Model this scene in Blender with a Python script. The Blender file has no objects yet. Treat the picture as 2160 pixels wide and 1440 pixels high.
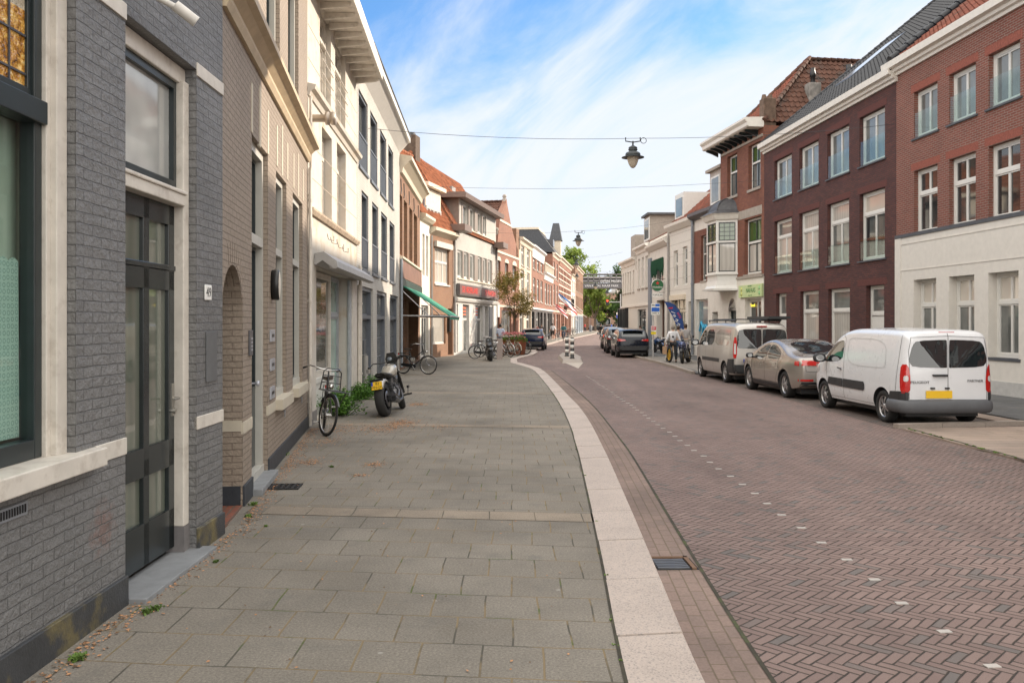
import bpy, bmesh, math, random
from mathutils import Vector, Matrix
from mathutils.bvhtree import BVHTree
from mathutils.kdtree import KDTree
random.seed(7)
R = math.radians
SC = bpy.context.scene
COL = SC.collection
# ------------------------------------------------------------------ camera
F, HZ, HC = 1780.0, 679.0, 1.95          # focal length in photo pixels, horizon row, eye height
cam_d = bpy.data.cameras.new('camera'); cam = bpy.data.objects.new('camera', cam_d); COL.objects.link(cam)
cam.location = (0, 0, HC); cam.rotation_euler = (R(90), 0, 0)
cam_d.sensor_width = 36; cam_d.lens = F/2160*36; cam_d.shift_y = (HZ-720)/2160
cam_d.clip_start = 0.05; cam_d.clip_end = 3000
SC.camera = cam
# ------------------------------------------------------------------ light
SKX, SKZ = 2.0, 0.0
SUN_EL, SUN_AZ = R(26.5), R(62)            # azimuth measured from +Y towards +X
w = bpy.data.worlds.new('World'); SC.world = w; w.use_nodes = True
nt = w.node_tree; nt.nodes.clear()
def N(t, typ, **kw):
    n = t.nodes.new(typ)
    for k, v in kw.items(): setattr(n, k, v)
    return n
sky = N(nt, 'ShaderNodeTexSky', sky_type='NISHITA', sun_disc=False, sun_elevation=SUN_EL, sun_rotation=SUN_AZ)
sky.air_density = 1.0; sky.dust_density = 0.6; sky.ozone_density = 2.2
def MATH(t, op, a=None, b=None, c=None, clamp=False):
    n = N(t, 'ShaderNodeMath', operation=op); n.use_clamp = clamp
    for i, v in enumerate((a, b, c)):
        if v is None: continue
        if isinstance(v, (int, float)): n.inputs[i].default_value = v
        else: t.links.new(v, n.inputs[i])
    return n.outputs[0]
tc = N(nt, 'ShaderNodeTexCoord'); sep = N(nt, 'ShaderNodeSeparateXYZ'); nt.links.new(tc.outputs['Generated'], sep.inputs[0])
X_, Y_, Z_ = sep.outputs
vr = N(nt, 'ShaderNodeVectorRotate', rotation_type='AXIS_ANGLE'); vr.inputs['Axis'].default_value = (0, 1, 0); vr.inputs['Angle'].default_value = R(33)
nt.links.new(tc.outputs['Generated'], vr.inputs['Vector'])
mp = N(nt, 'ShaderNodeMapping'); nt.links.new(vr.outputs[0], mp.inputs[0])
mp.inputs['Scale'].default_value = (1.7, 1.7, 4.4); mp.inputs['Location'].default_value = (SKX, 0.3, SKZ)
n1 = N(nt, 'ShaderNodeTexNoise'); n1.inputs['Scale'].default_value = 1.7; n1.inputs['Detail'].default_value = 14; n1.inputs['Roughness'].default_value = 0.58; n1.inputs['Distortion'].default_value = 0.55
nt.links.new(mp.outputs[0], n1.inputs['Vector'])
n2 = N(nt, 'ShaderNodeTexNoise'); n2.inputs['Scale'].default_value = 0.8; n2.inputs['Detail'].default_value = 2
nt.links.new(mp.outputs[0], n2.inputs['Vector'])
s1 = MATH(nt, 'MULTIPLY_ADD', n1.outputs['Fac'], 1.15, -0.20); s2 = MATH(nt, 'MULTIPLY_ADD', n2.outputs['Fac'], 0.45, s1)
# more cloud low in the sky and towards the sun side
low = MATH(nt, 'MULTIPLY_ADD', Z_, -1.25, 0.40); side = MATH(nt, 'MULTIPLY_ADD', MATH(nt, 'MAXIMUM', X_, -0.12), 0.30, low)
dens = MATH(nt, 'ADD', s2, side)
ramp = N(nt, 'ShaderNodeValToRGB'); ramp.color_ramp.elements[0].position = 0.42; ramp.color_ramp.elements[1].position = 0.87
ramp.color_ramp.interpolation = 'EASE'
nt.links.new(dens, ramp.inputs[0])
# unseen clouds overhead and behind camera, added thick and bright to lift shade
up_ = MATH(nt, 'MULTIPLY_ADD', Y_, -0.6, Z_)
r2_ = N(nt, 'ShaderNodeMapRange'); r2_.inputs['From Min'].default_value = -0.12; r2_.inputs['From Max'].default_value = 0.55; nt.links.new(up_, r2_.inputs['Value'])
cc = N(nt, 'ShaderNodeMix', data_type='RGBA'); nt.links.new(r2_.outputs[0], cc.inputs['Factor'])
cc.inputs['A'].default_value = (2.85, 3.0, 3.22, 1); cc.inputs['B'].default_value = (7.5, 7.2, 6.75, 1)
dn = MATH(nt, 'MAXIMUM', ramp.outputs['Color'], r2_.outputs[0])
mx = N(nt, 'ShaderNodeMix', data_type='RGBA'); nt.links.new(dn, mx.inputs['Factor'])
hs = N(nt, 'ShaderNodeHueSaturation'); hs.inputs['Saturation'].default_value = 1.0; hs.inputs['Value'].default_value = 0.80
nt.links.new(sky.outputs[0], hs.inputs['Color'])
tint = N(nt, 'ShaderNodeMix', data_type='RGBA', blend_type='MULTIPLY'); tint.inputs['Factor'].default_value = 1; nt.links.new(hs.outputs[0], tint.inputs['A']); tint.inputs['B'].default_value = (0.46, 0.68, 0.86, 1)
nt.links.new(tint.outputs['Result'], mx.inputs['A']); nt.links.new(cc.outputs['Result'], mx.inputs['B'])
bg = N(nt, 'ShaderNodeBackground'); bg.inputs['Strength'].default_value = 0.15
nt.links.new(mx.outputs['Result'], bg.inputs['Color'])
wo = N(nt, 'ShaderNodeOutputWorld'); nt.links.new(bg.outputs[0], wo.inputs[0])
sun_d = bpy.data.lights.new('sun', 'SUN'); sun = bpy.data.objects.new('sun', sun_d); COL.objects.link(sun)
sun_d.energy = 3.1; sun_d.angle = R(0.5); sun_d.color = (1.0, 0.86, 0.70)
sdir = Vector((math.sin(SUN_AZ)*math.cos(SUN_EL), math.cos(SUN_AZ)*math.cos(SUN_EL), math.sin(SUN_EL)))
sun.rotation_euler = sdir.to_track_quat('Z', 'Y').to_euler(); sun.location = (60, 40, 60)
SC.view_settings.view_transform = 'Standard'; SC.view_settings.look = 'None'
SC.view_settings.exposure = 1.12; SC.view_settings.gamma = 1
try: SC.view_settings.use_curve_mapping = False
except Exception: pass
SC.cycles.max_bounces = 6; SC.cycles.diffuse_bounces = 3; SC.cycles.glossy_bounces = 4; SC.cycles.transparent_max_bounces = 8
SC.cycles.transmission_bounces = 4; SC.cycles.caustics_reflective = False; SC.cycles.caustics_refractive = False

# ------------------------------------------------------------------ surveying the photograph: pixel -> place on the ground
PZ = 0.06                                 # pavement height above the road
def gp(px, py, z=PZ):
    t = F*(HC-z)/(py-HZ)
    return Vector(((px-1080)/F*t, t, z))
def at(px, py, Y):
    return Vector(((px-1080)/F*Y, Y, HC+(HZ-py)/F*Y))

# ------------------------------------------------------------------ materials
def newmat(name):
    m = bpy.data.materials.new(name); m.use_nodes = True
    t = m.node_tree; b = t.nodes['Principled BSDF']
    return m, t, b
def rgba(c): return (c[0], c[1], c[2], 1)
def setb(b, rough=None, metal=None, spec=None, coat=None, ior=None, trans=None):
    if rough is not None: b.inputs['Roughness'].default_value = rough
    if metal is not None: b.inputs['Metallic'].default_value = metal
    if spec is not None: b.inputs['Specular IOR Level'].default_value = spec
    if coat is not None: b.inputs['Coat Weight'].default_value = coat; b.inputs['Coat Roughness'].default_value = 0.03
    if ior is not None: b.inputs['IOR'].default_value = ior
    if trans is not None: b.inputs['Transmission Weight'].default_value = trans
def noise(t, vec, scale, detail=4, rough=0.55, dist=0):
    n = N(t, 'ShaderNodeTexNoise'); n.inputs['Scale'].default_value = scale; n.inputs['Detail'].default_value = detail
    n.inputs['Roughness'].default_value = rough; n.inputs['Distortion'].default_value = dist
    if vec is not None: t.links.new(vec, n.inputs['Vector'])
    return n.outputs['Fac']
def mixc(t, fac, a, b, mode='MIX'):
    n = N(t, 'ShaderNodeMix', data_type='RGBA', blend_type=mode)
    for s, v in (('Factor', fac), ('A', a), ('B', b)):
        if isinstance(v, (int, float)): n.inputs[s].default_value = v
        elif isinstance(v, tuple): n.inputs[s].default_value = rgba(v)
        else: t.links.new(v, n.inputs[s])
    return n.outputs['Result']
def ramp_(t, fac, stops):
    r = N(t, 'ShaderNodeValToRGB'); e = r.color_ramp.elements
    while len(e) < len(stops): e.new(0.5)
    for i, (p, c) in enumerate(stops):
        e[i].position = p; e[i].color = rgba(c) if isinstance(c, tuple) else (c, c, c, 1)
    t.links.new(fac, r.inputs[0]); return r.outputs['Color']
def bump(t, b, h, strength, dist=0.02):
    n = N(t, 'ShaderNodeBump'); n.inputs['Strength'].default_value = strength; n.inputs['Distance'].default_value = dist
    t.links.new(h, n.inputs['Height']); t.links.new(n.outputs[0], b.inputs['Normal'])
    return n
def coords(t, kind='UV'):
    return N(t, 'ShaderNodeTexCoord').outputs[kind]
MATS = {}
def mat(name, c, rough=0.6, metal=0, var=0.12, scale=6, bmp=0.0, bscale=60, spec=None, coat=None, ior=None, c2=None, c2scale=1.5, c2amt=0.5, kind='Object'):
    if name in MATS: return MATS[name]
    m, t, b = newmat(name); setb(b, rough, metal, spec, coat, ior)
    v = coords(t, kind)
    f = noise(t, v, scale, 6)
    lo = tuple(max(0, x*(1-var)) for x in c); hi = tuple(min(1, x*(1+var)) for x in c)
    col = mixc(t, ramp_(t, f, [(0.3, 0.0), (0.7, 1.0)]), lo, hi)
    if c2 is not None:
        g = noise(t, v, c2scale, 8, 0.65)
        col = mixc(t, ramp_(t, g, [(0.5-0.12*0+0.02, 0.0), (0.66, c2amt)]), col, c2)
    t.links.new(col, b.inputs['Base Color'])
    rr = MATH(t, 'MULTIPLY_ADD', noise(t, v, scale*3, 3), 0.2*rough, rough*0.9); t.links.new(rr, b.inputs['Roughness'])
    if bmp: bump(t, b, noise(t, v, bscale, 5), bmp, 0.01)
    MATS[name] = m; return m
def emit(name, c, s):
    if name in MATS: return MATS[name]
    m, t, b = newmat(name); b.inputs['Base Color'].default_value = rgba(c)
    b.inputs['Emission Color'].default_value = rgba(c); b.inputs['Emission Strength'].default_value = s
    MATS[name] = m; return m
def brick(name, c1, c2, mortar, bw=0.215, rh=0.0625, ms=0.010, bmp=0.6, wob=0.0, rough=0.85, spot=None, grime=0.25, dist=0.012, vari=0.0, smooth=0.1, patch=None):
    if name in MATS: return MATS[name]
    m, t, b = newmat(name); setb(b, rough)
    v = coords(t)
    if wob:
        nn = N(t, 'ShaderNodeTexNoise'); nn.inputs['Scale'].default_value = 9; nn.inputs['Detail'].default_value = 3; t.links.new(v, nn.inputs['Vector'])
        va = N(t, 'ShaderNodeVectorMath', operation='SUBTRACT'); t.links.new(nn.outputs['Color'], va.inputs[0]); va.inputs[1].default_value = (0.5, 0.5, 0.5)
        vs = N(t, 'ShaderNodeVectorMath', operation='SCALE'); vs.inputs['Scale'].default_value = wob; t.links.new(va.outputs[0], vs.inputs[0])
        vv = N(t, 'ShaderNodeVectorMath', operation='ADD'); t.links.new(v, vv.inputs[0]); t.links.new(vs.outputs[0], vv.inputs[1]); v2 = vv.outputs[0]
    else: v2 = v
    br = N(t, 'ShaderNodeTexBrick'); br.inputs['Scale'].default_value = 1; br.inputs['Brick Width'].default_value = bw; br.inputs['Row Height'].default_value = rh
    br.inputs['Mortar Size'].default_value = ms; br.inputs['Mortar Smooth'].default_value = smooth; br.inputs['Bias'].default_value = 0
    br.inputs['Color1'].default_value = rgba(c1); br.inputs['Color2'].default_value = rgba(c2); br.inputs['Mortar'].default_value = rgba(mortar)
    t.links.new(v2, br.inputs['Vector'])
    fac = br.outputs['Fac']                     # 1 in the mortar
    col = br.outputs['Color']
    g = ramp_(t, noise(t, v, 0.7, 6, 0.6), [(0.35, 1-grime), (0.65, 1.0)])
    col = mixc(t, 1.0, col, g, 'MULTIPLY')
    f2 = ramp_(t, noise(t, v, 45, 3), [(0.3, 0.85), (0.7, 1.08)])
    col = mixc(t, 1.0, col, f2, 'MULTIPLY')
    if spot is not None:
        col = mixc(t, ramp_(t, noise(t, v, 1.6, 9, 0.75), [(0.60, 0.0), (0.70, spot[1])]), col, spot[0])
    if patch is not None:                       # paint worn off around one spot (u, z, radius, colour)
        d = N(t, 'ShaderNodeVectorMath', operation='DISTANCE'); t.links.new(v2, d.inputs[0]); d.inputs[1].default_value = (patch[0], patch[1], 0)
        k = MATH(t, 'SUBTRACT', 1.0, MATH(t, 'DIVIDE', d.outputs['Value'], patch[2]), clamp=True)
        k = MATH(t, 'MULTIPLY', k, MATH(t, 'MULTIPLY', noise(t, v, 14, 6, .7), 2.0)); k = ramp_(t, k, [(0.55, 0.0), (0.9, 0.45)])
        k = mixc(t, fac, k, (0, 0, 0)); col = mixc(t, k, col, patch[3])
    t.links.new(col, b.inputs['Base Color'])
    h = MATH(t, 'SUBTRACT', 1.0, fac)
    rr = noise(t, v, 26, 6, 0.65); h2 = MATH(t, 'MULTIPLY_ADD', rr, 0.55 if wob else 0.25, h)
    if wob:
        h2 = MATH(t, 'MULTIPLY_ADD', noise(t, v, 11, 4, 0.7), 1.25, MATH(t, 'MULTIPLY', h2, 0.8))
    bump(t, b, h2, bmp, dist)
    MATS[name] = m; return m

# ------------------------------------------------------------------ mesh builder
class MB:
    def __init__(s): s.v = []; s.f = []; s.mi = []; s.sm = []
    def add(s, vs, fs, mi=0, smooth=False):
        o = len(s.v); s.v += [tuple(v) for v in vs]
        for f in fs: s.f.append([o+i for i in f]); s.mi.append(mi); s.sm.append(smooth)
        return s
    def quad(s, a, b, c, d, mi=0): return s.add([a, b, c, d], [(0, 1, 2, 3)], mi)
    def box(s, x0, x1, y0, y1, z0, z1, mi=0, M=None):
        vs = [(x0,y0,z0),(x1,y0,z0),(x1,y1,z0),(x0,y1,z0),(x0,y0,z1),(x1,y0,z1),(x1,y1,z1),(x0,y1,z1)]
        if M is not None: vs = [M @ Vector(v) for v in vs]
        return s.add(vs, [(0,3,2,1),(4,5,6,7),(0,1,5,4),(1,2,6,5),(2,3,7,6),(3,0,4,7)], mi)
    def prism(s, pts, axis, a, b, mi=0, smooth=False):
        """extrude a 2-D outline along x, y or z from a to b"""
        n = len(pts)
        def P(p, t): return {'x': (t, p[0], p[1]), 'y': (p[0], t, p[1]), 'z': (p[0], p[1], t)}[axis]
        vs = [P(p, a) for p in pts] + [P(p, b) for p in pts]
        s.add(vs, [list(range(n))[::-1], list(range(n, 2*n))], mi)
        s.add(vs, [(i, (i+1) % n, n+(i+1) % n, n+i) for i in range(n)], mi, smooth); return s
    def tube(s, pts, r, seg=8, mi=0, cap=True, closed=False):
        pts = [Vector(p) for p in pts]; n = len(pts)
        rs = r if isinstance(r, (list, tuple)) else [r]*n
        rings = []; prev = None
        for i, p in enumerate(pts):
            if closed: d = pts[(i+1) % n]-pts[i-1]
            else: d = (pts[min(i+1, n-1)]-pts[max(i-1, 0)])
            if d.length < 1e-9: d = Vector((0, 0, 1))
            d.normalize()
            if prev is None:
                u = d.cross(Vector((0, 0, 1))); u = d.cross(Vector((1, 0, 0))) if u.length < 1e-3 else u
            else: u = prev - d*prev.dot(d)
            u.normalize(); prev = u; w_ = d.cross(u)
            rings.append([p+(u*math.cos(2*math.pi*k/seg)+w_*math.sin(2*math.pi*k/seg))*rs[i] for k in range(seg)])
        vs = [q for rg in rings for q in rg]; fs = []
        m = n if closed else n-1
        for i in range(m):
            a, b = i*seg, ((i+1) % n)*seg
            for k in range(seg): fs.append((a+k, a+(k+1) % seg, b+(k+1) % seg, b+k))
        s.add(vs, fs, mi, True)
        if cap and not closed:
            s.add(rings[0], [list(range(seg))[::-1]], mi); s.add(rings[-1], [list(range(seg))], mi)
        return s
    def lathe(s, prof, seg=24, mi=0, M=None, smooth=True):
        """profile [(r,z)] turned about z"""
        vs = []
        for r, z in prof:
            for k in range(seg):
                a = 2*math.pi*k/seg; v = Vector((r*math.cos(a), r*math.sin(a), z)); vs.append(M @ v if M is not None else v)
        fs = []
        for i in range(len(prof)-1):
            for k in range(seg): fs.append((i*seg+k, i*seg+(k+1) % seg, (i+1)*seg+(k+1) % seg, (i+1)*seg+k))
        return s.add(vs, fs, mi, smooth)
    def build(s, name, mats, parent=None, uv=True):
        me = bpy.data.meshes.new(name); me.from_pydata(s.v, [], s.f)
        if not isinstance(mats, (list, tuple)): mats = [mats]
        for m in mats: me.materials.append(m)
        if len(mats) > 1: me.polygons.foreach_set('material_index', s.mi)
        me.polygons.foreach_set('use_smooth', s.sm)
        me.update()
        if uv:
            l = me.uv_layers.new(name='UVMap'); data = [0.0]*(2*len(me.loops)); vs = s.v
            for p in me.polygons:
                n = p.normal; ax, ay, az = abs(n.x), abs(n.y), abs(n.z)
                for li in p.loop_indices:
                    x, y, z = vs[me.loops[li].vertex_index]
                    if az > ax and az > ay: u_, v_ = x, y
                    elif ay >= ax: u_, v_ = x, z
                    else: u_, v_ = y, z
                    data[2*li] = u_; data[2*li+1] = v_
            l.data.foreach_set('uv', data)
        o = bpy.data.objects.new(name, me); COL.objects.link(o)
        if parent is not None: o.parent = parent
        return o
def tag(o, label=None, cat=None, group=None, kind=None):
    if label: o['label'] = label
    if cat: o['category'] = cat
    if group: o['group'] = group
    if kind: o['kind'] = kind
    return o
def empty(name, loc, rz=0, label=None, cat=None, group=None):
    o = bpy.data.objects.new(name, None); COL.objects.link(o); o.location = loc; o.rotation_euler = (0, 0, rz)
    o.empty_display_size = 0.3
    return tag(o, label, cat, group)
def copy_tree(o, parent=None):
    c = o.copy(); COL.objects.link(c)
    if parent is not None: c.parent = parent
    for ch in list(o.children): copy_tree(ch, c)
    return c
def bevel(o, w=0.01, seg=2, ang=40):
    m = o.modifiers.new('bevel', 'BEVEL'); m.width = w; m.segments = seg; m.limit_method = 'ANGLE'; m.angle_limit = R(ang)
    return o
def text_mesh(name, txt, size, mat_, parent, M, depth=0.003, align='CENTER', squeeze=1.0):
    """lettering as a thin solid; text lies in local xy, M places it"""
    cu = bpy.data.curves.new(name, 'FONT'); cu.body = txt; cu.size = size; cu.extrude = depth; cu.align_x = align; cu.align_y = 'CENTER'; cu.resolution_u = 2
    tmp = bpy.data.objects.new('tmp', cu); COL.objects.link(tmp)
    dg = bpy.context.evaluated_depsgraph_get(); me = bpy.data.meshes.new_from_object(tmp.evaluated_get(dg))
    bpy.data.objects.remove(tmp); bpy.data.curves.remove(cu)
    me.transform(Matrix.Diagonal((squeeze, 1, 1, 1))); me.transform(M); me.materials.clear(); me.materials.append(mat_)
    o = bpy.data.objects.new(name, me); COL.objects.link(o)
    if parent is not None: o.parent = parent
    return o
# ------------------------------------------------------------------ ground materials
def herringbone(name, c1, c2, c3, joint, cell=0.0667, n=3, stain=0.25, rot=45):
    m, t, b = newmat(name); setb(b, 0.78, spec=0.35)
    v = coords(t)
    jn = N(t, 'ShaderNodeTexNoise'); jn.inputs['Scale'].default_value = 1.3; jn.inputs['Detail'].default_value = 3; t.links.new(v, jn.inputs['Vector'])
    va = N(t, 'ShaderNodeVectorMath', operation='SUBTRACT'); t.links.new(jn.outputs['Color'], va.inputs[0]); va.inputs[1].default_value = (.5, .5, .5)
    vs = N(t, 'ShaderNodeVectorMath', operation='SCALE'); vs.inputs['Scale'].default_value = 0.07; t.links.new(va.outputs[0], vs.inputs[0])
    vv = N(t, 'ShaderNodeVectorMath', operation='ADD'); t.links.new(v, vv.inputs[0]); t.links.new(vs.outputs[0], vv.inputs[1])
    mp = N(t, 'ShaderNodeMapping'); mp.inputs['Rotation'].default_value = (0, 0, R(rot)); mp.inputs['Scale'].default_value = (1/cell,)*3
    t.links.new(vv.outputs[0], mp.inputs[0]); sp = N(t, 'ShaderNodeSeparateXYZ'); t.links.new(mp.outputs[0], sp.inputs[0]); x, y, _ = sp.outputs
    M = lambda op, a=None, b_=None, c=None: MATH(t, op, a, b_, c)
    i = M('FLOOR', x); j = M('FLOOR', y); fx = M('FRACT', x); fy = M('FRACT', y)
    k = M('FLOORED_MODULO', M('ADD', M('SUBTRACT', i, j), 0.01), 2*n); k = M('FLOOR', k)
    H = M('LESS_THAN', k, n-0.5)
    mm = M('SUBTRACT', 2*n-1, k)
    sel = lambda a, b_: M('ADD', M('MULTIPLY', H, a), M('MULTIPLY', M('SUBTRACT', 1.0, H), b_))
    a = sel(M('ADD', k, fx), M('ADD', mm, fy)); bb = sel(fy, fx)
    idx = sel(M('SUBTRACT', i, k), M('ADD', i, 517.0)); idy = sel(j, M('SUBTRACT', j, mm))
    e = M('MINIMUM', M('MINIMUM', a, M('SUBTRACT', n, a)), M('MINIMUM', bb, M('SUBTRACT', 1.0, bb)))
    cb = N(t, 'ShaderNodeCombineXYZ'); t.links.new(idx, cb.inputs[0]); t.links.new(idy, cb.inputs[1])
    wn = N(t, 'ShaderNodeTexWhiteNoise', noise_dimensions='2D'); t.links.new(cb.outputs[0], wn.inputs['Vector'])
    col = ramp_(t, wn.outputs['Value'], [(0.0, c1), (0.45, c2), (0.84, c1), (0.97, c3)])
    grit = ramp_(t, noise(t, v, 160, 3, .7), [(0.3, 0.84), (0.7, 1.14)]); col = mixc(t, 1.0, col, grit, 'MULTIPLY')
    sm_ = N(t, 'ShaderNodeMapping'); sm_.inputs['Scale'].default_value = (1.3, .16, 1); t.links.new(v, sm_.inputs[0]); trk = ramp_(t, noise(t, sm_.outputs[0], .8, 5, .6), [(0.35, .86), (0.62, 1.07)]); col = mixc(t, 1.0, col, trk, 'MULTIPLY')
    big = ramp_(t, noise(t, v, 0.33, 7, .62), [(0.3, 1-stain), (0.68, 1.06)]); col = mixc(t, 1.0, col, big, 'MULTIPLY')
    jw = M('MULTIPLY_ADD', noise(t, v, 5.5, 3), 0.13, -0.01)
    mort = ramp_(t, M('SUBTRACT', e, jw), [(0.0, 1.0), (0.055, 0.0)])
    col = mixc(t, mort, col, joint)
    t.links.new(col, b.inputs['Base Color'])
    h = ramp_(t, e, [(0.0, 0.0), (0.14, 1.0)])
    h = M('MULTIPLY_ADD', noise(t, v, 90, 4), 0.25, h)
    sepc = N(t, 'ShaderNodeSeparateXYZ'); t.links.new(wn.outputs['Color'], sepc.inputs[0])
    tilt = M('MULTIPLY', M('SUBTRACT', sepc.outputs[1], 0.5), M('SUBTRACT', a, n/2)); h = M('MULTIPLY_ADD', tilt, 0.30, h)
    bump(t, b, h, 0.75, 0.010)
    MATS[name] = m; return m
ROADM = herringbone('road_clinker', (.248, .178, .158), (.205, .145, .130), (.155, .136, .128), (.050, .040, .033))
BAYM = herringbone('bay_clinker', (.20, .155, .135), (.16, .125, .11), (.12, .115, .11), (.035, .030, .025), rot=45, stain=.45)

def slabs(name, c1, c2, joint, bw, rh, ms, skew=0.1, off=0.5, speck=0.5, moss=True, offx=0.0):
    m, t, b = newmat(name); setb(b, 0.86)
    v = coords(t); sp = N(t, 'ShaderNodeSeparateXYZ'); t.links.new(v, sp.inputs[0])
    yy = MATH(t, 'MULTIPLY_ADD', sp.outputs[0], skew, sp.outputs[1])
    yy = MATH(t, 'ADD', yy, MATH(t, 'MULTIPLY', MATH(t, 'SUBTRACT', noise(t, v, 0.8, 2), 0.5), 0.05))
    xx = MATH(t, 'ADD', MATH(t, 'ADD', sp.outputs[0], offx), MATH(t, 'MULTIPLY', MATH(t, 'SUBTRACT', noise(t, v, 1.1, 2), 0.5), 0.05))
    cb = N(t, 'ShaderNodeCombineXYZ'); t.links.new(xx, cb.inputs[0]); t.links.new(yy, cb.inputs[1])
    br = N(t, 'ShaderNodeTexBrick'); br.offset = off; br.inputs['Scale'].default_value = 1; br.inputs['Brick Width'].default_value = bw; br.inputs['Row Height'].default_value = rh
    br.inputs['Mortar Size'].default_value = ms; br.inputs['Mortar Smooth'].default_value = 0.2; br.inputs['Bias'].default_value = 0
    br.inputs['Color1'].default_value = rgba(c1); br.inputs['Color2'].default_value = rgba(c2); br.inputs['Mortar'].default_value = rgba(joint)
    t.links.new(cb.outputs[0], br.inputs['Vector'])
    f = br.outputs['Fac']; col = br.outputs['Color']
    grit = ramp_(t, noise(t, v, 62, 6, .85), [(0.32, 1-speck*.8), (0.5, 1.0), (0.68, 1+speck)])
    body = mixc(t, 1.0, col, grit, 'MULTIPLY')
    vo = N(t, 'ShaderNodeTexVoronoi'); vo.inputs['Scale'].default_value = 95; t.links.new(v, vo.inputs['Vector'])
    body = mixc(t, ramp_(t, vo.outputs['Distance'], [(0.10, 0.35), (0.2, 0.0)]), body, (.33, .30, .26))
    gum = N(t, 'ShaderNodeTexVoronoi'); gum.inputs['Scale'].default_value = 2.6; t.links.new(v, gum.inputs['Vector'])
    body = mixc(t, ramp_(t, gum.outputs['Distance'], [(0.035, 0.55), (0.05, 0.0)]), body, (.40, .39, .36))
    big = ramp_(t, noise(t, v, 0.55, 7, .65), [(0.30, 0.64), (0.5, .95), (0.68, 1.14)]); body = mixc(t, 1.0, body, big, 'MULTIPLY')
    body = mixc(t, ramp_(t, noise(t, v, 0.9, 6, .6), [(0.52, 0.0), (0.75, 0.25)]), body, (.16, .13, .09))
    body = mixc(t, ramp_(t, noise(t, v, 2.3, 8, .7), [(0.56, 0.0), (0.72, 0.5)]), body, (.10, .098, .092))
    # sandy and mossy joints, broken up along their length
    jcol = mixc(t, ramp_(t, noise(t, v, 1.7, 4), [(0.42, 0.0), (0.52, 1.0)]), (.075, .07, .055), joint)
    if moss: jcol = mixc(t, ramp_(t, noise(t, v, 2.3, 5), [(0.58, 0.0), (0.64, 0.9)]), jcol, (.07, .10, .02))
    col = mixc(t, f, body, jcol)
    t.links.new(col, b.inputs['Base Color'])
    h = MATH(t, 'MULTIPLY_ADD', noise(t, v, 150, 4, .7), 0.35, MATH(t, 'SUBTRACT', 1.0, f))
    bump(t, b, h, 0.6, 0.008)
    MATS[name] = m; return m
PAVEM = slabs('pavement_slabs', (.204, .184, .155), (.184, .165, .138), (.20, .15, .085), .352, .448, .0065, skew=.10, speck=.62)
BANDM = slabs('pavement_band', (.27, .225, .175), (.25, .21, .165), (.16, .13, .09), .45, .40, .006, skew=.10, moss=False)
DARKPAVE = slabs('dark_paving', (.115, .115, .115), (.09, .092, .095), (.05, .05, .045), .5, .25, .006, skew=0.05, speck=.3)
APRONM = slabs('apron_concrete', (.34, .265, .215), (.30, .24, .20), (.10, .085, .07), 1.8, .30, .006, skew=0.06, off=.37, speck=.35)
def granite(name, c, c2, c3):
    m, t, b = newmat(name); setb(b, 0.7)
    v = coords(t, 'Object'); vo = N(t, 'ShaderNodeTexVoronoi'); vo.inputs['Scale'].default_value = 110; t.links.new(v, vo.inputs['Vector'])
    col = ramp_(t, vo.outputs['Color'], [(0.15, c3), (0.4, c), (0.8, c2)])
    big = ramp_(t, noise(t, v, 1.4, 5), [(0.3, 0.88), (0.7, 1.06)]); col = mixc(t, 1.0, col, big, 'MULTIPLY')
    col = mixc(t, ramp_(t, noise(t, v, 6, 8, .7), [(0.60, 0.0), (0.72, 0.35)]), col, (.20, .16, .12))
    t.links.new(col, b.inputs['Base Color']); bump(t, b, noise(t, v, 220, 3), 0.25, 0.004); MATS[name] = m; return m
GRAN = granite('pink_granite', (.49, .41, .355), (.42, .355, .315), (.29, .26, .24))
KERBM = granite('kerb_concrete', (.34, .29, .25), (.30, .26, .22), (.22, .19, .17))
GUTM = brick('gutter_clinker', (.265, .19, .158), (.225, .165, .14), (.16, .12, .085), bw=.2, rh=.098, ms=.006, bmp=.5, grime=.35, wob=.006)
EARTH = mat('earth', (.12, .11, .10), .9, kind='Object')

# ------------------------------------------------------------------ ground
def sheet(name, pts, z, m, kind='structure', thick=0.0, label=None):
    """a horizontal polygon, optionally with sides going down"""
    bm = bmesh.new(); vs = [bm.verts.new((p[0], p[1], z)) for p in pts]; f = bm.faces.new(vs)
    if f.normal.z < 0: f.normal_flip()
    bm.normal_update()
    if f.normal.z < 0: bmesh.ops.reverse_faces(bm, faces=[f])
    uv = bm.loops.layers.uv.new('UVMap')
    for l in f.loops: l[uv].uv = l.vert.co.xy
    bmesh.ops.triangulate(bm, faces=[f])
    if thick:
        n = len(vs); lo = [bm.verts.new((p[0], p[1], z-thick)) for p in pts]
        for i in range(n):
            q = bm.faces.new((vs[i], lo[i], lo[(i+1) % n], vs[(i+1) % n]))
            for l in q.loops: l[uv].uv = (l.vert.co.x+l.vert.co.y, l.vert.co.z)
    me = bpy.data.meshes.new(name); bm.to_mesh(me); bm.free(); me.materials.append(m)
    o = bpy.data.objects.new(name, me); COL.objects.link(o)
    if kind: o['kind'] = kind
    if label: o['label'] = label
    return o
sheet('ground', [(-900, -200), (900, -200), (900, 1500), (-900, 1500)], -0.25, EARTH)
sheet('road', [(-70, -12), (110, -12), (110, 235), (-70, 235)], 0.0, ROADM)
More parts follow.
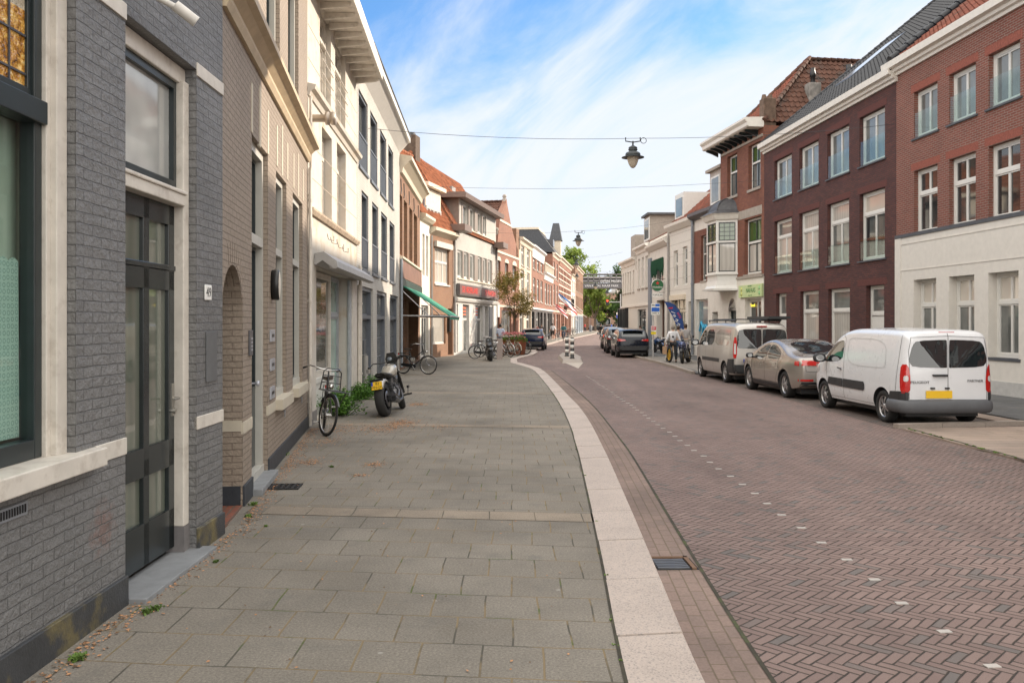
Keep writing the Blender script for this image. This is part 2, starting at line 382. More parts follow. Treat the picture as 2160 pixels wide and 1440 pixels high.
# left kerb: outer (road side) and inner edges measured on the photograph
KR = [(1.00, -6), (1.01, 2)] + [gp(*p).xy for p in [(1483,1440),(1377,1177),(1282,960),(1273,944.5),(1252,900.6),(1226.7,861),(1201,835.7),(1175.7,809),(1144.5,778),(1120,770.5),(1094.7,764)]]
KL = [(.55, -6), (.57, 2)] + [gp(*p).xy for p in [(1318,1440),(1270,1173),(1222,960),(1217,944.5),(1206,903),(1191,869),(1173,838),(1150,807),(1126,779),(1104,772),(1077,764.5)]]
KR = [Vector(p) for p in KR]; KL = [Vector(p) for p in KL]
def polylen(pts):
    L = [0]
    for a, b in zip(pts, pts[1:]): L.append(L[-1]+(Vector(b)-Vector(a)).length)
    return L
def sample(pts, L, s):
    for i in range(len(pts)-1):
        if s <= L[i+1] or i == len(pts)-2:
            f_ = (s-L[i])/max(1e-6, L[i+1]-L[i]); return Vector(pts[i]).lerp(Vector(pts[i+1]), f_)
def smooth_poly(pts, it=2):
    pts = [Vector(p) for p in pts]
    for _ in range(it):
        q = [pts[0]]
        for a, b in zip(pts, pts[1:]): q += [a.lerp(b, .25), a.lerp(b, .75)]
        q.append(pts[-1]); pts = q
    return pts
KRs, KLs = smooth_poly(KR), smooth_poly(KL)
LR, LL = polylen(KRs), polylen(KLs)
mb = MB(); total = LR[-1]; nb = int(total/1.1); vrng = random.Random(3)
for i in range(nb):
    a0, a1 = i/nb, (i+1)/nb; g = 0.009/total
    dz = PZ+vrng.uniform(0.0, 0.006)
    sub = 3; tops = []
    for k in range(sub+1):
        f_ = (a0+g)+(a1-a0-2*g)*k/sub
        r_ = sample(KRs, LR, f_*LR[-1]); l_ = sample(KLs, LL, f_*LL[-1]); tops.append((l_, r_))
    vs = []; fs = []
    for (l_, r_) in tops: vs += [(l_.x, l_.y, dz), (r_.x-.008, r_.y, dz), (r_.x, r_.y, dz-.01), (r_.x+.004, r_.y, -.05), (l_.x, l_.y, -.05)]
    for k in range(sub):
        o = 5*k
        for e in range(4): fs.append((o+e, o+5+e, o+6+e, o+1+e))
    fs.append((0, 1, 2, 3, 4)); o = 5*sub; fs.append((o+4, o+3, o+2, o+1, o))
    mb.add(vs, [f_[::-1] if len(f_) == 4 else f_ for f_ in fs])
kerb = mb.build('kerb', GRAN); kerb['kind'] = 'structure'
def strip(name, A, B, z, m, kind='structure', n=60):
    LA, LB = polylen(A), polylen(B); vs = []; fs = []; uvs = []
    for i in range(n+1):
        a = sample(A, LA, LA[-1]*i/n); b_ = sample(B, LB, LB[-1]*i/n); vs += [(a.x, a.y, z), (b_.x, b_.y, z)]; uvs += [(LA[-1]*i/n, 0), (LA[-1]*i/n, (a-b_).length)]
        if i: fs.append((2*i-2, 2*i-1, 2*i+1, 2*i))
    me = bpy.data.meshes.new(name); me.from_pydata(vs, [], fs); l = me.uv_layers.new(name='UVMap')
    for lp in me.loops: l.data[lp.index].uv = uvs[lp.vertex_index]
    me.materials.append(m); o = bpy.data.objects.new(name, me); COL.objects.link(o); o['kind'] = kind; return o
GR = [Vector(p) for p in [(1.38, -6), (1.39, 2)] + [gp(*p, z=0).xy for p in [(1627,1440),(1450,1157),(1333,960),(1314.6,935),(1252,854),(1203.5,812.6),(1162,781)]]]
GLs = [k for k in KRs if k.y < GR[-1].y+.3]
strip('gutter', GLs, smooth_poly(GR), 0.004, GUTM, n=90)
# dark mossy seam beyond the gutter
seam = mat('seam_dirt', (.045, .04, .028), .95, c2=(.06, .085, .02), c2scale=3, c2amt=.8, var=.4)
g2 = smooth_poly(GR); strip('gutter_seam', [p-Vector((.012, 0)) for p in g2], [p+Vector((.016, 0)) for p in g2], 0.008, seam, n=140)
strip('kerb_seam', [p-Vector((.018, 0)) for p in KLs], [p+Vector((.004, 0)) for p in KLs], PZ+.004, seam, n=140)
# left pavement (bays and bulge as in the photograph)
LF = [(-2.60, -6), (-2.59, 7.55), (-2.55, 7.6), (-3.66, 15.1), (-3.99, 21.7), (-4.38, 32.9), (-4.56, 41.8), (-4.30, 44.3), (-3.32, 48.1), (-1.13, 59.1), (.57, 67.5), (1.73, 75.2), (3.23, 85.9), (5.7, 103.6), (8.85, 126), (13.3, 158)]
edge = [tuple(p) for p in KLs] + [tuple(gp(*p).xy) for p in [(1077,756),(1115,747),(1124,741)]]
edge += [(1.15, 54.6), (1.5, 60), (2.0, 69), (3.0, 73.5), (3.35, 76), (5.3, 91), (8.2, 107), (11.5, 127), (15.2, 150), (16.8, 158), (17.5, 165), (16, 172), (8, 176)]
poly = edge + [(8, 172)] + [(x-.4, y) for x, y in LF[::-1]]
sheet('pavement', poly, PZ, PAVEM, thick=.12)
# far kerb edging of the left pavement
fe = [Vector(p) for p in edge[len(KLs)-1:]]
def kerbline(name, pts, wd, z, m, step=1.0):
    pts = [Vector(p) for p in pts]; L = polylen(pts); mb = MB(); n = max(1, int(L[-1]/step))
    for i in range(n):
        a = sample(pts, L, L[-1]*(i/n)+.005); b = sample(pts, L, L[-1]*((i+1)/n)-.005); d = (b-a).normalized(); q = Vector((d.y, -d.x))*wd
        P = [(a.x, a.y), (b.x, b.y), (b.x+q.x, b.y+q.y), (a.x+q.x, a.y+q.y)]
        mb.prism(P, 'z', -.04, z)
    o = mb.build(name, m); o['kind'] = 'structure'; return o
kerbline('kerb_far', fe, .32, PZ+.006, GRAN)
for yb in (8.05, 15.1, 22.2, 29.6):
    xr = [k for k in KLs if k.y > yb-.4][0].x; xl = -2.5-.14*max(0, yb-7.5) if yb < 22 else -4.1
    sheet('pavement_band', [(xl+.1, yb-.1*xl*0-.1*(xl)), (xr-.02, yb-.1*xr), (xr-.02, yb-.1*xr+.36), (xl+.1, yb-.1*xl+.36)], PZ+.004, BANDM)
# right side: parking bays, apron, pavements
RE = [(7.35, -6), (7.2, 8), (7.12, 11.6), (7.05, 15.4), (6.95, 22), (6.86, 31.0)]
sheet('parking_bay', [(6.98, 15.5), (9.45, 15.9), (8.9, 31.2), (6.86, 31.2)], 0.004, BAYM)
sheet('apron', [(7.2, -6), (9.9, -6), (9.95, 15.6), (7.05, 15.25), (7.12, 11.6)], 0.03, APRONM, thick=.06)
kerbline('bay_kerb', [(9.72, 15.9), (7.05, 15.4)], .16, .085, KERBM, .9)
sheet('apron_strip', [(9.45, 15.95), (9.9, 16), (9.35, 31.5), (8.9, 31.3)], 0.03, APRONM, thick=.06)
sheet('pavement_right', [(9.9, -6), (14.6, -6), (14.2, 10), (13.2, 23), (12.1, 38.9), (10.9, 48.2), (10.3, 53), (10.1, 64), (9.8, 72), (20, 74), (20, 84), (12, 83), (9.0, 80), (8.0, 74), (8.0, 52), (7.2, 48), (6.86, 31.4), (9.35, 31.5), (9.9, 16)], PZ, DARKPAVE, thick=.12)
kerbline('kerb_right', [(6.84, 31.5), (6.95, 36), (6.95, 40), (6.80, 47.5), (7.6, 49.5), (7.95, 52), (8.0, 74)], -.14, PZ+.05, KERBM)
sheet('pavement_inner', [(7.1, 31.6), (9.0, 31.6), (9.0, 46.0), (7.05, 47)], PZ+.006, slabs('grey_slabs', (.24, .215, .19), (.2, .18, .16), (.1, .09, .07), .3, .3, .006, moss=False))
# mossy line between road and apron
strip('apron_seam', [Vector((7.12+.03*math.sin(i*1.7), 15.2-i*.35)) for i in range(26)], [Vector((7.165+.03*math.sin(i*1.7), 15.2-i*.35)) for i in range(26)], 0.034, seam, n=80)
# white studs along the road
WHT = mat('road_white', (.40, .375, .35), .7, var=.1, c2=(.4, .36, .33), c2scale=9, c2amt=.6)
mb = MB(); yy = 4.25; rr = random.Random(5)
while yy < 31:
    x = 2.66+.12*math.sin(yy*.09)+rr.uniform(-.02, .02); a = rr.uniform(-.12, .12); M = Matrix.Translation((x, yy, 0)) @ Matrix.Rotation(a, 4, 'Z')
    mb.box(-.042, .042, -.023, .023, -.01, .006, M=M); yy += .535
o = mb.build('road_studs', WHT); o['kind'] = 'structure'
tri = sheet('painted_triangle', [gp(1190, 764.5, 0).xy, gp(1231, 764, 0).xy, gp(1220, 777, 0).xy], 0.006, mat('pale_paving', (.42, .37, .32), .8))
sheet('crossing_band', [(-60, 172), (110, 172), (110, 186), (-60, 186)], .006, mat('pale_asphalt', (.38, .31, .26), .85))
# traffic island
ISL = [gp(*p, z=.0).xy for p in [(1176,754.5),(1186,766),(1229,765),(1228,758),(1213,749),(1185,748)]]
mb = MB(); c = sum((Vector(p) for p in ISL), Vector((0, 0)))/len(ISL); top = [Vector(p).lerp(c, .13) for p in ISL]; n = len(ISL)
vs = [(p.x, p.y, 0) for p in map(Vector, ISL)]+[(p.x, p.y, .15) for p in top]
mb.add(vs, [(i, (i+1) % n, n+(i+1) % n, n+i) for i in range(n)]+[list(range(n, 2*n))])
o = mb.build('traffic_island', KERBM); tag(o, 'low grey concrete island in the roadway carrying two striped bollards', 'traffic island')
BLK = mat('gloss_black', (.012, .012, .013), .35); WPL = mat('white_plastic', (.75, .74, .70), .45)
for k, (px, pyb, pyt, lab) in enumerate([(1195.8, 751, 712, 'black and white striped bollard at the rear end of the road island'), (1207, 757.5, 720, 'black and white striped bollard at the near end of the road island')]):
    b0 = gp(px, pyb-1.5*k, .15); r_ = empty('striped_bollard', b0, 0, lab, 'bollard', 'striped bollards on the road island')
    prof = [(.085, 0), (.095, .02), (.095, .95), (.08, 1.0), (.0, 1.02)]
    mbb = MB(); mbb.lathe([(0, 0), (.13, 0), (.13, .03), (.095, .05), (.095, .98), (.08, 1.03), (0, 1.045)], 16); mbb.build('post', BLK, r_)
    for i in (1, 3, 5): mbw = MB(); mbw.lathe([(.094, .05+i*.155), (.099, .05+i*.155), (.099, .05+(i+1)*.155), (.094, .05+(i+1)*.155)], 16); mbw.build('white_band', WPL, r_)
# drain grates
GRATE = mat('cast_iron', (.03, .03, .032), .5, metal=.6, bmp=.3)
GRATE2 = mat('worn_iron', (.16, .16, .165), .45, metal=.7)
r_ = empty('wall_drain_grate', gp(597, 1027), R(4), 'black cast iron drain grate in the slabs beside the taupe wall', 'drain grate')
mb = MB(); mb.box(-.2, .2, -.16, .16, -.005, .006)
o = mb.build('tray', mat('pit_black', (.01, .01, .01), .9), r_)
mb = MB()
for i in range(7): mb.box(-.2+i*.062, -.2+i*.062+.028, -.16, .16, .006, .014)
for j in (-.16, -.055, .05, .148): mb.box(-.2, .2, j, j+.012, .0065, .012)
mb.build('bar_grid', GRATE, r_)
p = gp(1421, 1191, 0); r_ = empty('gutter_drain', (p.x, p.y, .004), R(2), 'rusty rimmed gutter drain with curved iron bars beside the granite kerb', 'drain grate')
mb = MB(); mb.box(-.16, .17, -.15, .17, .0, .003); mb.build('pit', MATS['pit_black'], r_)
mb = MB()
for i in range(6):
    y = -.12+i*.045; mb.prism([(-.15, y), (.0, y-.012), (.1, y), (.1, y+.022), (0, y+.01), (-.15, y+.022)], 'z', .003, .012)
mb.build('bar_grid', GRATE2, r_)
mb = MB(); mb.box(.115, .15, -.15, .19, .003, .016); mb.box(-.16, .15, .16, .19, .003, .016); mb.build('rim', mat('rusty_rim', (.16, .095, .06), .9, bmp=.5), r_)
# litter: dry blossom and leaf crumbs (nobody could count it)
LIT = mat('dry_litter', (.42, .22, .11), .9, var=.4, scale=30); LIT2 = mat('dark_litter', (.14, .08, .04), .9, var=.4, scale=30)
mb = MB(); rr = random.Random(11)
def litter(cx, cy, rx, ry, n, s=.012):
    for _ in range(n):
        a = rr.uniform(0, 6.283); q = abs(rr.gauss(0, .5)); x = cx+rx*q*math.cos(a)+.4*rx*rr.uniform(-1, 1); y = cy+ry*q*math.sin(a)+.3*ry*rr.uniform(-1, 1); z = PZ+.004+rr.uniform(0, .006)
        u = rr.uniform(0, 3.14); l = s*rr.uniform(.5, 1.6); k = rr.uniform(.3, .8)
        dx, dy = math.cos(u)*l, math.sin(u)*l; ex, ey = -dy*k, dx*k
        mb.add([(x-dx, y-dy, z), (x+ex, y+ey, z+.004), (x+dx, y+dy, z+.002), (x-ex, y-ey, z)], [(0, 1, 2, 3)], 1 if rr.random() < .3 else 0)
for (px, py, rx, ry, n) in [(845, 893, .45, 1.1, 900), (800, 905, .6, .9, 500), (880, 853, .35, .7, 350), (720, 905, .5, 1.0, 350), (690, 930, .4, .8, 200), (790, 980, .2, .25, 120), (760, 1003, .12, .1, 60), (650, 975, .35, .5, 200), (930, 900, .4, .7, 120)]:
    p = gp(px, py); litter(p.x, p.y, rx, ry, n)
for i in range(1500):                       # along the foot of the wall
    y = rr.uniform(4, 15); x = (-2.59 if y < 7.5 else -1.455-.146*y)+abs(rr.gauss(0, .09))+.06
    litter(x, y, .01, .01, 1, .011)
for i in range(160): litter(rr.uniform(-2.4, .6), rr.uniform(4.2, 14), .05, .05, 1, .009)
mb.build('leaf_litter', [LIT, LIT2], uv=False)['kind'] = 'stuff'
# weeds in joints at the wall foot
WEED = mat('weed_green', (.10, .17, .03), .8, var=.4)
mb = MB()
def tuft(x, y, z, n, h):
    for _ in range(n):
        a = rr.uniform(0, 6.283); l = h*rr.uniform(.5, 1.2); dx, dy = math.cos(a), math.sin(a); w_ = .004
        bx, by = x+rr.gauss(0, h*.5), y+rr.gauss(0, h*.6); k = rr.uniform(.3, 1.1)*l
        mb.add([(bx-dy*w_, by+dx*w_, z), (bx+dy*w_, by-dx*w_, z), (bx+dx*k*.6+dy*w_*2, by+dy*k*.6-dx*w_*2, z+l*.7), (bx+dx*k, by+dy*k, z+l*.8), (bx+dx*k*.6-dy*w_*2, by+dy*k*.6+dx*w_*2, z+l*.7)], [(0, 1, 2, 3, 4)])
for (px, py, n, h) in [(535, 1065, 60, .035), (525, 1090, 40, .03), (700, 985, 30, .03), (600, 960, 40, .05), (310, 1292, 60, .03), (330, 1285, 30, .03), (165, 1390, 60, .035), (455, 1185, 25, .02), (560, 1110, 20, .02)]:
    p = gp(px, py); tuft(p.x, p.y, PZ, n, h)
for i in range(40):
    y = rr.uniform(4.5, 30); k = [q for q in KLs if q.y > y-.3][0]; tuft(k.x-.01, y, PZ, 5, .012)
for i in range(22): tuft(7.1+rr.uniform(0, .05), rr.uniform(11.8, 15.2), .03, 18, .02)
mb.build('weeds', WEED, uv=False)['kind'] = 'stuff'
# ------------------------------------------------------------------ building kit
def glass(name, base, rough=0.04, ior=1.7, fold=None, wob=0.02, spec=0.7):
    m, t, b = newmat(name); setb(b, rough, spec=spec, ior=ior)
    v = coords(t)
    if fold:
        wv = N(t, 'ShaderNodeTexWave', wave_type='BANDS', bands_direction='X'); wv.inputs['Scale'].default_value = fold[1]; wv.inputs['Distortion'].default_value = 2.5; wv.inputs['Detail'].default_value = 2
        t.links.new(v, wv.inputs['Vector']); col = mixc(t, wv.outputs['Fac'], base, fold[0]); t.links.new(col, b.inputs['Base Color'])
        setb(b, 0.5, coat=1.0, ior=1.45, spec=.2); b.inputs['Coat IOR'].default_value = 2.1
    else:
        col = mixc(t, ramp_(t, noise(t, v, .9, 3), [(.35, 0.), (.65, 1.)]), base, tuple(x*1.9 for x in base)); t.links.new(col, b.inputs['Base Color'])
    n = N(t, 'ShaderNodeBump'); n.inputs['Strength'].default_value = wob; n.inputs['Distance'].default_value = 0.05; t.links.new(noise(t, v, 1.3, 2), n.inputs['Height'])
    t.links.new(n.outputs[0], b.inputs['Normal'])
    if fold: t.links.new(n.outputs[0], b.inputs['Coat Normal'])
    MATS[name] = m; return m
GD = glass('glass_dark', (.018, .022, .024)); GC = glass('glass_curtain', (.50, .47, .42), fold=((.42, .395, .355), 1.6))
GG = glass('glass_grey', (.10, .105, .10)); GB = glass('glass_blind', (.55, .50, .43), fold=((.50, .45, .39), .2))
GGR = glass('glass_green', (.055, .12, .02), fold=((.03, .07, .012), 4)); GY = glass('glass_yellow', (.55, .50, .22), fold=((.4, .4, .2), 3))
WF = mat('white_frame', (.68, .665, .63), .4, var=.04, bmp=.05); WFO = mat('old_white_frame', (.62, .58, .52), .5, var=.1, c2=(.35, .3, .25), c2scale=8, c2amt=.4)
DF = mat('dark_green_frame', (.018, .026, .028), .3, var=.15); GF = mat('grey_frame', (.10, .115, .13), .4, var=.08)
CRM = mat('cream_paint', (.66, .58, .46), .5, var=.06); BLU = mat('bluestone', (.075, .08, .09), .6, var=.15); TAUP = mat('taupe_panel', (.26, .215, .185), .55)
STN = mat('grey_stone', (.33, .29, .25), .8, var=.12, bmp=.3); LEAD = mat('lead_sheet', (.07, .07, .075), .55, var=.3, bmp=.3)
BK_RED = brick('red_brick', (.235, .068, .045), (.18, .052, .036), (.27, .21, .175), grime=.15, dist=.007, bw=.225, rh=.066, ms=.009)
BK_DARK = brick('dark_red_brick', (.135, .043, .034), (.085, .028, .026), (.045, .033, .03), grime=.2, dist=.009, bw=.225, rh=.066, ms=.010)
BK_NAF = brick('orange_brick', (.28, .095, .055), (.21, .065, .042), (.15, .10, .075), grime=.3, dist=.010, rh=.075)
BK_BRN = brick('brown_brick', (.33, .16, .085), (.24, .11, .06), (.26, .20, .15), grime=.25)
BK_ORG = brick('ochre_brick', (.33, .15, .075), (.26, .115, .06), (.34, .26, .19), grime=.2)
BK_FAR = brick('salmon_brick', (.34, .13, .078), (.27, .10, .062), (.29, .21, .16), grime=.2)
BK_GREY = brick('grey_painted_brick', (.206, .205, .204), (.186, .186, .186), (.150, .150, .150), bw=.22, rh=.067, ms=.0045, bmp=1.0, wob=.015, rough=.55, dist=.02, grime=.24, smooth=.6, patch=(4.75, .64, .42, (.19, .08, .055)))
BK_TAUP = brick('taupe_painted_brick', (.335, .275, .22), (.315, .26, .207), (.24, .19, .15), bw=.205, rh=.0645, ms=.006, bmp=.9, wob=.014, rough=.7, dist=.014, grime=.12, smooth=.4)
BK_WHT = brick('white_painted_brick', (.55, .53, .49), (.52, .50, .46), (.42, .40, .37), bw=.205, rh=.0645, ms=.007, bmp=.7, wob=.01, rough=.7, grime=.15, smooth=.4)
STUC = mat('white_stucco', (.70, .66, .60), .8, var=.05, bmp=.15, bscale=40, c2=(.45, .40, .34), c2scale=1.1, c2amt=.35)
STUC2 = mat('cream_stucco', (.66, .625, .57), .8, var=.05, bmp=.15, bscale=40)
PEEL = mat('peeling_plaster', (.56, .525, .47), .85, var=.08, scale=3, bmp=.5, bscale=25, c2=(.42, .32, .21), c2scale=1.5, c2amt=.75)
BEIGE = mat('beige_render', (.56, .47, .37), .85, var=.08)
GREYST = mat('grey_stucco', (.30, .31, .32), .8, var=.15, bmp=.4)
def pantile(name, c, c2, rough=.8, spec=.3):
    return mat(name, c, rough, var=.35, scale=2.2, bmp=.4, bscale=30, c2=c2, c2scale=1.3, c2amt=.8, spec=spec)
T_OR = pantile('orange_pantile', (.32, .115, .055), (.13, .06, .04)); T_RED = pantile('red_pantile', (.19, .062, .04), (.10, .06, .045))
T_OLD = pantile('old_pantile', (.115, .055, .038), (.06, .055, .05)); T_BLK = mat('black_glazed_tile', (.016, .018, .024), .38, var=.25, spec=.35)
T_SLA = mat('slate', (.055, .06, .07), .5, var=.3, scale=8); ZINC = mat('zinc', (.34, .33, .32), .4, metal=.4)

class Bldg:
    def __init__(s, name, label, A, B, D=9, group=None, cat='building'):
        s.A, s.B = Vector(A), Vector(B); s.W = (s.B-s.A).length; s.d = (s.B-s.A)/s.W; s.n = Vector((-s.d.y, s.d.x)); s.D = D
        s.root = empty(name, (s.A.x, s.A.y, 0), math.atan2(s.d.y, s.d.x), label, cat, group); s.holes = []
    def T(s, px, y=0): r = (px-1080)/F; return (y+s.A.dot(s.n))/(r*s.n.x+s.n.y)
    def U(s, px, y=0): t = s.T(px, y); return (t*(px-1080)/F-s.A.x)*s.d.x+(t-s.A.y)*s.d.y
    def Z(s, px, py, y=0): return HC+(HZ-py)/F*s.T(px, y)
    def hole(s, u0, u1, z0, z1, dp=.12):
        u0, u1 = max(0.02, min(u0, u1)), min(s.W-.02, max(u0, u1)); s.holes.append((u0, u1, z0, z1, dp)); return u0, u1
    def wall(s, z0, z1, m, name='wall', y0=0.0, back=True, u0=0.0, u1=None):
        """front sheet with the openings cut out, reveals, sides, back and top"""
        u1 = s.W if u1 is None else u1; mb = MB(); hs = [h for h in s.holes if h[2] < z1 and h[3] > z0 and h[0] < u1 and h[1] > u0]
        us = sorted(set([u0, u1]+[min(max(x, u0), u1) for h in hs for x in h[:2]])); zs = sorted(set([z0, z1]+[min(max(x, z0), z1) for h in hs for x in h[2:4]]))
        for a, b in zip(us, us[1:]):
            for c, d in zip(zs, zs[1:]):
                mu, mz = (a+b)/2, (c+d)/2
                if any(h[0] < mu < h[1] and h[2] < mz < h[3] for h in hs): continue
                mb.quad((a, y0, c), (b, y0, c), (b, y0, d), (a, y0, d))
        for a, b, c, d, dp in hs:
            c_, d_ = max(c, z0), min(d, z1); e = dp+.05
            mb.quad((a, y0, c_), (a, y0, d_), (a, e, d_), (a, e, c_)); mb.quad((b, y0, c_), (b, e, c_), (b, e, d_), (b, y0, d_))
            if d <= z1: mb.quad((a, y0, d_), (b, y0, d_), (b, e, d_), (a, e, d_))
            if c >= z0: mb.quad((a, y0, c_), (a, e, c_), (b, e, c_), (b, y0, c_))
        D = s.D
        mb.quad((u0, y0, z0), (u0, y0, z1), (u0, D, z1), (u0, D, z0)); mb.quad((u1, y0, z0), (u1, D, z0), (u1, D, z1), (u1, y0, z1))
        mb.quad((u0, D, z0), (u0, D, z1), (u1, D, z1), (u1, D, z0)); mb.quad((u0, y0, z1), (u1, y0, z1), (u1, D, z1), (u0, D, z1))
        return mb.build(name, m, s.root)
    def window(s, u0, u1, z0, z1, dp=.12, frame=None, fw=.06, cols=2, transom=None, tcols=None, pane=None, tpane=None, sash=None, sill=None, name='window', label=None, guard=None, panel=None, rows=1, bar=.045, cut=True, gd=0.0):
        frame = frame or WF; pane = pane or GD
        if cut: u0, u1 = s.hole(u0, u1, z0, z1, dp+gd)
        g = .004; a, b, c, d = u0+g, u1-g, z0+g, z1-g; y0, y1 = dp, dp+.09+gd; mb = MB()
        mb.box(a, b, y0, y1, d-fw, d); mb.box(a, b, y0-.012, y1, c, c+fw*1.1); mb.box(a, a+fw, y0, y1, c+fw*1.1, d-fw); mb.box(b-fw, b, y0, y1, c+fw*1.1, d-fw)
        ai, bi, ci, di = a+fw, b-fw, c+fw*1.1, d-fw
        zt = di
        if transom is not None:
            zt = ci+(di-ci)*(1-transom); mb.box(ai, bi, y0-.01, y1, zt-fw*.55, zt+fw*.55)
        f = mb.build(name, frame, s.root)
        if label: f['label'] = label
        sm = MB(); pm = MB(); pt = MB(); y0 = y0+gd
        def lights(x0, x1, za, zb, n, rws, P, sw=.042):
            wv = (x1-x0)/n
            for i in range(n):
                p, q = x0+i*wv, x0+(i+1)*wv; e = 0.003
                sm.box(p+e, q-e, y0+.015, y0+.07, zb-sw, zb-e); sm.box(p+e, q-e, y0+.015, y0+.07, za+e, za+sw)
                sm.box(p+e, p+sw, y0+.015, y0+.07, za+sw, zb-sw); sm.box(q-sw, q-e, y0+.015, y0+.07, za+sw, zb-sw)
                for k in range(1, rws): zz = za+(zb-za)*k/rws; sm.box(p+sw, q-sw, y0+.025, y0+.06, zz-.012, zz+.012)
                P.box(p+sw, q-sw, y0+.045, y0+.055, za+sw, zb-sw)
        lo = zt-(fw*.55 if transom is not None else 0)
        if panel:
            zp = ci+(lo-ci)*panel; sm.box(ai, bi, y0+.02, y0+.07, ci, zp); lights(ai, bi, zp, lo, cols, rows, pm)
        else: lights(ai, bi, ci, lo, cols, rows, pm)
        if transom is not None: lights(ai, bi, zt+fw*.55, di, tcols or cols, 1, pt if tpane else pm)
        sm.build('sash', sash or frame, f); pm.build('pane', pane, f)
        if pt.v: pt.build('pane', tpane, f)
        if sill is not None:
            sb = MB(); h, pr, ov = sill[1:4]; sb.box(u0-ov, u1+ov, -pr, dp, z0-h, z0+.003); sb.build('sill', sill[0], f)
        if guard:
            gb = MB(); gb.box(u0+.03, u1-.03, .02, .032, z0+.04, z0+guard); gb.build('glass_guard', GUARD, f)
        return f
    def pw(s, x0, x1, xr, yt, yb, **k):
        """window given by photograph columns x0,x1 and rows yt,yb read at column xr"""
        u = sorted((s.U(x0), s.U(x1))); return s.window(u[0], u[1], s.Z(xr, yb), s.Z(xr, yt), **k)
    def bar(s, prof, m, name, u0=0.0, u1=None, parent=None):
        u1 = s.W if u1 is None else u1; mb = MB(); mb.prism(prof, 'x', u0, u1); return mb.build(name, m, parent or s.root)
    def box(s, name, m, u0, u1, y0, y1, z0, z1, parent=None, bv=0):
        mb = MB(); mb.box(u0, u1, y0, y1, z0, z1); o = mb.build(name, m, parent or s.root)
        if bv: bevel(o, bv)
        return o
    def roof(s, E0, E1, R0, R1, m, tw=.22, tl=.32, gable=None, back=True, name='roof', amp=.028, thick=.03):
        """pantiles: every course a real step with its wave; E eave ends, R ridge ends (local)"""
        E0, E1, R0, R1 = map(Vector, (E0, E1, R0, R1)); mb = MB()
        ud = (E1-E0).normalized(); up = (R0-E0)-ud*(R0-E0).dot(ud)
        if up.length < 1e-4: up = (R1-E0)-ud*(R1-E0).dot(ud)
        h = up.length; vd = up/h; nn = ud.cross(vd); nn = -nn if nn.z < 0 else nn
        rows = max(1, int(round(h/tl))); P = lambda u, v, k: E0+ud*u+vd*v+nn*k
        prof = [(0, 0.15), (.25, -.9), (.5, -1), (.72, -.1), (.86, 1)]
        for j in range(rows):
            t0, t1 = j/rows, (j+1)/rows
            a0 = E0.lerp(R0, t0); b0 = E1.lerp(R1, t0); a1 = E0.lerp(R0, t1); b1 = E1.lerp(R1, t1)
            ua = min((a0-E0).dot(ud), 1e9); ub = (b0-E0).dot(ud); ua1 = (a1-E0).dot(ud); ub1 = (b1-E0).dot(ud)
            lo_, hi_ = (ua+ua1)/2, (ub+ub1)/2
            k0, k1 = int(math.floor(lo_/tw)), int(math.ceil(hi_/tw)); us = [(lo_, .2)]
            for k in range(k0, k1+1):
                for f_, q in prof:
                    u = (k+f_)*tw
                    if lo_+.002 < u < hi_-.002: us.append((u, q))
            us.append((hi_, .2)); vs = []; fs = []
            v0, v1 = h*t0-.02, h*t1+.01
            for (u, q) in us: vs += [P(u, v0, amp*q*.0-.01), P(u, v0, amp*q+thick+.012), P(u, v1, amp*q+.004)]
            for i in range(len(us)-1): fs += [(3*i, 3*i+3, 3*i+4, 3*i+1), (3*i+1, 3*i+4, 3*i+5, 3*i+2)]
            mb.add(vs, fs)
        mb.quad(P(0, 0, -.06), E1+nn*-.06, R1+nn*-.06, R0+nn*-.06)
        if back:
            B0 = Vector((E0.x, 2*R0.y-E0.y, E0.z)); B1 = Vector((E1.x, 2*R1.y-E1.y, E1.z)); mb.quad(B0, B1, R1, R0)
        o = mb.build(name, m, s.root)
        if gable:
            for E, Rr in ((E0, R0), (E1, R1)):
                g = MB()
                if abs(Rr.x-E.x) < .3: Bk = Vector((E.x, 2*Rr.y-E.y, E.z)); g.add([E, Bk, Rr], [(0, 1, 2)]); g.quad(E, Bk, (Bk.x, Bk.y, Bk.z-1), (E.x, E.y, E.z-1)); g.build('gable_wall', gable, s.root)
        # ridge tiles
        L = (R1-R0).length
        if L > .5:
            rb = MB(); n = max(1, int(L/.36)); d_ = (R1-R0)/L
            for i in range(n):
                p = R0+d_*(L*i/n); q = R0+d_*(L*(i+1)/n); rb.tube([p+Vector((0, 0, .0)), q+Vector((0, 0, .0))], [.13, .105], 10)
            rb.build('ridge', m, o)
        return o
    def hip(s, P0, P1, m, parent, r=.12):
        P0, P1 = Vector(P0), Vector(P1); L = (P1-P0).length; n = max(1, int(L/.36)); rb = MB()
        for i in range(n): rb.tube([P0.lerp(P1, i/n), P0.lerp(P1, (i+1)/n)], [r, r*.8], 10)
        return rb.build('hip_tiles', m, parent)
    def pipe(s, u, z0, z1, m=None, r=.045, y=-.09, name='drainpipe'):
        mb = MB(); mb.tube([(u, y, z0), (u, y, z1)], r, 10)
        for z in [z0+.4+i*1.8 for i in range(int((z1-z0)/1.8)+1)]:
            if z < z1: mb.tube([(u, y, z), (u, y, z+.05)], r*1.25, 10); mb.box(u-.012, u+.012, y, 0, z+.01, z+.04)
        return mb.build(name, m or ZINC, s.root)
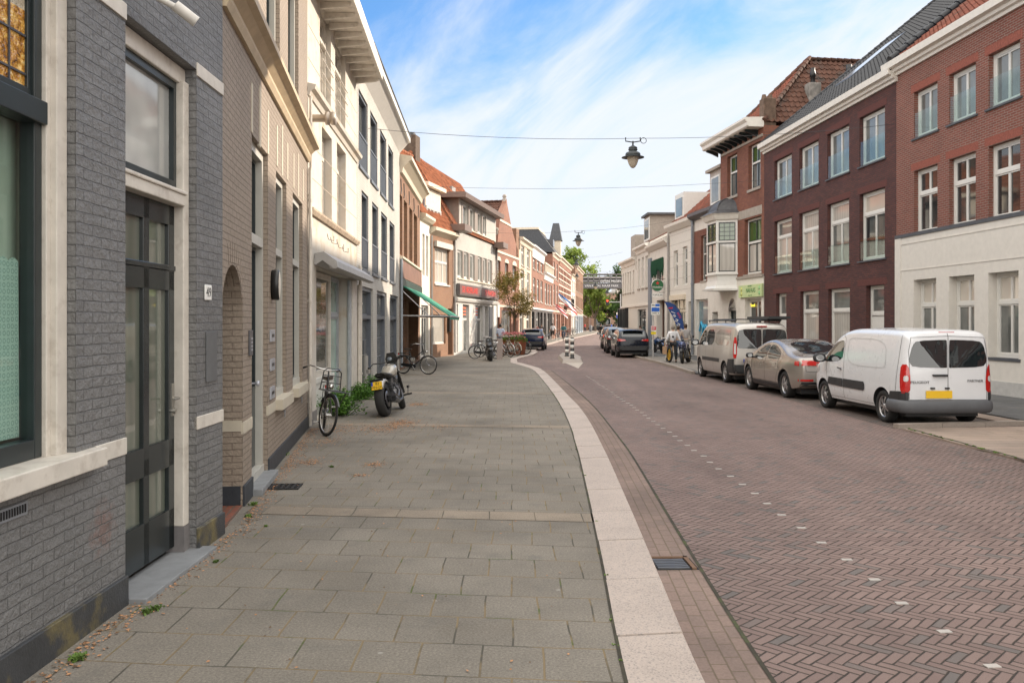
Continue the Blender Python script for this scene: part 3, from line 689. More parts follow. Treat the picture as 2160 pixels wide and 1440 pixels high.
def clear_glass(name, tint=(.8, .9, .88), fres=1.45, base=.08):
    m = bpy.data.materials.new(name); m.use_nodes = True; t = m.node_tree; t.nodes.clear()
    tr = N(t, 'ShaderNodeBsdfTransparent'); tr.inputs[0].default_value = rgba(tint); gl = N(t, 'ShaderNodeBsdfGlossy'); gl.inputs['Roughness'].default_value = .02
    fr = N(t, 'ShaderNodeFresnel'); fr.inputs[0].default_value = fres; mx_ = N(t, 'ShaderNodeMixShader'); o = N(t, 'ShaderNodeOutputMaterial')
    bf_ = N(t, 'ShaderNodeNewGeometry').outputs['Backfacing']; t.links.new(MATH(t, 'MULTIPLY', MATH(t, 'ADD', fr.outputs[0], base, clamp=True), MATH(t, 'SUBTRACT', 1.0, bf_)), mx_.inputs[0]); t.links.new(tr.outputs[0], mx_.inputs[1]); t.links.new(gl.outputs[0], mx_.inputs[2]); t.links.new(mx_.outputs[0], o.inputs[0])
    MATS[name] = m; return m
GUARD = clear_glass('guard_glass', (.88, .94, .93), base=.05); CLR = clear_glass('clear_glass', (.92, .96, .94), base=.0)

# ================================================================== LEFT SIDE
# ---- L1: grey painted house close to the camera
L1 = Bldg('grey_brick_house', 'dark grey painted brick house with stained glass window and white sill beside the camera', (-2.60, .6), (-2.59, 7.55), D=7)
b = L1; yv = lambda Y: Y-.6            # local u from street distance
uw1 = yv(5.02); ud0, ud1 = yv(5.66), yv(6.93)
b.hole(yv(1.6), uw1, 1.12, 5.2, .06); b.hole(ud0, ud1, .06, 4.02, .09)
b.wall(-.1, 9.2, BK_GREY)
b.box('plinth', mat('tarred_plinth', (.045, .048, .052), .5, var=.2, bmp=.4, c2=(.17, .14, .06), c2scale=2, c2amt=1.0), 0, ud0-.002, -.025, .02, -.1, .255, bv=.006)
b.box('plinth', MATS['tarred_plinth'], ud1+.002, b.W, -.025, .02, -.1, .255, bv=.006)
b.box('sill', WFO, yv(1.2), yv(5.24), -.085, .14, 1.062, 1.175, bv=.008)
b.box('stone_band', WFO, yv(5.24)+.003, ud0, -.012, .02, 1.066, 1.178, bv=.004)
b.box('stone_band', WFO, ud1, b.W, -.012, .02, 1.066, 1.172, bv=.004)
b.box('stone_band', WFO, 0, ud0, -.012, .02, 3.97, 4.08, bv=.004); b.box('stone_band', WFO, ud1, b.W, -.012, .02, 3.97, 4.08, bv=.004)
# big window: white post, dark sash, clear lower light with lace, leaded amber upper light
wf = MB(); wu1 = uw1-.003
wf.box(wu1-.115, wu1, .05, .2, 1.172, 5.19); wf.box(wu1-.16, wu1-.113, .085, .2, 1.172, 5.19); wf.box(yv(1.6), wu1-.16, .085, .2, 5.05, 5.19)
win = wf.build('window', WFO, b.root); bevel(win, .006)
sa = MB(); a0, a1 = yv(1.6), wu1-.162
sa.box(a1-.075, a1, .11, .2, 1.176, 5.04); sa.box(a0, a1-.075, .11, .2, 1.176, 1.285); sa.box(a0, a1, .075, .2, 3.08, 3.21); sa.box(a1-.105, a1-.075, .13, .19, 3.21, 5.04); sa.box(a0, a1-.105, .13, .19, 3.21, 3.27)
o = sa.build('sash', DF, win); bevel(o, .005)
pn = MB(); pn.box(a0, a1-.07, .15, .156, 1.28, 3.09); pn.build('pane', CLR, win)
# room behind: lace half curtain, pale wall and soft side
lace_m, t_, b_ = newmat('lace'); setb(b_, .9); v_ = coords(t_)
vo = N(t_, 'ShaderNodeTexVoronoi'); vo.inputs['Scale'].default_value = 26; vo.inputs['Randomness'].default_value = .15; t_.links.new(v_, vo.inputs['Vector'])
ring = ramp_(t_, vo.outputs['Distance'], [(.22, 0.), (.28, 1.), (.36, 1.), (.42, 0.)]); t_.links.new(mixc(t_, ring, (.38, .52, .47), (.20, .32, .29)), b_.inputs['Base Color']); MATS['lace'] = lace_m
lc = MB(); nsc = 34; pts = [(a0, 1.30), (a1-.07, 1.30)]
for i in range(nsc+1):
    u = (a1-.08)+(a0-(a1-.08))*i/nsc
    for k in range(4): pts.append((u-(a1-a0)/nsc*k/4, 2.29+.022*math.sin(math.pi*k/4)))
lc.prism(pts, 'y', .20, .203); lc.build('lace_curtain', lace_m, win)
rm = MB(); rm.box(a0, a1+.1, .75, .76, .9, 3.2); rm.box(a1+.02, a1+.03, .2, .75, .9, 3.2); rm.box(a0, a1+.1, .2, .76, .9, .92)
rm.build('room_wall', mat('room_wall', (.34, .36, .30), .9), win)
nc = MB(); nc.box(a0, a1, .26, .262, 2.2, 3.1); nc.build('net_curtain', mat('net_curtain', (.36, .42, .36), .9, var=.2, scale=1.2), win)
sg, t_, b_ = newmat('stained_glass'); setb(b_, .12, spec=.8, ior=1.6); v_ = coords(t_); sp = N(t_, 'ShaderNodeSeparateXYZ'); t_.links.new(v_, sp.inputs[0])
MATS['stained_glass'] = sg
amb = ramp_(t_, noise(t_, v_, 14, 5, .6, 1.5), [(.30, (.10, .035, .004)), (.48, (.50, .22, .02)), (.62, (.80, .50, .12)), (.8, (.95, .85, .6))])
pale = ramp_(t_, noise(t_, v_, 12, 4), [(.3, (.40, .33, .22)), (.7, (.66, .60, .48))])
hi = MATH(t_, 'GREATER_THAN', sp.outputs[1], 3.70); t_.links.new(mixc(t_, hi, amb, pale), b_.inputs['Base Color'])
bump(t_, b_, noise(t_, v_, 16, 3), .9, .03)
pn = MB(); pn.box(a0, a1-.10, .15, .156, 3.26, 5.05); o = pn.build('stained_pane', sg, win)
ld = MB(); u = a1-.105; i = 0
while u-.03 > a0:
    u -= .155; ld.box(u-.006, u+.006, .141, .149, 3.27, 5.04)
for z in [3.34+.215*i for i in range(8)]: ld.box(a0, a1-.105, .1395, .1485, z-.006, z+.006)
ld.build('leading', mat('lead_came', (.10, .10, .11), .4, metal=.5), o)
# door
dr = MB(); e = .09
dr.box(ud0, ud1, e, .2, 3.88, 4.015); dr.box(ud1-.115, ud1-.003, .06, .2, .30, 3.9); dr.box(ud0+.003, ud0+.12, .06, .2, .30, 3.9)
dr.box(ud0, ud1-.115, .045, .2, 2.88, 2.97); dr.box(ud0, ud1-.1, .03, .2, 2.97, 3.0)
door = dr.build('door_frame', WFO, b.root); bevel(door, .008)
pb = MB(); pb.box(ud1-.12, ud1-.001, .055, .2, .07, .30); pb.build('frame_foot', mat('foot_stone', (.16, .15, .15), .7, var=.3), door)
da, db = ud0+.12, ud1-.115; tw = MB(); tw.box(da, db, .12, .2, 3.0, 3.08); tw.box(db-.05, db, .12, .2, 3.08, 3.88); tw.box(da, da+.05, .12, .2, 3.08, 3.88); tw.box(da+.05, db-.05, .12, .2, 3.82, 3.88); tw.build('transom_sash', DF, door)
tp = MB(); tp.box(da+.04, db-.04, .16, .166, 3.07, 3.83); tp.build('pane', glass('glass_milk', (.35, .36, .35), rough=.06, ior=1.9), door)
lf = MB(); m_ = (da+db)/2; y0, y1 = .135, .19
for (z0, z1) in [(2.72, 2.88), (2.20, 2.36), (.80, 1.02), (.14, .46)]: lf.box(da, db, y0, y1, z0, z1)
lf.box(da, db, y0-.012, y1, 2.36, 2.40)
for (u0, u1) in [(da, da+.10), (m_-.05, m_+.05), (db-.11, db)]: lf.box(u0, u1, y0, y1, .14, 2.88)
leaf = lf.build('door', mat('green_door_paint', (.016, .022, .024), .22, var=.2, spec=.6), b.root); bevel(leaf, .006)
dp_ = MB(); dp_.box(da+.05, db-.05, .168, .174, .44, 2.8); dp_.build('pane', glass('glass_door', (.11, .13, .10), ior=1.6, fold=((.15, .16, .13), 2.0)), leaf)
hd = MB(); hd.box(db-.075, db-.045, y0-.014, y0, 1.20, 1.46); hd.tube([(db-.06, y0, 1.34), (db-.06, y0-.06, 1.34), (db-.17, y0-.065, 1.34)], .011, 8); hd.tube([(db-.06, y0, 1.24), (db-.06, y0-.035, 1.24)], .02, 10); hd.build('handle', mat('brushed_steel', (.5, .48, .44), .35, metal=.9), leaf)
b.box('doorstep', mat('step_stone', (.22, .23, .24), .7, var=.15, bmp=.2), ud0+.0, ud1+.08, -.14, .19, .0, .095, bv=.006)
# number plate, flap, vent, lamp arm
o = b.box('number_plate', mat('enamel_white', (.8, .8, .78), .3), yv(7.09), yv(7.24), -.016, -.003, 2.135, 2.265, bv=.01)
text_mesh('number', '49', .115, BLK, o, Matrix.Translation((yv(7.165), -.0175, 2.198)) @ Matrix.Rotation(R(90), 4, 'X'), .001)
b.box('meter_flap', mat('grey_paint_flap', (.115, .12, .125), .5), yv(7.13), yv(7.38), -.012, -.002, 1.44, 1.87, bv=.003)
vb = MB(); vb.box(yv(4.05), yv(4.50), -.012, .0, .93, 1.0); vent = vb.build('air_vent', mat('grey_plastic', (.2, .21, .23), .5), b.root)
vb = MB()
for i in range(18): vb.box(yv(4.07)+i*.0235, yv(4.07)+i*.0235+.008, -.018, -.0125, .945, .988)
vb.build('slat', BLK, vent)
lm = MB(); lm.tube([(yv(5.70), -.02, 4.18), (yv(5.70), -.16, 4.16), (yv(5.80), -.30, 4.10)], .022, 10); lm.tube([(yv(5.79), -.28, 4.12), (yv(5.86), -.40, 4.03)], .04, 12); lm.build('wall_spotlight', mat('white_metal', (.6, .58, .54), .4), b.root)

# ---- L2: taupe painted house
A2, B2 = (-2.615, 7.60), (-3.66, 15.1)
L2 = Bldg('taupe_brick_house', 'taupe painted brick house with arched passage, cornice and tall white framed windows', A2, B2, D=7); b = L2
TF = mat('pale_grey_frame', (.47, .46, .42), .45, var=.05); TB = mat('pale_band', (.52, .47, .38), .7, var=.08)
# arched passage
ua0, ua1 = .02, b.U(512); zs_, za_ = 1.99, 2.50
ua0 = 0.0; b.holes.append((ua0, ua1, -.1, za_, 1.6))
ut0, ut1 = b.U(531), b.U(565); zt_ = 4.0
b.window(ut0, ut1, .10, zt_, dp=.055, gd=.06, frame=TF, fw=.10, cols=1, transom=.27, pane=GD, sash=DF, name='door', panel=.35)
for (x0, x1) in ((582, 604), (617.5, 638)):
    b.window(b.U(x0), b.U(x1), .93, 3.94, dp=.055, gd=.055, frame=TF, fw=.085, cols=1, transom=.335, pane=GD, sash=DF, sill=(TB, .13, .10, .06))
for (x0, x1) in ((520, 539), (562, 590), (607.6, 629.5)):
    b.window(b.U(x0), b.U(x1), 5.20, 8.2, dp=.055, gd=.055, frame=TF, fw=.085, cols=1, transom=.3, pane=GG, sash=DF)
b.wall(-.1, 9.3, BK_TAUP)
mb = MB(); cx, rad = (ua0+ua1)/2, (ua1-ua0)/2; nseg = 14
arc = [(cx+rad*math.cos(math.pi*i/nseg), zs_+(za_-zs_)*math.sin(math.pi*i/nseg)) for i in range(nseg+1)]
for i in range(nseg):
    (xa, zA), (xb, zB) = arc[i], arc[i+1]
    mb.quad((xb, .001, zB), (xa, .001, zA), (xa, .001, za_+.001), (xb, .001, za_+.001)); mb.quad((xa, 0, zA), (xb, 0, zB), (xb, 1.6, zB), (xa, 1.6, zA))
mb.build('arch_spandrel', BK_TAUP, b.root)
mb = MB()
for i in range(19):                                   # ring of upright bricks
    a = math.pi*(i+.5)/19
    if a > 2.0: continue
    M = Matrix.Translation((cx, 0, zs_)) @ Matrix.Rotation(-(a-math.pi/2), 4, 'Y')
    rr_ = rad*.5+(za_-zs_)*.5; q = abs(math.cos(a)); r0 = rad*q+(za_-zs_)*(1-q)+.02
    mb.box(-.027, .027, -.003, .01, r0+.0, r0+.20, M=M)
mb.build('arch_bricks', BK_TAUP, b.root)
b.box('passage_door', DF, ua0, ua1, 1.55, 1.62, .06, za_)
b.box('passage_floor', BK_NAF, ua0+.002, ua1-.002, 0, 1.55, .02, .075)
PL2 = mat('navy_plinth', (.03, .036, .045), .5, var=.2, bmp=.2)
b.box('plinth', PL2, ua1+.001, ut0-.003, -.02, .02, -.1, .27, bv=.005); b.box('plinth', PL2, ut1+.003, b.W-.02, -.02, .02, -.1, .27, bv=.005)
b.box('plinth', PL2, ua1-.012, ua1+.012, .02, 1.5, -.1, .27); b.box('stone_band', TB, ua1-.01, ua1+.012, .01, 1.5, .83, .94)
for (u0, u1) in ((ua1, ut0), (ut1, b.W)): b.box('stone_band', TB, u0-.001, u1, -.010, .02, .80, .92, bv=.003)
b.box('doorstep', MATS['step_stone'], ut0-.04, ut1+.06, -.12, .12, -.02, .13, bv=.006)
for x in (531, 548, 565, 584, 595, 606, 619, 629, 639):
    u = b.U(x); b.box('keystone', TB, u-.05, u+.05, -.008, .02, 3.97+(.04 if x not in (548, 595, 629) else .0), 4.55+(.12 if x in (548, 595, 629) else 0), bv=.003)
b.bar([(-.04, 4.80), (-.07, 4.87), (-.06, 4.93), (-.14, 5.01), (-.21, 5.04), (-.21, 5.11), (.02, 5.15), (.02, 4.80)], mat('sand_cornice', (.50, .40, .27), .55), 'cornice', .01, b.W-.01)
# oval lamp, letter boxes, intercom, door knob
u = b.U(573); mb = MB(); M = Matrix.Translation((u, -.055, 2.42)) @ Matrix.Rotation(R(90), 4, 'X') @ Matrix.Diagonal((.62, 1.0, 1, 1))
mb.lathe([(0, -.05), (.19, -.05), (.195, .03), (.17, .045)], 24, M=M); lamp = mb.build('wall_lamp', BLK, b.root)
mb = MB(); mb.lathe([(.17, .044), (.1, .052), (0, .055)], 24, M=M); mb.build('lamp_glass', mat('opal', (.7, .66, .58), .3), lamp)
SIL = mat('silver_plate', (.45, .47, .52), .35, metal=.5)
for (py) in (708, 769, 828):
    z = b.Z(572, py); o = b.box('letter_box', SIL, b.U(568.5), b.U(577), -.02, 0, z-.075, z+.075, bv=.004); b.box('flap', BLK, b.U(570.5), b.U(575), -.024, -.0205, z-.018, z+.022, parent=o)
z = b.Z(526, 722); o = b.box('intercom', mat('dark_steel', (.12, .12, .13), .4, metal=.5), b.U(523.5), b.U(530), -.02, -.001, z-.14, z+.13, bv=.003); mb = MB()
for i in range(4): mb.box(b.U(525.5), b.U(528.5), -.026, -.0205, z-.09+i*.04, z-.07+i*.04)
mb.build('button', SIL, o)
mb = MB(); M = Matrix.Translation((b.U(536), .03, b.Z(537, 808))) @ Matrix.Rotation(R(90), 4, 'X'); mb.lathe([(.0, .09), (.03, .085), (.03, .06), (.012, .05), (.012, 0)], 14, M=M); mb.build('door_knob', SIL, b.root)
for (px, py) in ((596.5, 870), (633, 842)):          # little wall anchors
    u, z = b.U(px), b.Z(px, py); mb = MB(); mb.tube([(u-.05, -.02, z+.03), (u, -.03, z), (u+.05, -.02, z+.035)], .008, 6); mb.tube([(u, -.03, z), (u+.01, -.025, z-.06)], .008, 6); mb.build('wall_anchor', SIL, b.root)
b.pipe(b.W-.03, .1, 4.7, WFO, .03, -.05)

# ---- L3: white house with peeling plaster and shop front
A3, B3 = (-3.66, 15.1), (-3.99, 21.7)
L3 = Bldg('peeling_white_house', 'old white plastered house with peeling paint, bracketed eaves and empty shop window', A3, B3, D=8); b = L3
for (x0, x1, xr, yt, yb) in ((674.7, 698, 698, 52, 227), (706.8, 728.6, 728.6, 118, 278)):
    f = b.pw(x0, x1, xr, yt, yb, dp=.10, gd=.04, frame=WFO, fw=.07, cols=2, transom=.3, tcols=1, pane=GC, tpane=GG, sash=WFO)
    u0, u1 = b.U(x0), b.U(x1); mb = MB(); zb = b.Z(xr, yb)
    for k in (.35, .62, .9): mb.tube([(u0, -.05, zb+k), (u1, -.05, zb+k)], .014, 6)
    mb.build('window_rail', WFO, f)
for (x0, x1, xr, yt, yb) in ((679, 700, 700, 294, 472), (710.6, 729.5, 729.5, 325, 489)):
    b.pw(x0, x1, xr, yt, yb, dp=.16, frame=WFO, fw=.07, cols=1, transom=.24, pane=glass('tan_blind', (.40, .31, .23), fold=((.36, .28, .20), .3)), tpane=GG, sash=WFO)
su0, su1 = b.U(667), b.U(735)
b.hole(su0, su1, .1, 3.0, .25)
b.wall(-.1, 8.25, PEEL)
zc = b.Z(750.5, 331); b.bar([(-.03, zc-.14), (-.06, zc-.06), (-.13, zc-.02), (-.15, zc+.05), (.02, zc+.09), (.02, zc-.14)], PEEL, 'string_course', .01, b.W-.02)
zc = 3.98; b.bar([(-.05, zc-.07), (-.09, zc), (-.09, zc+.04), (.02, zc+.07), (.02, zc-.07)], mat('weathered_ledge', (.40, .32, .24), .9, var=.3), 'ledge', .1, b.W-.02)
b.box('soffit', WFO, -.25, b.W, -.62, .02, 8.18, 8.25); b.box('gutter_board', WFO, -.25, b.W, -.66, -.60, 8.17, 8.50); b.box('eave_top', WFO, -.25, b.W, -.60, 8, 8.44, 8.5)
for i in range(12):
    u = .2+i*.57; mb = MB(); mb.prism([(0.02, 8.176), (-.56, 8.176), (-.58, 8.13), (-.50, 8.09), (0.02, 8.03)], 'x', u-.035, u+.035); mb.build('eave_bracket', WFO, b.root)
# awning case over the shop, window, door
zc = 3.07; o = b.bar([(0, zc-.02), (-.02, zc+.16), (-.18, zc+.19), (-.42, zc+.02), (-.44, zc-.10), (-.38, zc-.13), (-.16, zc+.03), (-.02, zc-.06)], mat('awning_case', (.36, .35, .34), .45, metal=.3), 'awning_case', su0-.25, b.U(763) if b.U(763) < b.W+.3 else b.W-.02)
mb = MB(); mb.tube([(su0-.2, -.33, zc-.07), (b.W-.1, -.33, zc-.07)], .06, 12); mb.build('awning_roll', mat('roll_grey', (.42, .40, .38), .6), o)
f = b.window(su0+.03, b.U(717), .82, 2.98, dp=.20, frame=WFO, fw=.08, cols=1, pane=glass('shop_glass', (.10, .10, .085), ior=1.9, wob=.05), sash=WFO, name='shop_window', cut=False)
b.window(b.U(717)+.01, su1-.05, .14, 2.98, dp=.22, frame=mat('blue_grey_wood', (.36, .38, .40), .6, var=.15), fw=.07, cols=1, transom=.30, pane=glass('mint_glass', (.20, .30, .27), ior=1.7), name='shop_door', cut=False)
mb = MB(); n = 9; u_a, u_b = su0+.03, b.U(717)
for i in range(n): mb.box(u_a+(u_b-u_a)*i/n+.004, u_a+(u_b-u_a)*(i+1)/n-.004, .14, .2, .1, .72)
mb.box(u_a, u_b, .12, .3, .72, .82); o = mb.build('stall_riser', mat('white_boards', (.62, .61, .57), .6, var=.08), b.root); bevel(o, .004)
b.box('pilaster', MATS['blue_grey_wood'], su1-.04, su1+.24, -.04, .02, .1, 2.95, bv=.01); b.box('pilaster', WFO, su1+.26, b.U(748), -.06, .02, .1, 2.95, bv=.01)
b.box('soot_plinth', mat('plinth_grey', (.2, .19, .18), .8), 0.02, su0-.01, -.02, .02, -.1, .3)
mb = MB(); u, z = b.U(655.5), b.Z(655, 249); M = Matrix.Translation((u, 0, z)) @ Matrix.Rotation(R(90), 4, 'X'); mb.lathe([(.07, 0), (.07, .26), (.12, .27), (.12, .33), (.10, .335), (.10, .37), (.12, .375), (.12, .45), (0, .455)], 16, M=M); mb.build('flue_pipe', mat('flue_steel', (.42, .36, .30), .4, metal=.5), b.root)
mb = MB()
for (x, y) in ((690, 505), (697, 512), (712, 522), (722, 530)):
    u, z = b.U(x), b.Z(x, y); mb.tube([(u, 0, z+.12), (u, -.03, z), (u+.1, -.12, z-.02), (u+.1, -.12, z+.08)], .008, 6)
mb.build('cable_hook', mat('hook_rust', (.22, .18, .15), .8), b.root)
b.pipe(b.W-.06, .2, 2.9, WFO, .04, -.06); b.pipe(.05, .2, 6.0, WFO, .025, -.05)

for z in (4.6, 5.2, 6.7, 7.3): b.box('plaster_joint', mat('joint_line', (.45, .38, .30), .9), .05, b.W-.05, -.004, .0, z-.006, z+.006)
# ---- L4: white brick house with grey steel windows
A4, B4 = (-3.99, 21.72), (-4.38, 32.9)
L4 = Bldg('white_brick_house', 'white painted brick house with rows of tall grey steel windows and wide flat eaves', A4, B4, D=8); b = L4
GFD = mat('steel_frame', (.115, .13, .155), .4, var=.1)
for (x0, x1, xr, yt, yb) in ((756.5, 775.5, 775.5, 212, 375), (781, 795.9, 795.9, 245, 404), (801.7, 814.8, 814.8, 274, 424), (819, 829.4, 829.4, 299, 440)):
    f = b.window(b.U(x0), b.U(x1), 6.03, 8.05, dp=.04, gd=.07, frame=GFD, fw=.07, cols=2, pane=GG, sill=(GFD, .06, .05, .03))
    u0, u1 = b.U(x0), b.U(x1); mb = MB(); mb.box(u0+.02, u1-.02, -.01, .01, 6.9, 6.94); mb.box(u0+.02, u1-.02, -.01, .01, 6.08, 6.1); mb.box(u0+.05, u1-.05, .012, .018, 6.1, 6.88)
    n = 9
    for i in range(n): uu = u0+.05+(u1-u0-.1)*i/(n-1); mb.box(uu-.006, uu+.006, -.006, .006, 6.1, 6.9)
    mb.build('window_rail', GFD, f)
for (x0, x1) in ((762.7, 777), (785, 798), (804, 816.7), (821.7, 832.3)):
    f = b.window(b.U(x0), b.U(x1), 3.36, 5.48, dp=.04, gd=.07, frame=GFD, fw=.07, cols=2, pane=GG, sill=(GFD, .06, .05, .03))
    u0, u1 = b.U(x0), b.U(x1); mb = MB(); mb.box(u0+.02, u1-.02, -.01, .01, 4.2, 4.24); mb.box(u0+.05, u1-.05, .012, .018, 3.45, 4.19); n = 9
    for i in range(n): uu = u0+.05+(u1-u0-.1)*i/(n-1); mb.box(uu-.006, uu+.006, -.006, .006, 3.45, 4.2)
    mb.build('window_rail', GFD, f)
for k, (x0, x1) in enumerate(((764, 787), (795, 815.7), (822.7, 840))):
    b.window(b.U(x0), b.U(x1), .12, 2.92, dp=.06, gd=.09, frame=GFD, fw=.10, cols=1 if k == 1 else 2, transom=.28, rows=3, pane=GG, name='door' if k == 1 else 'window')
b.wall(-.1, 8.6, BK_WHT)
b.bar([(.02, 8.5), (-.35, 8.92), (-.42, 8.92), (-.42, 9.12), (.02, 9.14)], WF, 'eaves', .0, b.W)
b.box('fascia_cap', BLU, 0, b.W, -.45, -.38, 9.12, 9.16); b.box('roof_slab', mat('bitumen', (.06, .06, .06), .9), 0.02, b.W-.02, .02, 7.9, 8.6, 9.1)
b.pipe(.06, .2, 3.4, WFO, .045, -.08); b.pipe(b.W-.05, .2, 4.4, mat('blue_grey_pipe', (.30, .34, .38), .5), .05, -.08)
# ---- L5: brown brick house with awning
L5 = Bldg('brown_brick_house', 'narrow brown brick house with heavy cream cornice and open green awning', (-4.38, 32.9), (-4.56, 41.8), D=8); b = L5
for (x0, x1) in ((842, 848.5), (852, 859), (863.4, 870), (873, 880)):
    b.window(b.U(x0), b.U(x1), 4.6, 6.95, dp=.16, frame=CRM, fw=.07, cols=2, transom=.28, pane=GG)
b.window(b.U(847), b.U(858), .15, 2.9, dp=.5, frame=DF, cols=1, transom=.2, name='shop_window'); b.window(b.U(862), b.U(882), .15, 2.9, dp=.5, frame=DF, cols=3, name='shop_window')
b.wall(-.1, 8.1, BK_BRN)
b.bar([(-.02, 4.40), (-.14, 4.44), (-.14, 4.52), (.02, 4.55), (.02, 4.4)], CRM, 'ledge', 0, b.W-.02)
b.box('sign_panel', mat('brown_sign', (.20, .10, .07), .5, var=.3, scale=2), .1, b.W-.1, -.10, -.01, 3.68, 4.38, bv=.01)
b.box('shop_fascia', mat('green_black', (.012, .04, .03), .4), .05, b.W-.05, -.12, -.01, 3.30, 3.66, bv=.01)
b.bar([(.02, 7.75), (-.10, 7.8), (-.14, 8.0), (-.38, 8.22), (-.48, 8.27), (-.48, 8.42), (.02, 8.5)], CRM, 'cornice', 0, b.W)
o = b.box('roof', T_OR, .02, b.W-.02, .05, 7.9, 8.1, 8.46)
d = b.box('dormer', TAUP, .3, 2.2, .3, 2.6, 8.46, 9.55); b.box('dormer_window', WF, .5, 2.0, .26, .295, 8.6, 9.45, parent=d)
aw = MB(); aw.prism([(-.12, 3.38), (-1.95, 2.20), (-1.95, 2.05), (-1.93, 2.05), (-1.93, 2.18), (-.12, 3.34)], 'x', .3, b.W-.2)
o = aw.build('awning', mat('green_awning', (.02, .22, .13), .7, var=.1), b.root)
mb = MB(); zf = 2.16
for u in (.34, b.W-.25): mb.tube([(u, -.02, 2.2), (u, -1.95, 2.18)], .03, 8); mb.tube([(u, -.05, 3.2), (u, -1.1, 2.2)], .022, 8)
mb.tube([(.3, -1.95, 2.18), (b.W-.2, -1.95, 2.18)], .035, 8); mb.build('awning_arm', mat('grey_alu', (.45, .45, .46), .4, metal=.5), o)
for x in (844, 850.5, 861.5, 871.5, 881):
    mb = MB(); u = b.U(x); mb.tube([(u, -.03, 7.55), (u, -.05, 7.1), (u-.08, -.04, 6.95)], .02, 6); mb.build('wall_anchor', GRATE, b.root)
# ---- L6 narrow white, L7 ochre brick with dormer
L6 = Bldg('narrow_white_house', 'very narrow cream plastered house between brown brick and ochre brick fronts', (-4.56, 41.8), (-4.30, 44.3), D=7); b = L6
for (x0, x1) in ((891, 896), (898.5, 903.5)): b.window(b.U(x0), b.U(x1), 4.3, 6.4, dp=.1, frame=WF, cols=1, transom=.3, pane=GB)
b.window(.3, b.W-.4, .15, 2.8, dp=.12, frame=WF, cols=3, transom=.2, name='shop_window')
b.wall(-.1, 7.1, STUC); b.bar([(.02, 6.95), (-.15, 7.05), (-.30, 7.2), (-.30, 7.34), (.02, 7.4)], CRM, 'cornice', 0, b.W)
b.roof((0, -.1, 7.3), (b.W, -.1, 7.3), (0, 2.5, 11.3), (b.W, 2.5, 11.3), T_OR)
L7 = Bldg('ochre_brick_house', 'ochre brick house with divided white window, rolled shutter and steep orange roof with dormer', (-4.30, 44.3), (-3.32, 48.1), D=7); b = L7
f = b.window(b.U(917), b.U(947), 4.0, 5.95, dp=.10, frame=WF, cols=3, transom=.38, tcols=3, pane=GB, sill=(WF, .08, .06, .05)); b.box('shutter_box', mat('pale_alu', (.62, .58, .52), .4), b.U(916), b.U(950), -.16, -.005, 5.98, 6.28, parent=f)
b.window(b.U(913), b.U(940), .75, 2.35, dp=.1, frame=WF, cols=1, pane=GC, name='shop_window'); b.window(b.U(945), b.U(954), .12, 2.7, dp=.3, frame=DF, cols=1, name='door')
b.wall(-.1, 6.75, BK_ORG); b.bar([(.02, 6.55), (-.12, 6.65), (-.34, 6.78), (-.36, 6.95), (.02, 7.0)], CRM, 'cornice', 0, b.W)
r7 = b.roof((0, -.15, 6.95), (b.W, -.15, 6.95), (-.2, 2.5, 11.5), (b.W, 2.5, 11.5), T_OR)
d = b.box('dormer', mat('dormer_grey', (.20, .19, .20), .6), .35, 2.95, .45, 3.2, 7.45, 9.15); b.box('dormer_roof', CRM, .2, 3.1, .15, 3.2, 9.15, 9.38, parent=d, bv=.02)
b.box('shutter', mat('cream_shutter', (.70, .62, .50), .5), .45, 2.85, .41, .447, 8.15, 9.1, parent=d); b.window(.5, 2.8, 7.55, 8.12, dp=.36, frame=WF, cols=4, pane=GG, cut=False, name='dormer_window')
mat('sooty_brick', (.10, .07, .05), .9, var=.3)
b.pipe(b.W-.05, .2, 6.6, r=.05); b.pipe(.03, .2, 6.5, r=.05)
b.box('wall_letterbox', BLK, b.U(943.5), b.U(947), -.14, -.005, 1.4, 2.2)
# ---- L8: white shop with big dormer storey
L8 = Bldg('white_shop_building', 'white brick shop building with brown panelled window bands, red letter sign and flat dormer', (-3.32, 48.1), (-1.13, 59.1), D=8); b = L8
for (x0, x1) in ((965, 974.5), (978, 987), (991, 1000), (1007.5, 1015), (1018.6, 1025.5), (1029, 1036)): b.window(b.U(x0), b.U(x1), 4.55, 6.15, dp=.08, frame=WF, fw=.08, cols=1, pane=GG)
for (x0, x1) in ((976, 987), (991, 1000.5), (1007, 1015.5), (1018, 1025.5)): b.window(b.U(x0), b.U(x1), 7.65, 9.0, dp=.08, frame=WF, fw=.08, cols=1, pane=GG)
zs8 = (3.1,); b.window(b.U(963), b.U(966.5), .2, 3.0, dp=.15, frame=WF, cols=1, name='shop_window')
b.window(b.U(976), b.U(990), .12, 3.0, dp=.15, frame=WF, cols=2, transom=.30, tcols=1, pane=GG, name='door'); b.window(b.U(1003), b.U(1019), .12, 3.0, dp=.15, frame=WF, cols=2, transom=.30, tcols=1, name='door')
b.window(b.U(1023), b.U(1030), .12, 3.0, dp=.4, frame=WF, cols=1, name='door')
b.wall(-.1, 3.15, mat('shop_white', (.60, .58, .55), .6)); b.wall(3.15, 7.35, BK_WHT); 
u0 = b.U(969); b.wall(7.35, 9.25, BK_WHT, 'dormer_wall', u0=u0)
b.box('dark_stone_pier', mat('dark_mosaic', (.06, .065, .075), .5, var=.5, scale=30), b.U(1031), b.U(1038), -.02, .05, .06, 3.0); b.box('corner_pier', WF, b.U(1039), b.W, -.08, .02, .06, 3.1)
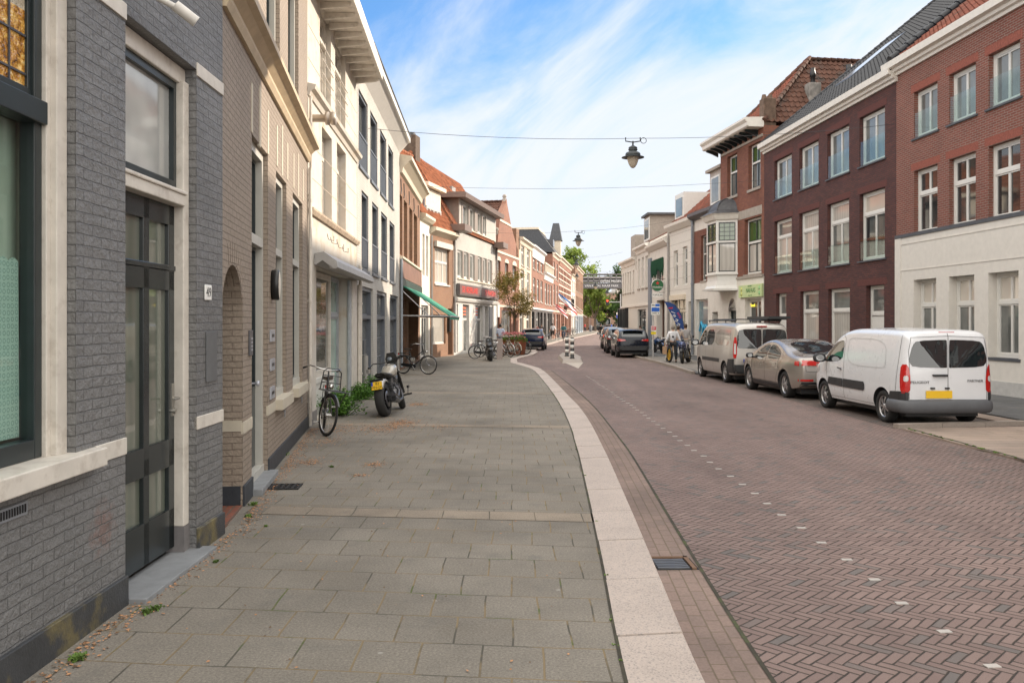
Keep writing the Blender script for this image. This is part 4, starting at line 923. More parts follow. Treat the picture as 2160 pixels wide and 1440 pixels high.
for (x0, x1) in ((974.7, 977.8), (987.3, 990.7), (1000.3, 1007.2), (1015.3, 1018.4), (1025.8, 1028.8), (1036.2, 1038)): b.box('brown_panel', TAUP, b.U(x0), b.U(x1), -.03, .03, 4.55, 6.15)
for (x0, x1) in ((973, 975.8), (987.3, 990.7), (1000.8, 1006.7), (1015.8, 1017.8)): b.box('brown_panel', TAUP, b.U(x0), b.U(x1), -.03, .03, 7.65, 9.0)
for (z) in (4.5, 7.6): b.box('ledge', CRM, b.U(965) if z < 5 else u0, b.W-.4, -.07, .0, z-.06, z)
b.bar([(.02, 3.12), (-.14, 3.16), (-.20, 3.3), (-.20, 3.36), (.02, 3.4)], WF, 'cornice', 0, b.W)
sg8 = b.box('red_letter_sign', mat('sign_body', (.12, .11, .11), .5), b.U(961.5), b.U(1046.5) if b.U(1046.5) < b.W-.1 else b.W-.1, -.24, -.03, 3.50, 4.18, bv=.02)
for (ua, ub_, tx) in ((.45, 5.3, 'DE NEDERLAND'), (5.9, 10.7, 'DE PAARDEN')):
    b.box('sign_face', mat('sign_face_dark', (.17, .085, .08), .5), ua, ub_, -.252, -.243, 3.58, 4.10, parent=sg8)
    text_mesh('sign_letters', tx, .5, mat('sign_red', (.75, .04, .03), .4), sg8, Matrix.Translation(((ua+ub_)/2, -.256, 3.84)) @ Matrix.Rotation(R(90), 4, 'X'), .004, squeeze=1.05)
# orange notices in the shop transoms
for (x0, x1) in ((978, 989), (1005, 1013)):
    mb = MB(); u0_, u1_ = b.U(x0), b.U(x1)
    for k in range(3): mb.box(u0_+.1, u1_-.15, .14, .145, 2.35+k*.2, 2.45+k*.2)
    mb.build('window_notice', mat('notice_orange', (.70, .16, .08), .6), b.root)
r8 = b.roof((.02, -.1, 7.3), (b.W, -.1, 7.3), (.02, 2.6, 11.7), (b.W+.0, 2.6, 11.2), T_OR, gable=BK_ORG)
b.box('chimney', MATS['sooty_brick'], .1, .95, 2.3, 3.1, 10.6, 12.75, parent=r8); b.box('chimney_cap', LEAD, .35, .7, 2.5, 2.9, 12.75, 12.95, parent=r8)
b.bar([(-.55, 9.15), (-.6, 9.42), (-.5, 9.46), (4, 9.5), (4, 9.2)], mat('brown_fascia', (.17, .12, .10), .5), 'dormer_roof', u0-.7, b.W+.1, parent=r8)
b.box('dormer_cheek', TAUP, u0-.02, u0+.04, .05, 3.6, 7.4, 9.2, parent=r8)
for (u_, zz_) in ((u0-1.1, 7.25), (b.W-.5, 7.2)): b.box('balcony_box', MATS['brown_fascia'], u_-.5, u_+1.1, -.75, .2, zz_-.12, zz_+.25)
b.box('skylight', mat('skylight_frame', (.3, .28, .26), .5), 6.0, 6.9, 1.75, 2.2, 9.95, 10.7, parent=r8)
b.pipe(b.W-.06, .2, 7, r=.05)
# ---- L9: gabled salmon brick house
L9 = Bldg('gabled_brick_house', 'salmon brick house with steep pointed gable, stone finials and arched windows', (-1.13, 59.1), (.57, 67.5), D=10); b = L9
W9 = b.W; ap = b.U(1068.5)
def arched(b, u0, u1, z0, z1, **k):
    f = b.window(u0, u1, z0, z1, **k); mb = MB(); mb.prism([((u0+u1)/2+((u1-u0)/2+.12)*math.cos(a), z1+.02+.5*math.sin(a)*(u1-u0)/2) for a in [math.pi*i/10 for i in range(11)]], 'y', -.04, .0)
    mb.build('arch_stone', CRM, f); return f
for (x0, x1) in ((1048, 1055.5), (1065, 1072), (1081, 1088.5)): arched(b, b.U(x0), b.U(x1), 4.3, 6.3, dp=.14, frame=WF, cols=1, transom=.35, pane=GG)
b.window(b.U(1065.5), b.U(1071), 7.35, 8.9, dp=.12, frame=WF, cols=1, pane=GG, name='attic_window')
b.window(b.U(1049), b.U(1054), .12, 2.8, dp=.3, frame=WF, cols=1, name='door'); b.window(b.U(1058), b.U(1078), .3, 2.8, dp=.12, frame=WF, cols=2, pane=GG, name='shop_window'); b.window(b.U(1082), b.U(1089), .12, 2.8, dp=.3, frame=WF, cols=1, transom=.25, name='door')
b.wall(-.1, 6.95, BK_FAR)
gm = MB(); outline = [(0, 6.95), (.35, 6.95), (.35, 7.2), (1.3, 9.3), (1.3, 9.5), (ap-.3, 10.7), (ap, 11.1), (ap+.3, 10.7), (ap+1.7, 9.3), (W9-.5, 7.6), (W9-.5, 6.95)]
gm.prism(outline, 'y', 0.0, .32); g9 = gm.build('gable', BK_FAR, b.root)
for (z_, ua, ub_) in ((6.95, 0, W9), (9.25, 1.25, ap+1.7), (3.1, 0, W9)): b.box('stone_band', CRM, ua, ub_, -.04, .0, z_-.08, z_+.08)
for (u_, z_) in ((ap, 11.05), (.9, 8.3), (W9-.4, 7.6)):
    mb = MB(); M = Matrix.Translation((u_, .16, z_)); mb.lathe([(.16, -.2), (.16, 0), (.08, .05), (.16, .18), (.14, .32), (0, .4)], 10, M=M); mb.build('finial', STN, g9)
b.box('parapet_pier', BK_BRN, W9-1.2, W9-.02, .0, 1.2, 6.95, 9.3)
b.roof((.05, .3, 7.1), (.05, 10, 7.1), (ap, .3, 10.9), (ap, 10, 10.9), T_OLD, back=False); b.roof((W9, .3, 7.1), (W9, 10, 7.1), (ap, .3, 10.9), (ap, 10, 10.9), T_OLD, back=False)
# shop sign of a round emblem with a pink word, hung in the window
lb = b.box('pale_shop_board', WF, b.U(1046.5), b.U(1051.5), -.1, -.02, 2.3, 3.3)
# ---- generic street house for the farther part of the street
def house(name, label, A, B, H, wallm, cols, floors, roofspec=None, frame=None, pane=None, corn=CRM, shop=True, D=8, ch=.35, proj=.35, cat='building', stripes=None, shopm=None, sillm=None, tr=.3):
    b = Bldg(name, label, A, B, D=D); frame = frame or WF
    for (z0, z1) in floors:
        for (a, c) in cols: b.window(b.W*a, b.W*c, z0, z1, dp=.1, frame=frame, fw=.08, cols=1 if b.W*(c-a) < 1.0 else 2, transom=tr, tcols=1, pane=pane or GG, sill=(sillm or STN, .1, .06, .06) )
    if shop:
        n = max(1, int(b.W/3.2)); 
        for i in range(n):
            u0, u1 = b.W*(i+.08)/n, b.W*(i+.92)/n
            if i % 2 == 0: b.window(u0, u1-.9, .35, 2.9, dp=.15, frame=DF if n % 2 else WF, cols=2, transom=.2, name='shop_window', pane=GD)
            else: b.window(u0+.2, u1, .12, 2.9, dp=.2, frame=WF, cols=1, transom=.25, name='door', pane=GD)
    b.wall(-.1, 3.2, shopm or wallm, 'ground_floor_wall') if shopm else None
    b.wall(3.2 if shopm else -.1, H, wallm)
    b.box('ledge', corn, 0, b.W, -.08, 0, 3.12, 3.28)
    b.bar([(.02, H-ch), (-.06, H-ch), (-.12, H-.12), (-proj, H+.02), (-proj, H+.16), (.02, H+.2)], corn, 'cornice', 0, b.W)
    if stripes:
        mb = MB(); z = 3.5
        while z < H-.6: mb.box(0, b.W, -.012, .03, z, z+.12); z += .75
        mb.build('white_brick_course', stripes, b.root)
    if roofspec:
        rz, rd, rm = roofspec; b.roof((0, -.1, H+.15), (b.W, -.1, H+.15), (0, rd, rz), (b.W, rd, rz), rm, gable=wallm, tw=.3, tl=.4)
    return b
L10 = house('beige_house', 'narrow beige plastered house next to the pointed gable', (.57, 67.5), (1.73, 75.2), 8.6, BEIGE, [(.15, .4), (.6, .85)], [(4.0, 6.2), (6.6, 8.2)], (11.0, 4, T_SLA), frame=WF)
L11 = house('brick_house_tall_cornice', 'brown brick house with white crowned cornice beside the young street tree', (1.73, 75.2), (3.23, 85.9), 8.7, BK_FAR, [(.12, .3), (.42, .6), (.72, .9)], [(3.9, 6.0), (6.8, 8.0)], (12.3, 5, T_SLA), ch=.9, corn=WF, shopm=mat('dark_shopfront', (.06, .05, .045), .6))
L12 = house('balustrade_house', 'low pale red brick house with a cream balustrade and black shop front', (3.23, 85.9), (4.63, 95.9), 6.9, BK_FAR, [(.12, .32), (.42, .6), (.7, .88)], [(3.8, 6.0)], None, corn=WF, ch=.6, shopm=MATS['dark_shopfront'])
b = L12; mb = MB()
for i in range(22): u = .2+i*(b.W-.4)/21; mb.box(u-.06, u+.06, -.15, -.05, 7.1, 7.9)
mb.box(0, b.W, -.2, 0, 7.9, 8.05); mb.build('balustrade', CRM, b.root); b.roof((0, .6, 7.1), (b.W, .6, 7.1), (0, 4, 9.6), (b.W, 4, 9.6), T_SLA, tw=.3, tl=.4)
L13 = house('mansard_house', 'tall brick house with slate mansard roof and roof windows', (4.63, 95.9), (5.75, 103.6), 9.7, BK_FAR, [(.12, .35), (.6, .85)], [(3.9, 6.3), (6.9, 8.9)], None)
b = L13; rr_ = b.roof((0, -.2, 9.9), (b.W, -.2, 9.9), (0, 1.8, 12.6), (b.W, 1.8, 12.6), T_SLA, back=False, tw=.3, tl=.4); b.box('flat_top', CRM, -.1, b.W+.1, 1.6, 7, 12.5, 12.75); b.box('roof_body', T_SLA, 0, b.W, 1.8, 7, 9.8, 12.5)
mb = MB(); mb.prism([(-.2, 9.9), (1.8, 12.6), (1.8, 9.9)], 'x', .0, .1); mb.build('roof_cheek', T_SLA, b.root)
b.box('roof_window', mat('dark_glass_roof', (.05, .05, .06), .1), 2.5, 4.2, .2, 1.3, 10.8, 11.6, parent=rr_)
L14 = house('striped_brick_house', 'long orange red brick house banded with white courses and an iron balcony', (5.75, 103.6), (8.85, 126), 9.9, BK_FAR, [(.03, .09), (.13, .19), (.24, .30), (.38, .44), (.48, .54), (.6, .66), (.72, .78), (.84, .90)], [(4.0, 6.4), (7.0, 9.0)], (12.6, 4, T_SLA), stripes=mat('white_course', (.70, .62, .52), .7))
b = L14; mb = MB(); tu = 3.2
tu = 2.3; mb.box(tu-.62, tu+.62, -.1, 1.2, 10, 12.1); tw_ = mb.build('roof_tower', CRM, b.root); mb = MB(); mb.add([(tu-.75, -.25, 12.1), (tu+.75, -.25, 12.1), (tu+.75, 1.35, 12.1), (tu-.75, 1.35, 12.1), (tu-.38, .15, 14.3), (tu+.38, .15, 14.3), (tu+.38, .9, 14.3), (tu-.38, .9, 14.3)], [(0, 1, 5, 4), (1, 2, 6, 5), (2, 3, 7, 6), (3, 0, 4, 7), (4, 5, 6, 7)]); mb.build('tower_roof', T_SLA, tw_)
mb = MB(); mb.box(8, 14, -1.0, 0, 3.9, 4.0)
for i in range(31): mb.box(8+i*.2-.01, 8+i*.2+.01, -1.0, -.98, 4.0, 5.0)
mb.box(8, 14, -1.02, -.96, 5.0, 5.06); mb.build('balcony', BLK, b.root)
L15 = house('white_end_house', 'narrow white front near the far end of the terrace, left of the last brick house', (8.85, 126), (10.1, 134.8), 9.0, STUC, [(.12, .4), (.55, .85)], [(3.9, 6.0), (6.6, 8.3)], (11.2, 4, T_SLA))
L16 = house('corner_brick_house', 'brown brick corner block closing the terrace by the street junction', (10.1, 134.8), (13.3, 158), 11.0, BK_BRN, [(.06, .14), (.2, .28), (.36, .44), (.52, .6), (.68, .76), (.84, .92)], [(4.0, 6.2), (7.0, 9.2)], None, shopm=mat('pale_blue_shop', (.30, .34, .38), .6))

# ================================================================== RIGHT SIDE  (A = far end, B = near end)
Xr = lambda Y: 14.02-.062*Y
CW = mat('cornice_white', (.72, .68, .62), .5, var=.05, bmp=.03)
RCOR = lambda z: [(.02, z-.24), (-.07, z-.24), (-.09, z-.16), (-.17, z-.13), (-.19, z-.05), (-.32, z-.01), (-.34, z+.19), (-.29, z+.20), (-.27, z+.10), (.02, z+.12)]
R1 = Bldg('white_base_brick_house', 'red brick house with white rendered ground floor and white windows behind the white van', (Xr(27.1), 27.1), (Xr(18.2), 18.2), D=10); b = R1
def rtop(x0, x1, xr, yt, yb, **k): return b.pw(x0, x1, xr, yt, yb, dp=.14, frame=WF, fw=.085, sill=(BLU, .05, .05, .10), **k)
near = [2.1, 4.2, 6.3]
c1 = (1927.5, 1977.5); c2 = (2001.8, 2058.3); c3 = (2084.8, 2152)
ztt, ztb = b.Z(1977.5, 171), b.Z(1977.5, 274); zmt, zmb = b.Z(1977.5, 345), b.Z(1977.5, 486); zgt, zgb = b.Z(1977.5, 586), 1.02
cl = [sorted((b.U(a), b.U(c))) for a, c in (c1, c2, c3)]; dU = cl[2][0]-cl[1][0]
for k in (1, 2): cl.append([cl[2][0]+dU*k, cl[2][1]+dU*k])
for i, (u0, u1) in enumerate(cl):
    if u1 > b.W-.05: continue
    b.window(u0, u1, ztb, ztt, dp=.14, frame=WF, fw=.085, cols=2, sill=(BLU, .05, .05, .10), guard=.55*(ztt-ztb), pane=GG)
    b.window(u0, u1, zmb, zmt, dp=.14, frame=WF, fw=.085, cols=2, transom=.36, tcols=2, pane=GC if i == 3 else GD)
    b.window(u0+.04, u1-.02, zgb, zgt, dp=.2, frame=WF, fw=.085, cols=2, transom=.34, tcols=2, pane=GG, tpane=GB, sill=(BLU, .07, .06, .08))
zsp = b.Z(1889.5, 504, 0); 
b.wall(-.1, zsp, STUC2, 'ground_floor_wall', y0=-.03); ztop = b.Z(1892, 160); b.wall(zsp, ztop, BK_RED)
b.box('slate_band', BLU, 0, b.W, -.06, -.0, zsp-.02, zsp+.09, bv=.004)
zpan = b.Z(1895, 572)
for z in (zpan, zsp-.22): b.box('render_moulding', STUC2, .35, b.W-.1, -.045, -.031, z-.015, z+.015)
b.box('render_moulding', STUC2, .0, .35, -.05, -.031, .05, zsp-.02); b.box('foot_strip', mat('foot_paint', (.48, .47, .45), .8, var=.1), 0, b.W, -.055, -.031, -.05, .42)
for (u0, u1) in cl[:3]:
    for zt__ in (ztt, zmt):                                   # rowlock lintels
        mb = MB(); n = int((u1-u0+.3)/.066)
        for i in range(n): uu = u0-.15+i*.066; mb.box(uu+.004, uu+.062, -.007, .01, zt__+.012, zt__+.235)
        mb.build('lintel', mat('lintel_red', (.26, .08, .055), .85, var=.2, scale=20), b.root)
b.bar(RCOR(ztop+.22), CW, 'cornice', -.35, b.W); 
r1 = b.roof((0, -.2, ztop+.4), (b.W, -.2, ztop+.4), (0, 8.2, ztop+7.2), (b.W, 8.2, ztop+7.2), T_RED)
L_ = 10.7; mb = MB(); b.hip((.02, -.2, ztop+.5), (.02, 8.2, ztop+7.35), T_BLK, r1, r=.15)
R0 = house('added_shade_house', 'unseen taller red brick house added beside the white based one to shade the opposite fronts', (Xr(18.18), 18.18), (Xr(4), 4), 13.6, BK_RED, [(.06, .15), (.24, .33), (.42, .51), (.60, .69), (.78, .87)], [(4.3, 6.2), (7.2, 9.1), (10.2, 12)], (20.6, 8, T_RED), D=10)  # out of view, added tall so its roof shades the near left walls
R2 = Bldg('dark_brick_house', 'dark maroon brick house with four columns of white windows and black glazed roof', (Xr(38.85), 38.85), (Xr(27.1), 27.12), D=10); b = R2
b2c = [sorted((b.U(a), b.U(c))) for a, c in ((1633.5, 1670), (1686, 1726.6), (1745, 1791), (1813, 1866.5))]
z1t, z1b = b.Z(1790.6, 261), b.Z(1790.6, 362); z2t, z2b = b.Z(1791, 418), b.Z(1791, 555); z3t = b.Z(1792.7, 606)
for i, (u0, u1) in enumerate(b2c):
    b.window(u0, u1, z1b, z1t, dp=.14, frame=WF, fw=.085, cols=2, sill=(BLU, .05, .05, .10), guard=.5*(z1t-z1b), pane=GG)
    b.window(u0, u1, z2b, z2t, dp=.14, frame=WF, fw=.085, cols=2, transom=.30, tcols=1, sill=(BLU, .05, .05, .10), guard=.33*(z2t-z2b), pane=(GC, GC, GG, GD)[i], tpane=(GG, GC, GC, GB)[i])
WDM = mat('white_door_paint', (.66, .64, .60), .4, var=.03)
for (x0, x1, door) in ((1637, 1658.6, 1), (1688, 1726.8, 0), (1747, 1792.7, 0), (1827, 1864.8, 1)):
    u0, u1 = sorted((b.U(x0), b.U(x1)))
    if door: b.window(u0, u1, .10, z3t, dp=.16, frame=WF, fw=.09, cols=1, transom=.30, panel=.98, name='door', pane=GG)
    else: b.window(u0, u1, .75, z3t, dp=.14, frame=WF, fw=.085, cols=1, transom=.32, pane=GC, tpane=GG, sill=(BLU, .05, .05, .10))
zt2 = b.Z(1892, 171); b.wall(-.1, zt2, BK_DARK)
LND = mat('lintel_dark', (.11, .036, .030), .85, var=.2, scale=20)
for (u0, u1) in b2c:
    for zt__ in (z1t, z2t, z3t):
        mb = MB(); n = int((u1-u0+.3)/.066)
        for i in range(n): uu = u0-.15+i*.066; mb.box(uu+.004, uu+.062, -.007, .01, zt__+.012, zt__+.235)
        mb.build('lintel', LND, b.root)
b.bar(RCOR(zt2+.22), CW, 'cornice', 0, b.W+.12)
r2 = b.roof((0, -.2, zt2+.4), (b.W, -.2, zt2+.4), (0, 8.4, zt2+7.4), (b.W, 8.4, zt2+7.4), T_BLK, tw=.27, tl=.34, amp=.035, thick=.035)
b.hip((.02, -.2, zt2+.45), (.02, 8.4, zt2+7.5), T_BLK, r2, r=.09)
sk = MB(); u_ = 3.3; sl = 7.0/8.6
def onr(y): return zt2+.4+(y+.2)*sl
for (y0, y1, off, wd, mt, nm) in ((2.2, 4.5, .12, .80, mat('zinc_dark', (.10, .105, .115), .4, metal=.3), 'skylight'),):
    sk.add([(u_-wd, y0, onr(y0)), (u_+wd, y0, onr(y0)), (u_+wd, y1, onr(y1)), (u_-wd, y1, onr(y1)), (u_-wd, y0, onr(y0)+off), (u_+wd, y0, onr(y0)+off), (u_+wd, y1, onr(y1)+off), (u_-wd, y1, onr(y1)+off)], [(0,3,2,1),(4,5,6,7),(0,1,5,4),(1,2,6,5),(2,3,7,6),(3,0,4,7)]); so = sk.build(nm, mt, r2)
    g = MB(); e = .1; g.quad((u_-wd+e, y0+e, onr(y0+e)+off+.006), (u_+wd-e, y0+e, onr(y0+e)+off+.006), (u_+wd-e, y1-e, onr(y1-e)+off+.006), (u_-wd+e, y1-e, onr(y1-e)+off+.006)); g.build('glazing', mat('skylight_glass', (.42, .46, .50), .08, spec=.9, ior=1.9), so)
# ---- R3: NAFAAS
R3 = Bldg('oriel_brick_house', 'orange brown brick house with white oriel bay and green restaurant sign', (10.9, 44.1), (Xr(38.85), 38.87), D=9); b = R3
for (x0, x1) in ((1534, 1555), (1578.6, 1604)): b.pw(x0, x1, x0, 332 if x0 < 1560 else 309, 418 if x0 < 1560 else 402, dp=.18, frame=WF, fw=.08, cols=2, transom=.40, tcols=2, tpane=GGR, pane=GG, sash=DF, sill=(STN, .12, .06, .06))
f = b.pw(1570.5, 1606, 1570.5, 464.6, 580, dp=.18, frame=WF, fw=.09, cols=2, transom=.42, tcols=2, tpane=GGR, pane=GC, sash=DF, sill=(STN, .12, .06, .06))
u0, u1 = sorted((b.U(1558), b.U(1607.5))); b.box('stone_lintel', STN, u0, u1, -.02, .03, b.Z(1559, 465), b.Z(1559, 447), bv=.01)
zb3 = b.Z(1612, 582)
b.window(*sorted((b.U(1573), b.U(1607))), .15, b.Z(1573, 631), dp=.2, frame=WF, fw=.09, cols=2, transom=.42, pane=GD, name='shop_window')
ua, ub_ = sorted((b.U(1537.5), b.U(1554))); b.window(ua, ub_, 1.2, b.Z(1545, 655), dp=.12, frame=DF, fw=.06, cols=1, transom=.45, name='arched_window')
mb = MB(); um = (ua+ub_)/2; r_ = (ub_-ua)/2; zt_ = b.Z(1545, 655); mb.prism([(um+(r_+.07)*math.cos(math.pi*i/12), zt_+(.75)*math.sin(math.pi*i/12)) for i in range(13)], 'y', -.02, .0); fw_ = mb.build('arch_frame', WF, b.root)
mb = MB(); mb.prism([(um+(r_-.03)*math.cos(math.pi*i/12), zt_+(.62)*math.sin(math.pi*i/12)) for i in range(13)], 'y', -.03, -.02); mb.build('arch_pane', GD, fw_)
ztop3 = 11.0
b.wall(-.1, zb3, STUC, 'ground_floor_wall', y0=-.03); b.wall(zb3, ztop3, BK_NAF)
b.box('ledge', STN, u0-.1, b.W, -.10, 0, zb3-.02, zb3+.10)
zc = 10.95; cor = b.bar([(.02, zc), (-.70, zc), (-.78, zc+.05), (-.80, zc+.2), (-.92, zc+.32), (-.92, zc+.42), (.02, zc+.46)], CW, 'cornice', -.6, b.W-.05)
for i in range(9):
    u = -.35+i*(b.W)/8.6; mb = MB(); mb.prism([(.0, zc-.002), (-.62, zc-.002), (-.66, zc-.08), (-.3, zc-.2), (.0, zc-.34)], 'x', u-.05, u+.05); mb.build('cornice_bracket', DF, cor)
b.box('stone_frieze', STN, .1, b.W-.1, -.05, .0, zc-.42, zc-.30)
mid = b.W*.5
r3 = b.roof((b.W, .0, 11.2), (b.W, 9, 11.2), (mid, 3.6, 15.0), (mid, 9, 15.0), T_OLD, back=False, tw=.26, tl=.36, amp=.04)
b.roof((0, .0, 11.2), (0, 9, 11.2), (mid, 3.6, 15.0), (mid, 9, 15.0), T_OLD, back=False); b.roof((0, 0, 11.2), (b.W, 0, 11.2), (mid, 3.6, 15.0), (mid, 3.6, 15.0), T_RED, back=False, tw=.26, tl=.36, amp=.04)
b.hip((b.W, 0, 11.25), (mid, 3.6, 15.1), T_OLD, r3); b.hip((0, 0, 11.25), (mid, 3.6, 15.1), T_OLD, r3)
for (x, y, d_) in ((1619, 240, .5),):
    b.box('brick_pier', mat('weathered_brick', (.13, .085, .06), .9, var=.35, bmp=.4), b.W-.58, b.W-.05, .02, .62, 10.9, 12.3, bv=.03)
    mb = MB()
    for k in range(2): mb.tube([(b.W-.34, .15+k*.3, 12.28), (b.W-.34, .15+k*.3, 12.5)], [.14, .09], 10)
    mb.build('pier_cap', MATS['weathered_brick'], b.root)
b.box('brick_pier', MATS['weathered_brick'], -.02, .4, .02, .7, 10.9, 11.75, bv=.03)
chx = b.U(1716, 2.3); cm = b.box('grey_chimney', mat('cement', (.27, .25, .23), .9, var=.2, bmp=.4, c2=(.08, .08, .075), c2scale=1, c2amt=.7), b.W-1.25, b.W-.75, 2.6, 3.2, 11.0, 13.3, parent=r3, bv=.02)
mb = MB(); M = Matrix.Translation((b.W-1.0, 2.9, 13.3)); mb.lathe([(.11, 0), (.11, .30), (.155, .34), (.13, .55), (.10, .6), (.10, .75), (0, .75)], 14, M=M); mb.build('flue_cap', BLK, r3)
mb = MB(); M = Matrix.Translation((b.W-.75, 4.6, 12.8)); mb.lathe([(.25, -.3), (.12, .1), (.12, .9), (.18, .95), (.12, 1.4), (0, 1.42)], 14, M=M); mb.build('flue_cap', BLK, r3)
# oriel
ou0, ou1 = b.U(1552, -.2), b.U(1520)
def oriel(b, uc, hw, pj):
    # three-sided bay: splayed sides, carried on a boarded corbel
    z0, z1, zm, z2 = 3.52, 4.36, 5.95, 7.02
    W0, W1 = hw, hw-.42
    plan = lambda s, p: [(uc-W0*s, 0), (uc-W1*s, -p), (uc+W1*s, -p), (uc+W0*s, 0)]
    root = empty('oriel', (0, 0, 0)); root.parent = b.root
    cb = MB(); N_ = 7
    prof = [(z0, 1.12, pj+.22), (z0+.1, 1.12, pj+.24), (z0+.12, 1.05, pj+.1), (z0+.25, 1.0, pj+.02), (z0+.5, .98, pj-.02), (z1-.06, .97, pj-.02), (z1-.05, 1.06, pj+.08), (z1+.02, 1.06, pj+.08)]
    rings = [[(x, y, z) for x, y in plan(s_, p_)] for z, s_, p_ in prof]
    vs = [v for r in rings for v in r]; fs = []
    for i in range(len(rings)-1):
        for k in range(3): fs.append((i*4+k, i*4+k+1, i*4+5+k, i*4+4+k))
    fs.append((0, 3, 2, 1)); fs.append(tuple(4*(len(rings)-1)+k for k in range(4))); cb.add(vs, fs); cb.build('corbel', WF, root)
    fr = MB(); gl_u = MB(); gl_l = MB(); ds = MB()
    P = plan(1, pj)
    for k in range(3):
        p, q = Vector(P[k]), Vector(P[k+1]); L = (q-p).length; d = (q-p)/L; nv = Vector((d.y, -d.x))
        M = Matrix(((d.x, -nv.x, 0, p.x), (d.y, -nv.y, 0, p.y), (0, 0, 1, 0), (0, 0, 0, 1)))
        w = .10
        for (a, c) in ((0, w), (L-w, L)): fr.box(a, c, 0, .1, z1, z2, M=M)
        fr.box(w, L-w, 0, .1, z1, z1+.1, M=M); fr.box(0, L, -.03, .1, zm-.05, zm+.05, M=M); fr.box(w, L-w, 0, .1, z2-.1, z2, M=M)
        n = 2 if k == 1 else 1
        for i in range(n):
            a = w+(L-2*w)*i/n; c = w+(L-2*w)*(i+1)/n
            for (za, zb) in ((z1+.1, zm-.05), (zm+.05, z2-.1)):
                ds.box(a, a+.045, .02, .08, za, zb, M=M); ds.box(c-.045, c, .02, .08, za, zb, M=M); ds.box(a, c, .02, .08, za, za+.05, M=M); ds.box(a, c, .02, .08, zb-.05, zb, M=M)
            gl_l.box(a+.04, c-.04, .05, .056, z1+.14, zm-.09, M=M); gl_u.box(a+.04, c-.04, .05, .056, zm+.09, z2-.14, M=M)
            for t_ in (.33, .66): x = a+(c-a)*t_; ds.box(x-.011, x+.011, .035, .05, zm+.09, z2-.14, M=M)
            for t_ in (.25, .5, .75): z = zm+.09+(z2-zm-.23)*t_; ds.box(a+.04, c-.04, .034, .049, z-.011, z+.011, M=M)
    fr.build('oriel_frame', WF, root); ds.build('oriel_sash', DF, root); gl_l.build('oriel_pane', GC, root); gl_u.build('oriel_pane', GGR, root)
    ct = MB(); prof = [(z2, 1.0, pj), (z2+.05, 1.08, pj+.1), (z2+.25, 1.16, pj+.22), (z2+.33, 1.22, pj+.32)]; rings = [[(x, y, z) for x, y in plan(s_, p_)] for z, s_, p_ in prof]; vs = [v for r in rings for v in r]; fs = []
    for i in range(3):
        for k in range(3): fs.append((i*4+k, i*4+k+1, i*4+5+k, i*4+4+k))
    fs.append((12, 13, 14, 15)); ct.add(vs, fs); ct.build('oriel_cornice', CW, root)
    dm = MB(); vs = []; fs = []; nr = 8
    for i in range(nr+1):
        a = math.pi/2*i/nr; s_ = .95*math.cos(a)+.02; h_ = z2+.33+.05+.80*math.sin(a); s_ = 1.22 if i == 0 else s_; h_ = z2+.335 if i == 0 else h_
        vs += [(x, y, h_) for x, y in plan(s_, (pj+.32 if i == 0 else pj*s_))]
        if i:
            for k in range(3): fs.append(((i-1)*4+k, (i-1)*4+k+1, i*4+k+1, i*4+k))
    dm.add(vs, fs, 0, False); dm.build('lead_dome', LEAD, root)
    for k in range(4):
        tb = MB(); tb.tube([Vector(vs[i*4+k])+Vector((0, 0, .01)) for i in range(1, nr+1)], .03, 6); tb.build('dome_rib', LEAD, root)
    return root
oriel(b, 1.12, 1.10, .92)
# restaurant sign: thing of its own
SGN = mat('lime_sign', (.50, .60, .30), .5, var=.08); SGG = mat('sign_green', (.02, .16, .04), .5); SGY = mat('sign_yellow', (.62, .60, .12), .5); SG2 = mat('sign_mint', (.12, .50, .18), .5)
u0, u1 = sorted((b.U(1558.7, -.12), b.U(1607.5, -.12))); z0, z1 = b.Z(1558.7, 628.5), b.Z(1558.7, 603.5)
p = b.root.matrix_basis @ Vector((u0, -.10, z0)); rt = empty('restaurant_sign', p, b.root.rotation_euler.z, 'lime green sign reading NAFAAS above a restaurant door', 'sign')
Ws, Hs = u1-u0, z1-z0; mb = MB(); mb.box(0, Ws, -.04, .05, 0, Hs); o = mb.build('sign_board', SGN, rt)
TX = lambda x, z, y=-.043: Matrix.Translation((x, y, z)) @ Matrix.Rotation(R(90), 4, 'X')
text_mesh('sign_letters', 'NAFAAS', Hs*.52, SGG, o, TX(Ws*.54, Hs*.53), .004, squeeze=.95); text_mesh('sign_letters', 'RESTAURANT', Hs*.13, SGG, o, TX(Ws*.5, Hs*.88), .003); text_mesh('sign_letters', 'HALAL  FOOD', Hs*.11, SGG, o, TX(Ws*.52, Hs*.13), .003)
for (x, z, r_, m_) in ((.13, .66, .17, SGY), (.13, .28, .17, SGY), (.90, .68, .15, SG2), (.90, .28, .15, SG2)):
    mb = MB(); mb.lathe([(Hs*r_, 0), (Hs*r_, .004), (0, .004)], 20, M=TX(Ws*x, Hs*z, -.041)); mb.lathe([(Hs*r_*.55, .005), (Hs*r_*.55, .007), (0, .007)], 16, 1, M=TX(Ws*x, Hs*z, -.041)); mb.build('emblem', [m_, SGN], o)
ty = text_mesh('neon_word', 'Tamali', .2, emit('neon_yellow', (1, .75, .05), .8), b.root, Matrix.Translation(((b.U(1573)+b.U(1590))/2, .15, b.Z(1580, 644))) @ Matrix.Rotation(R(90), 4, 'X'), .004)
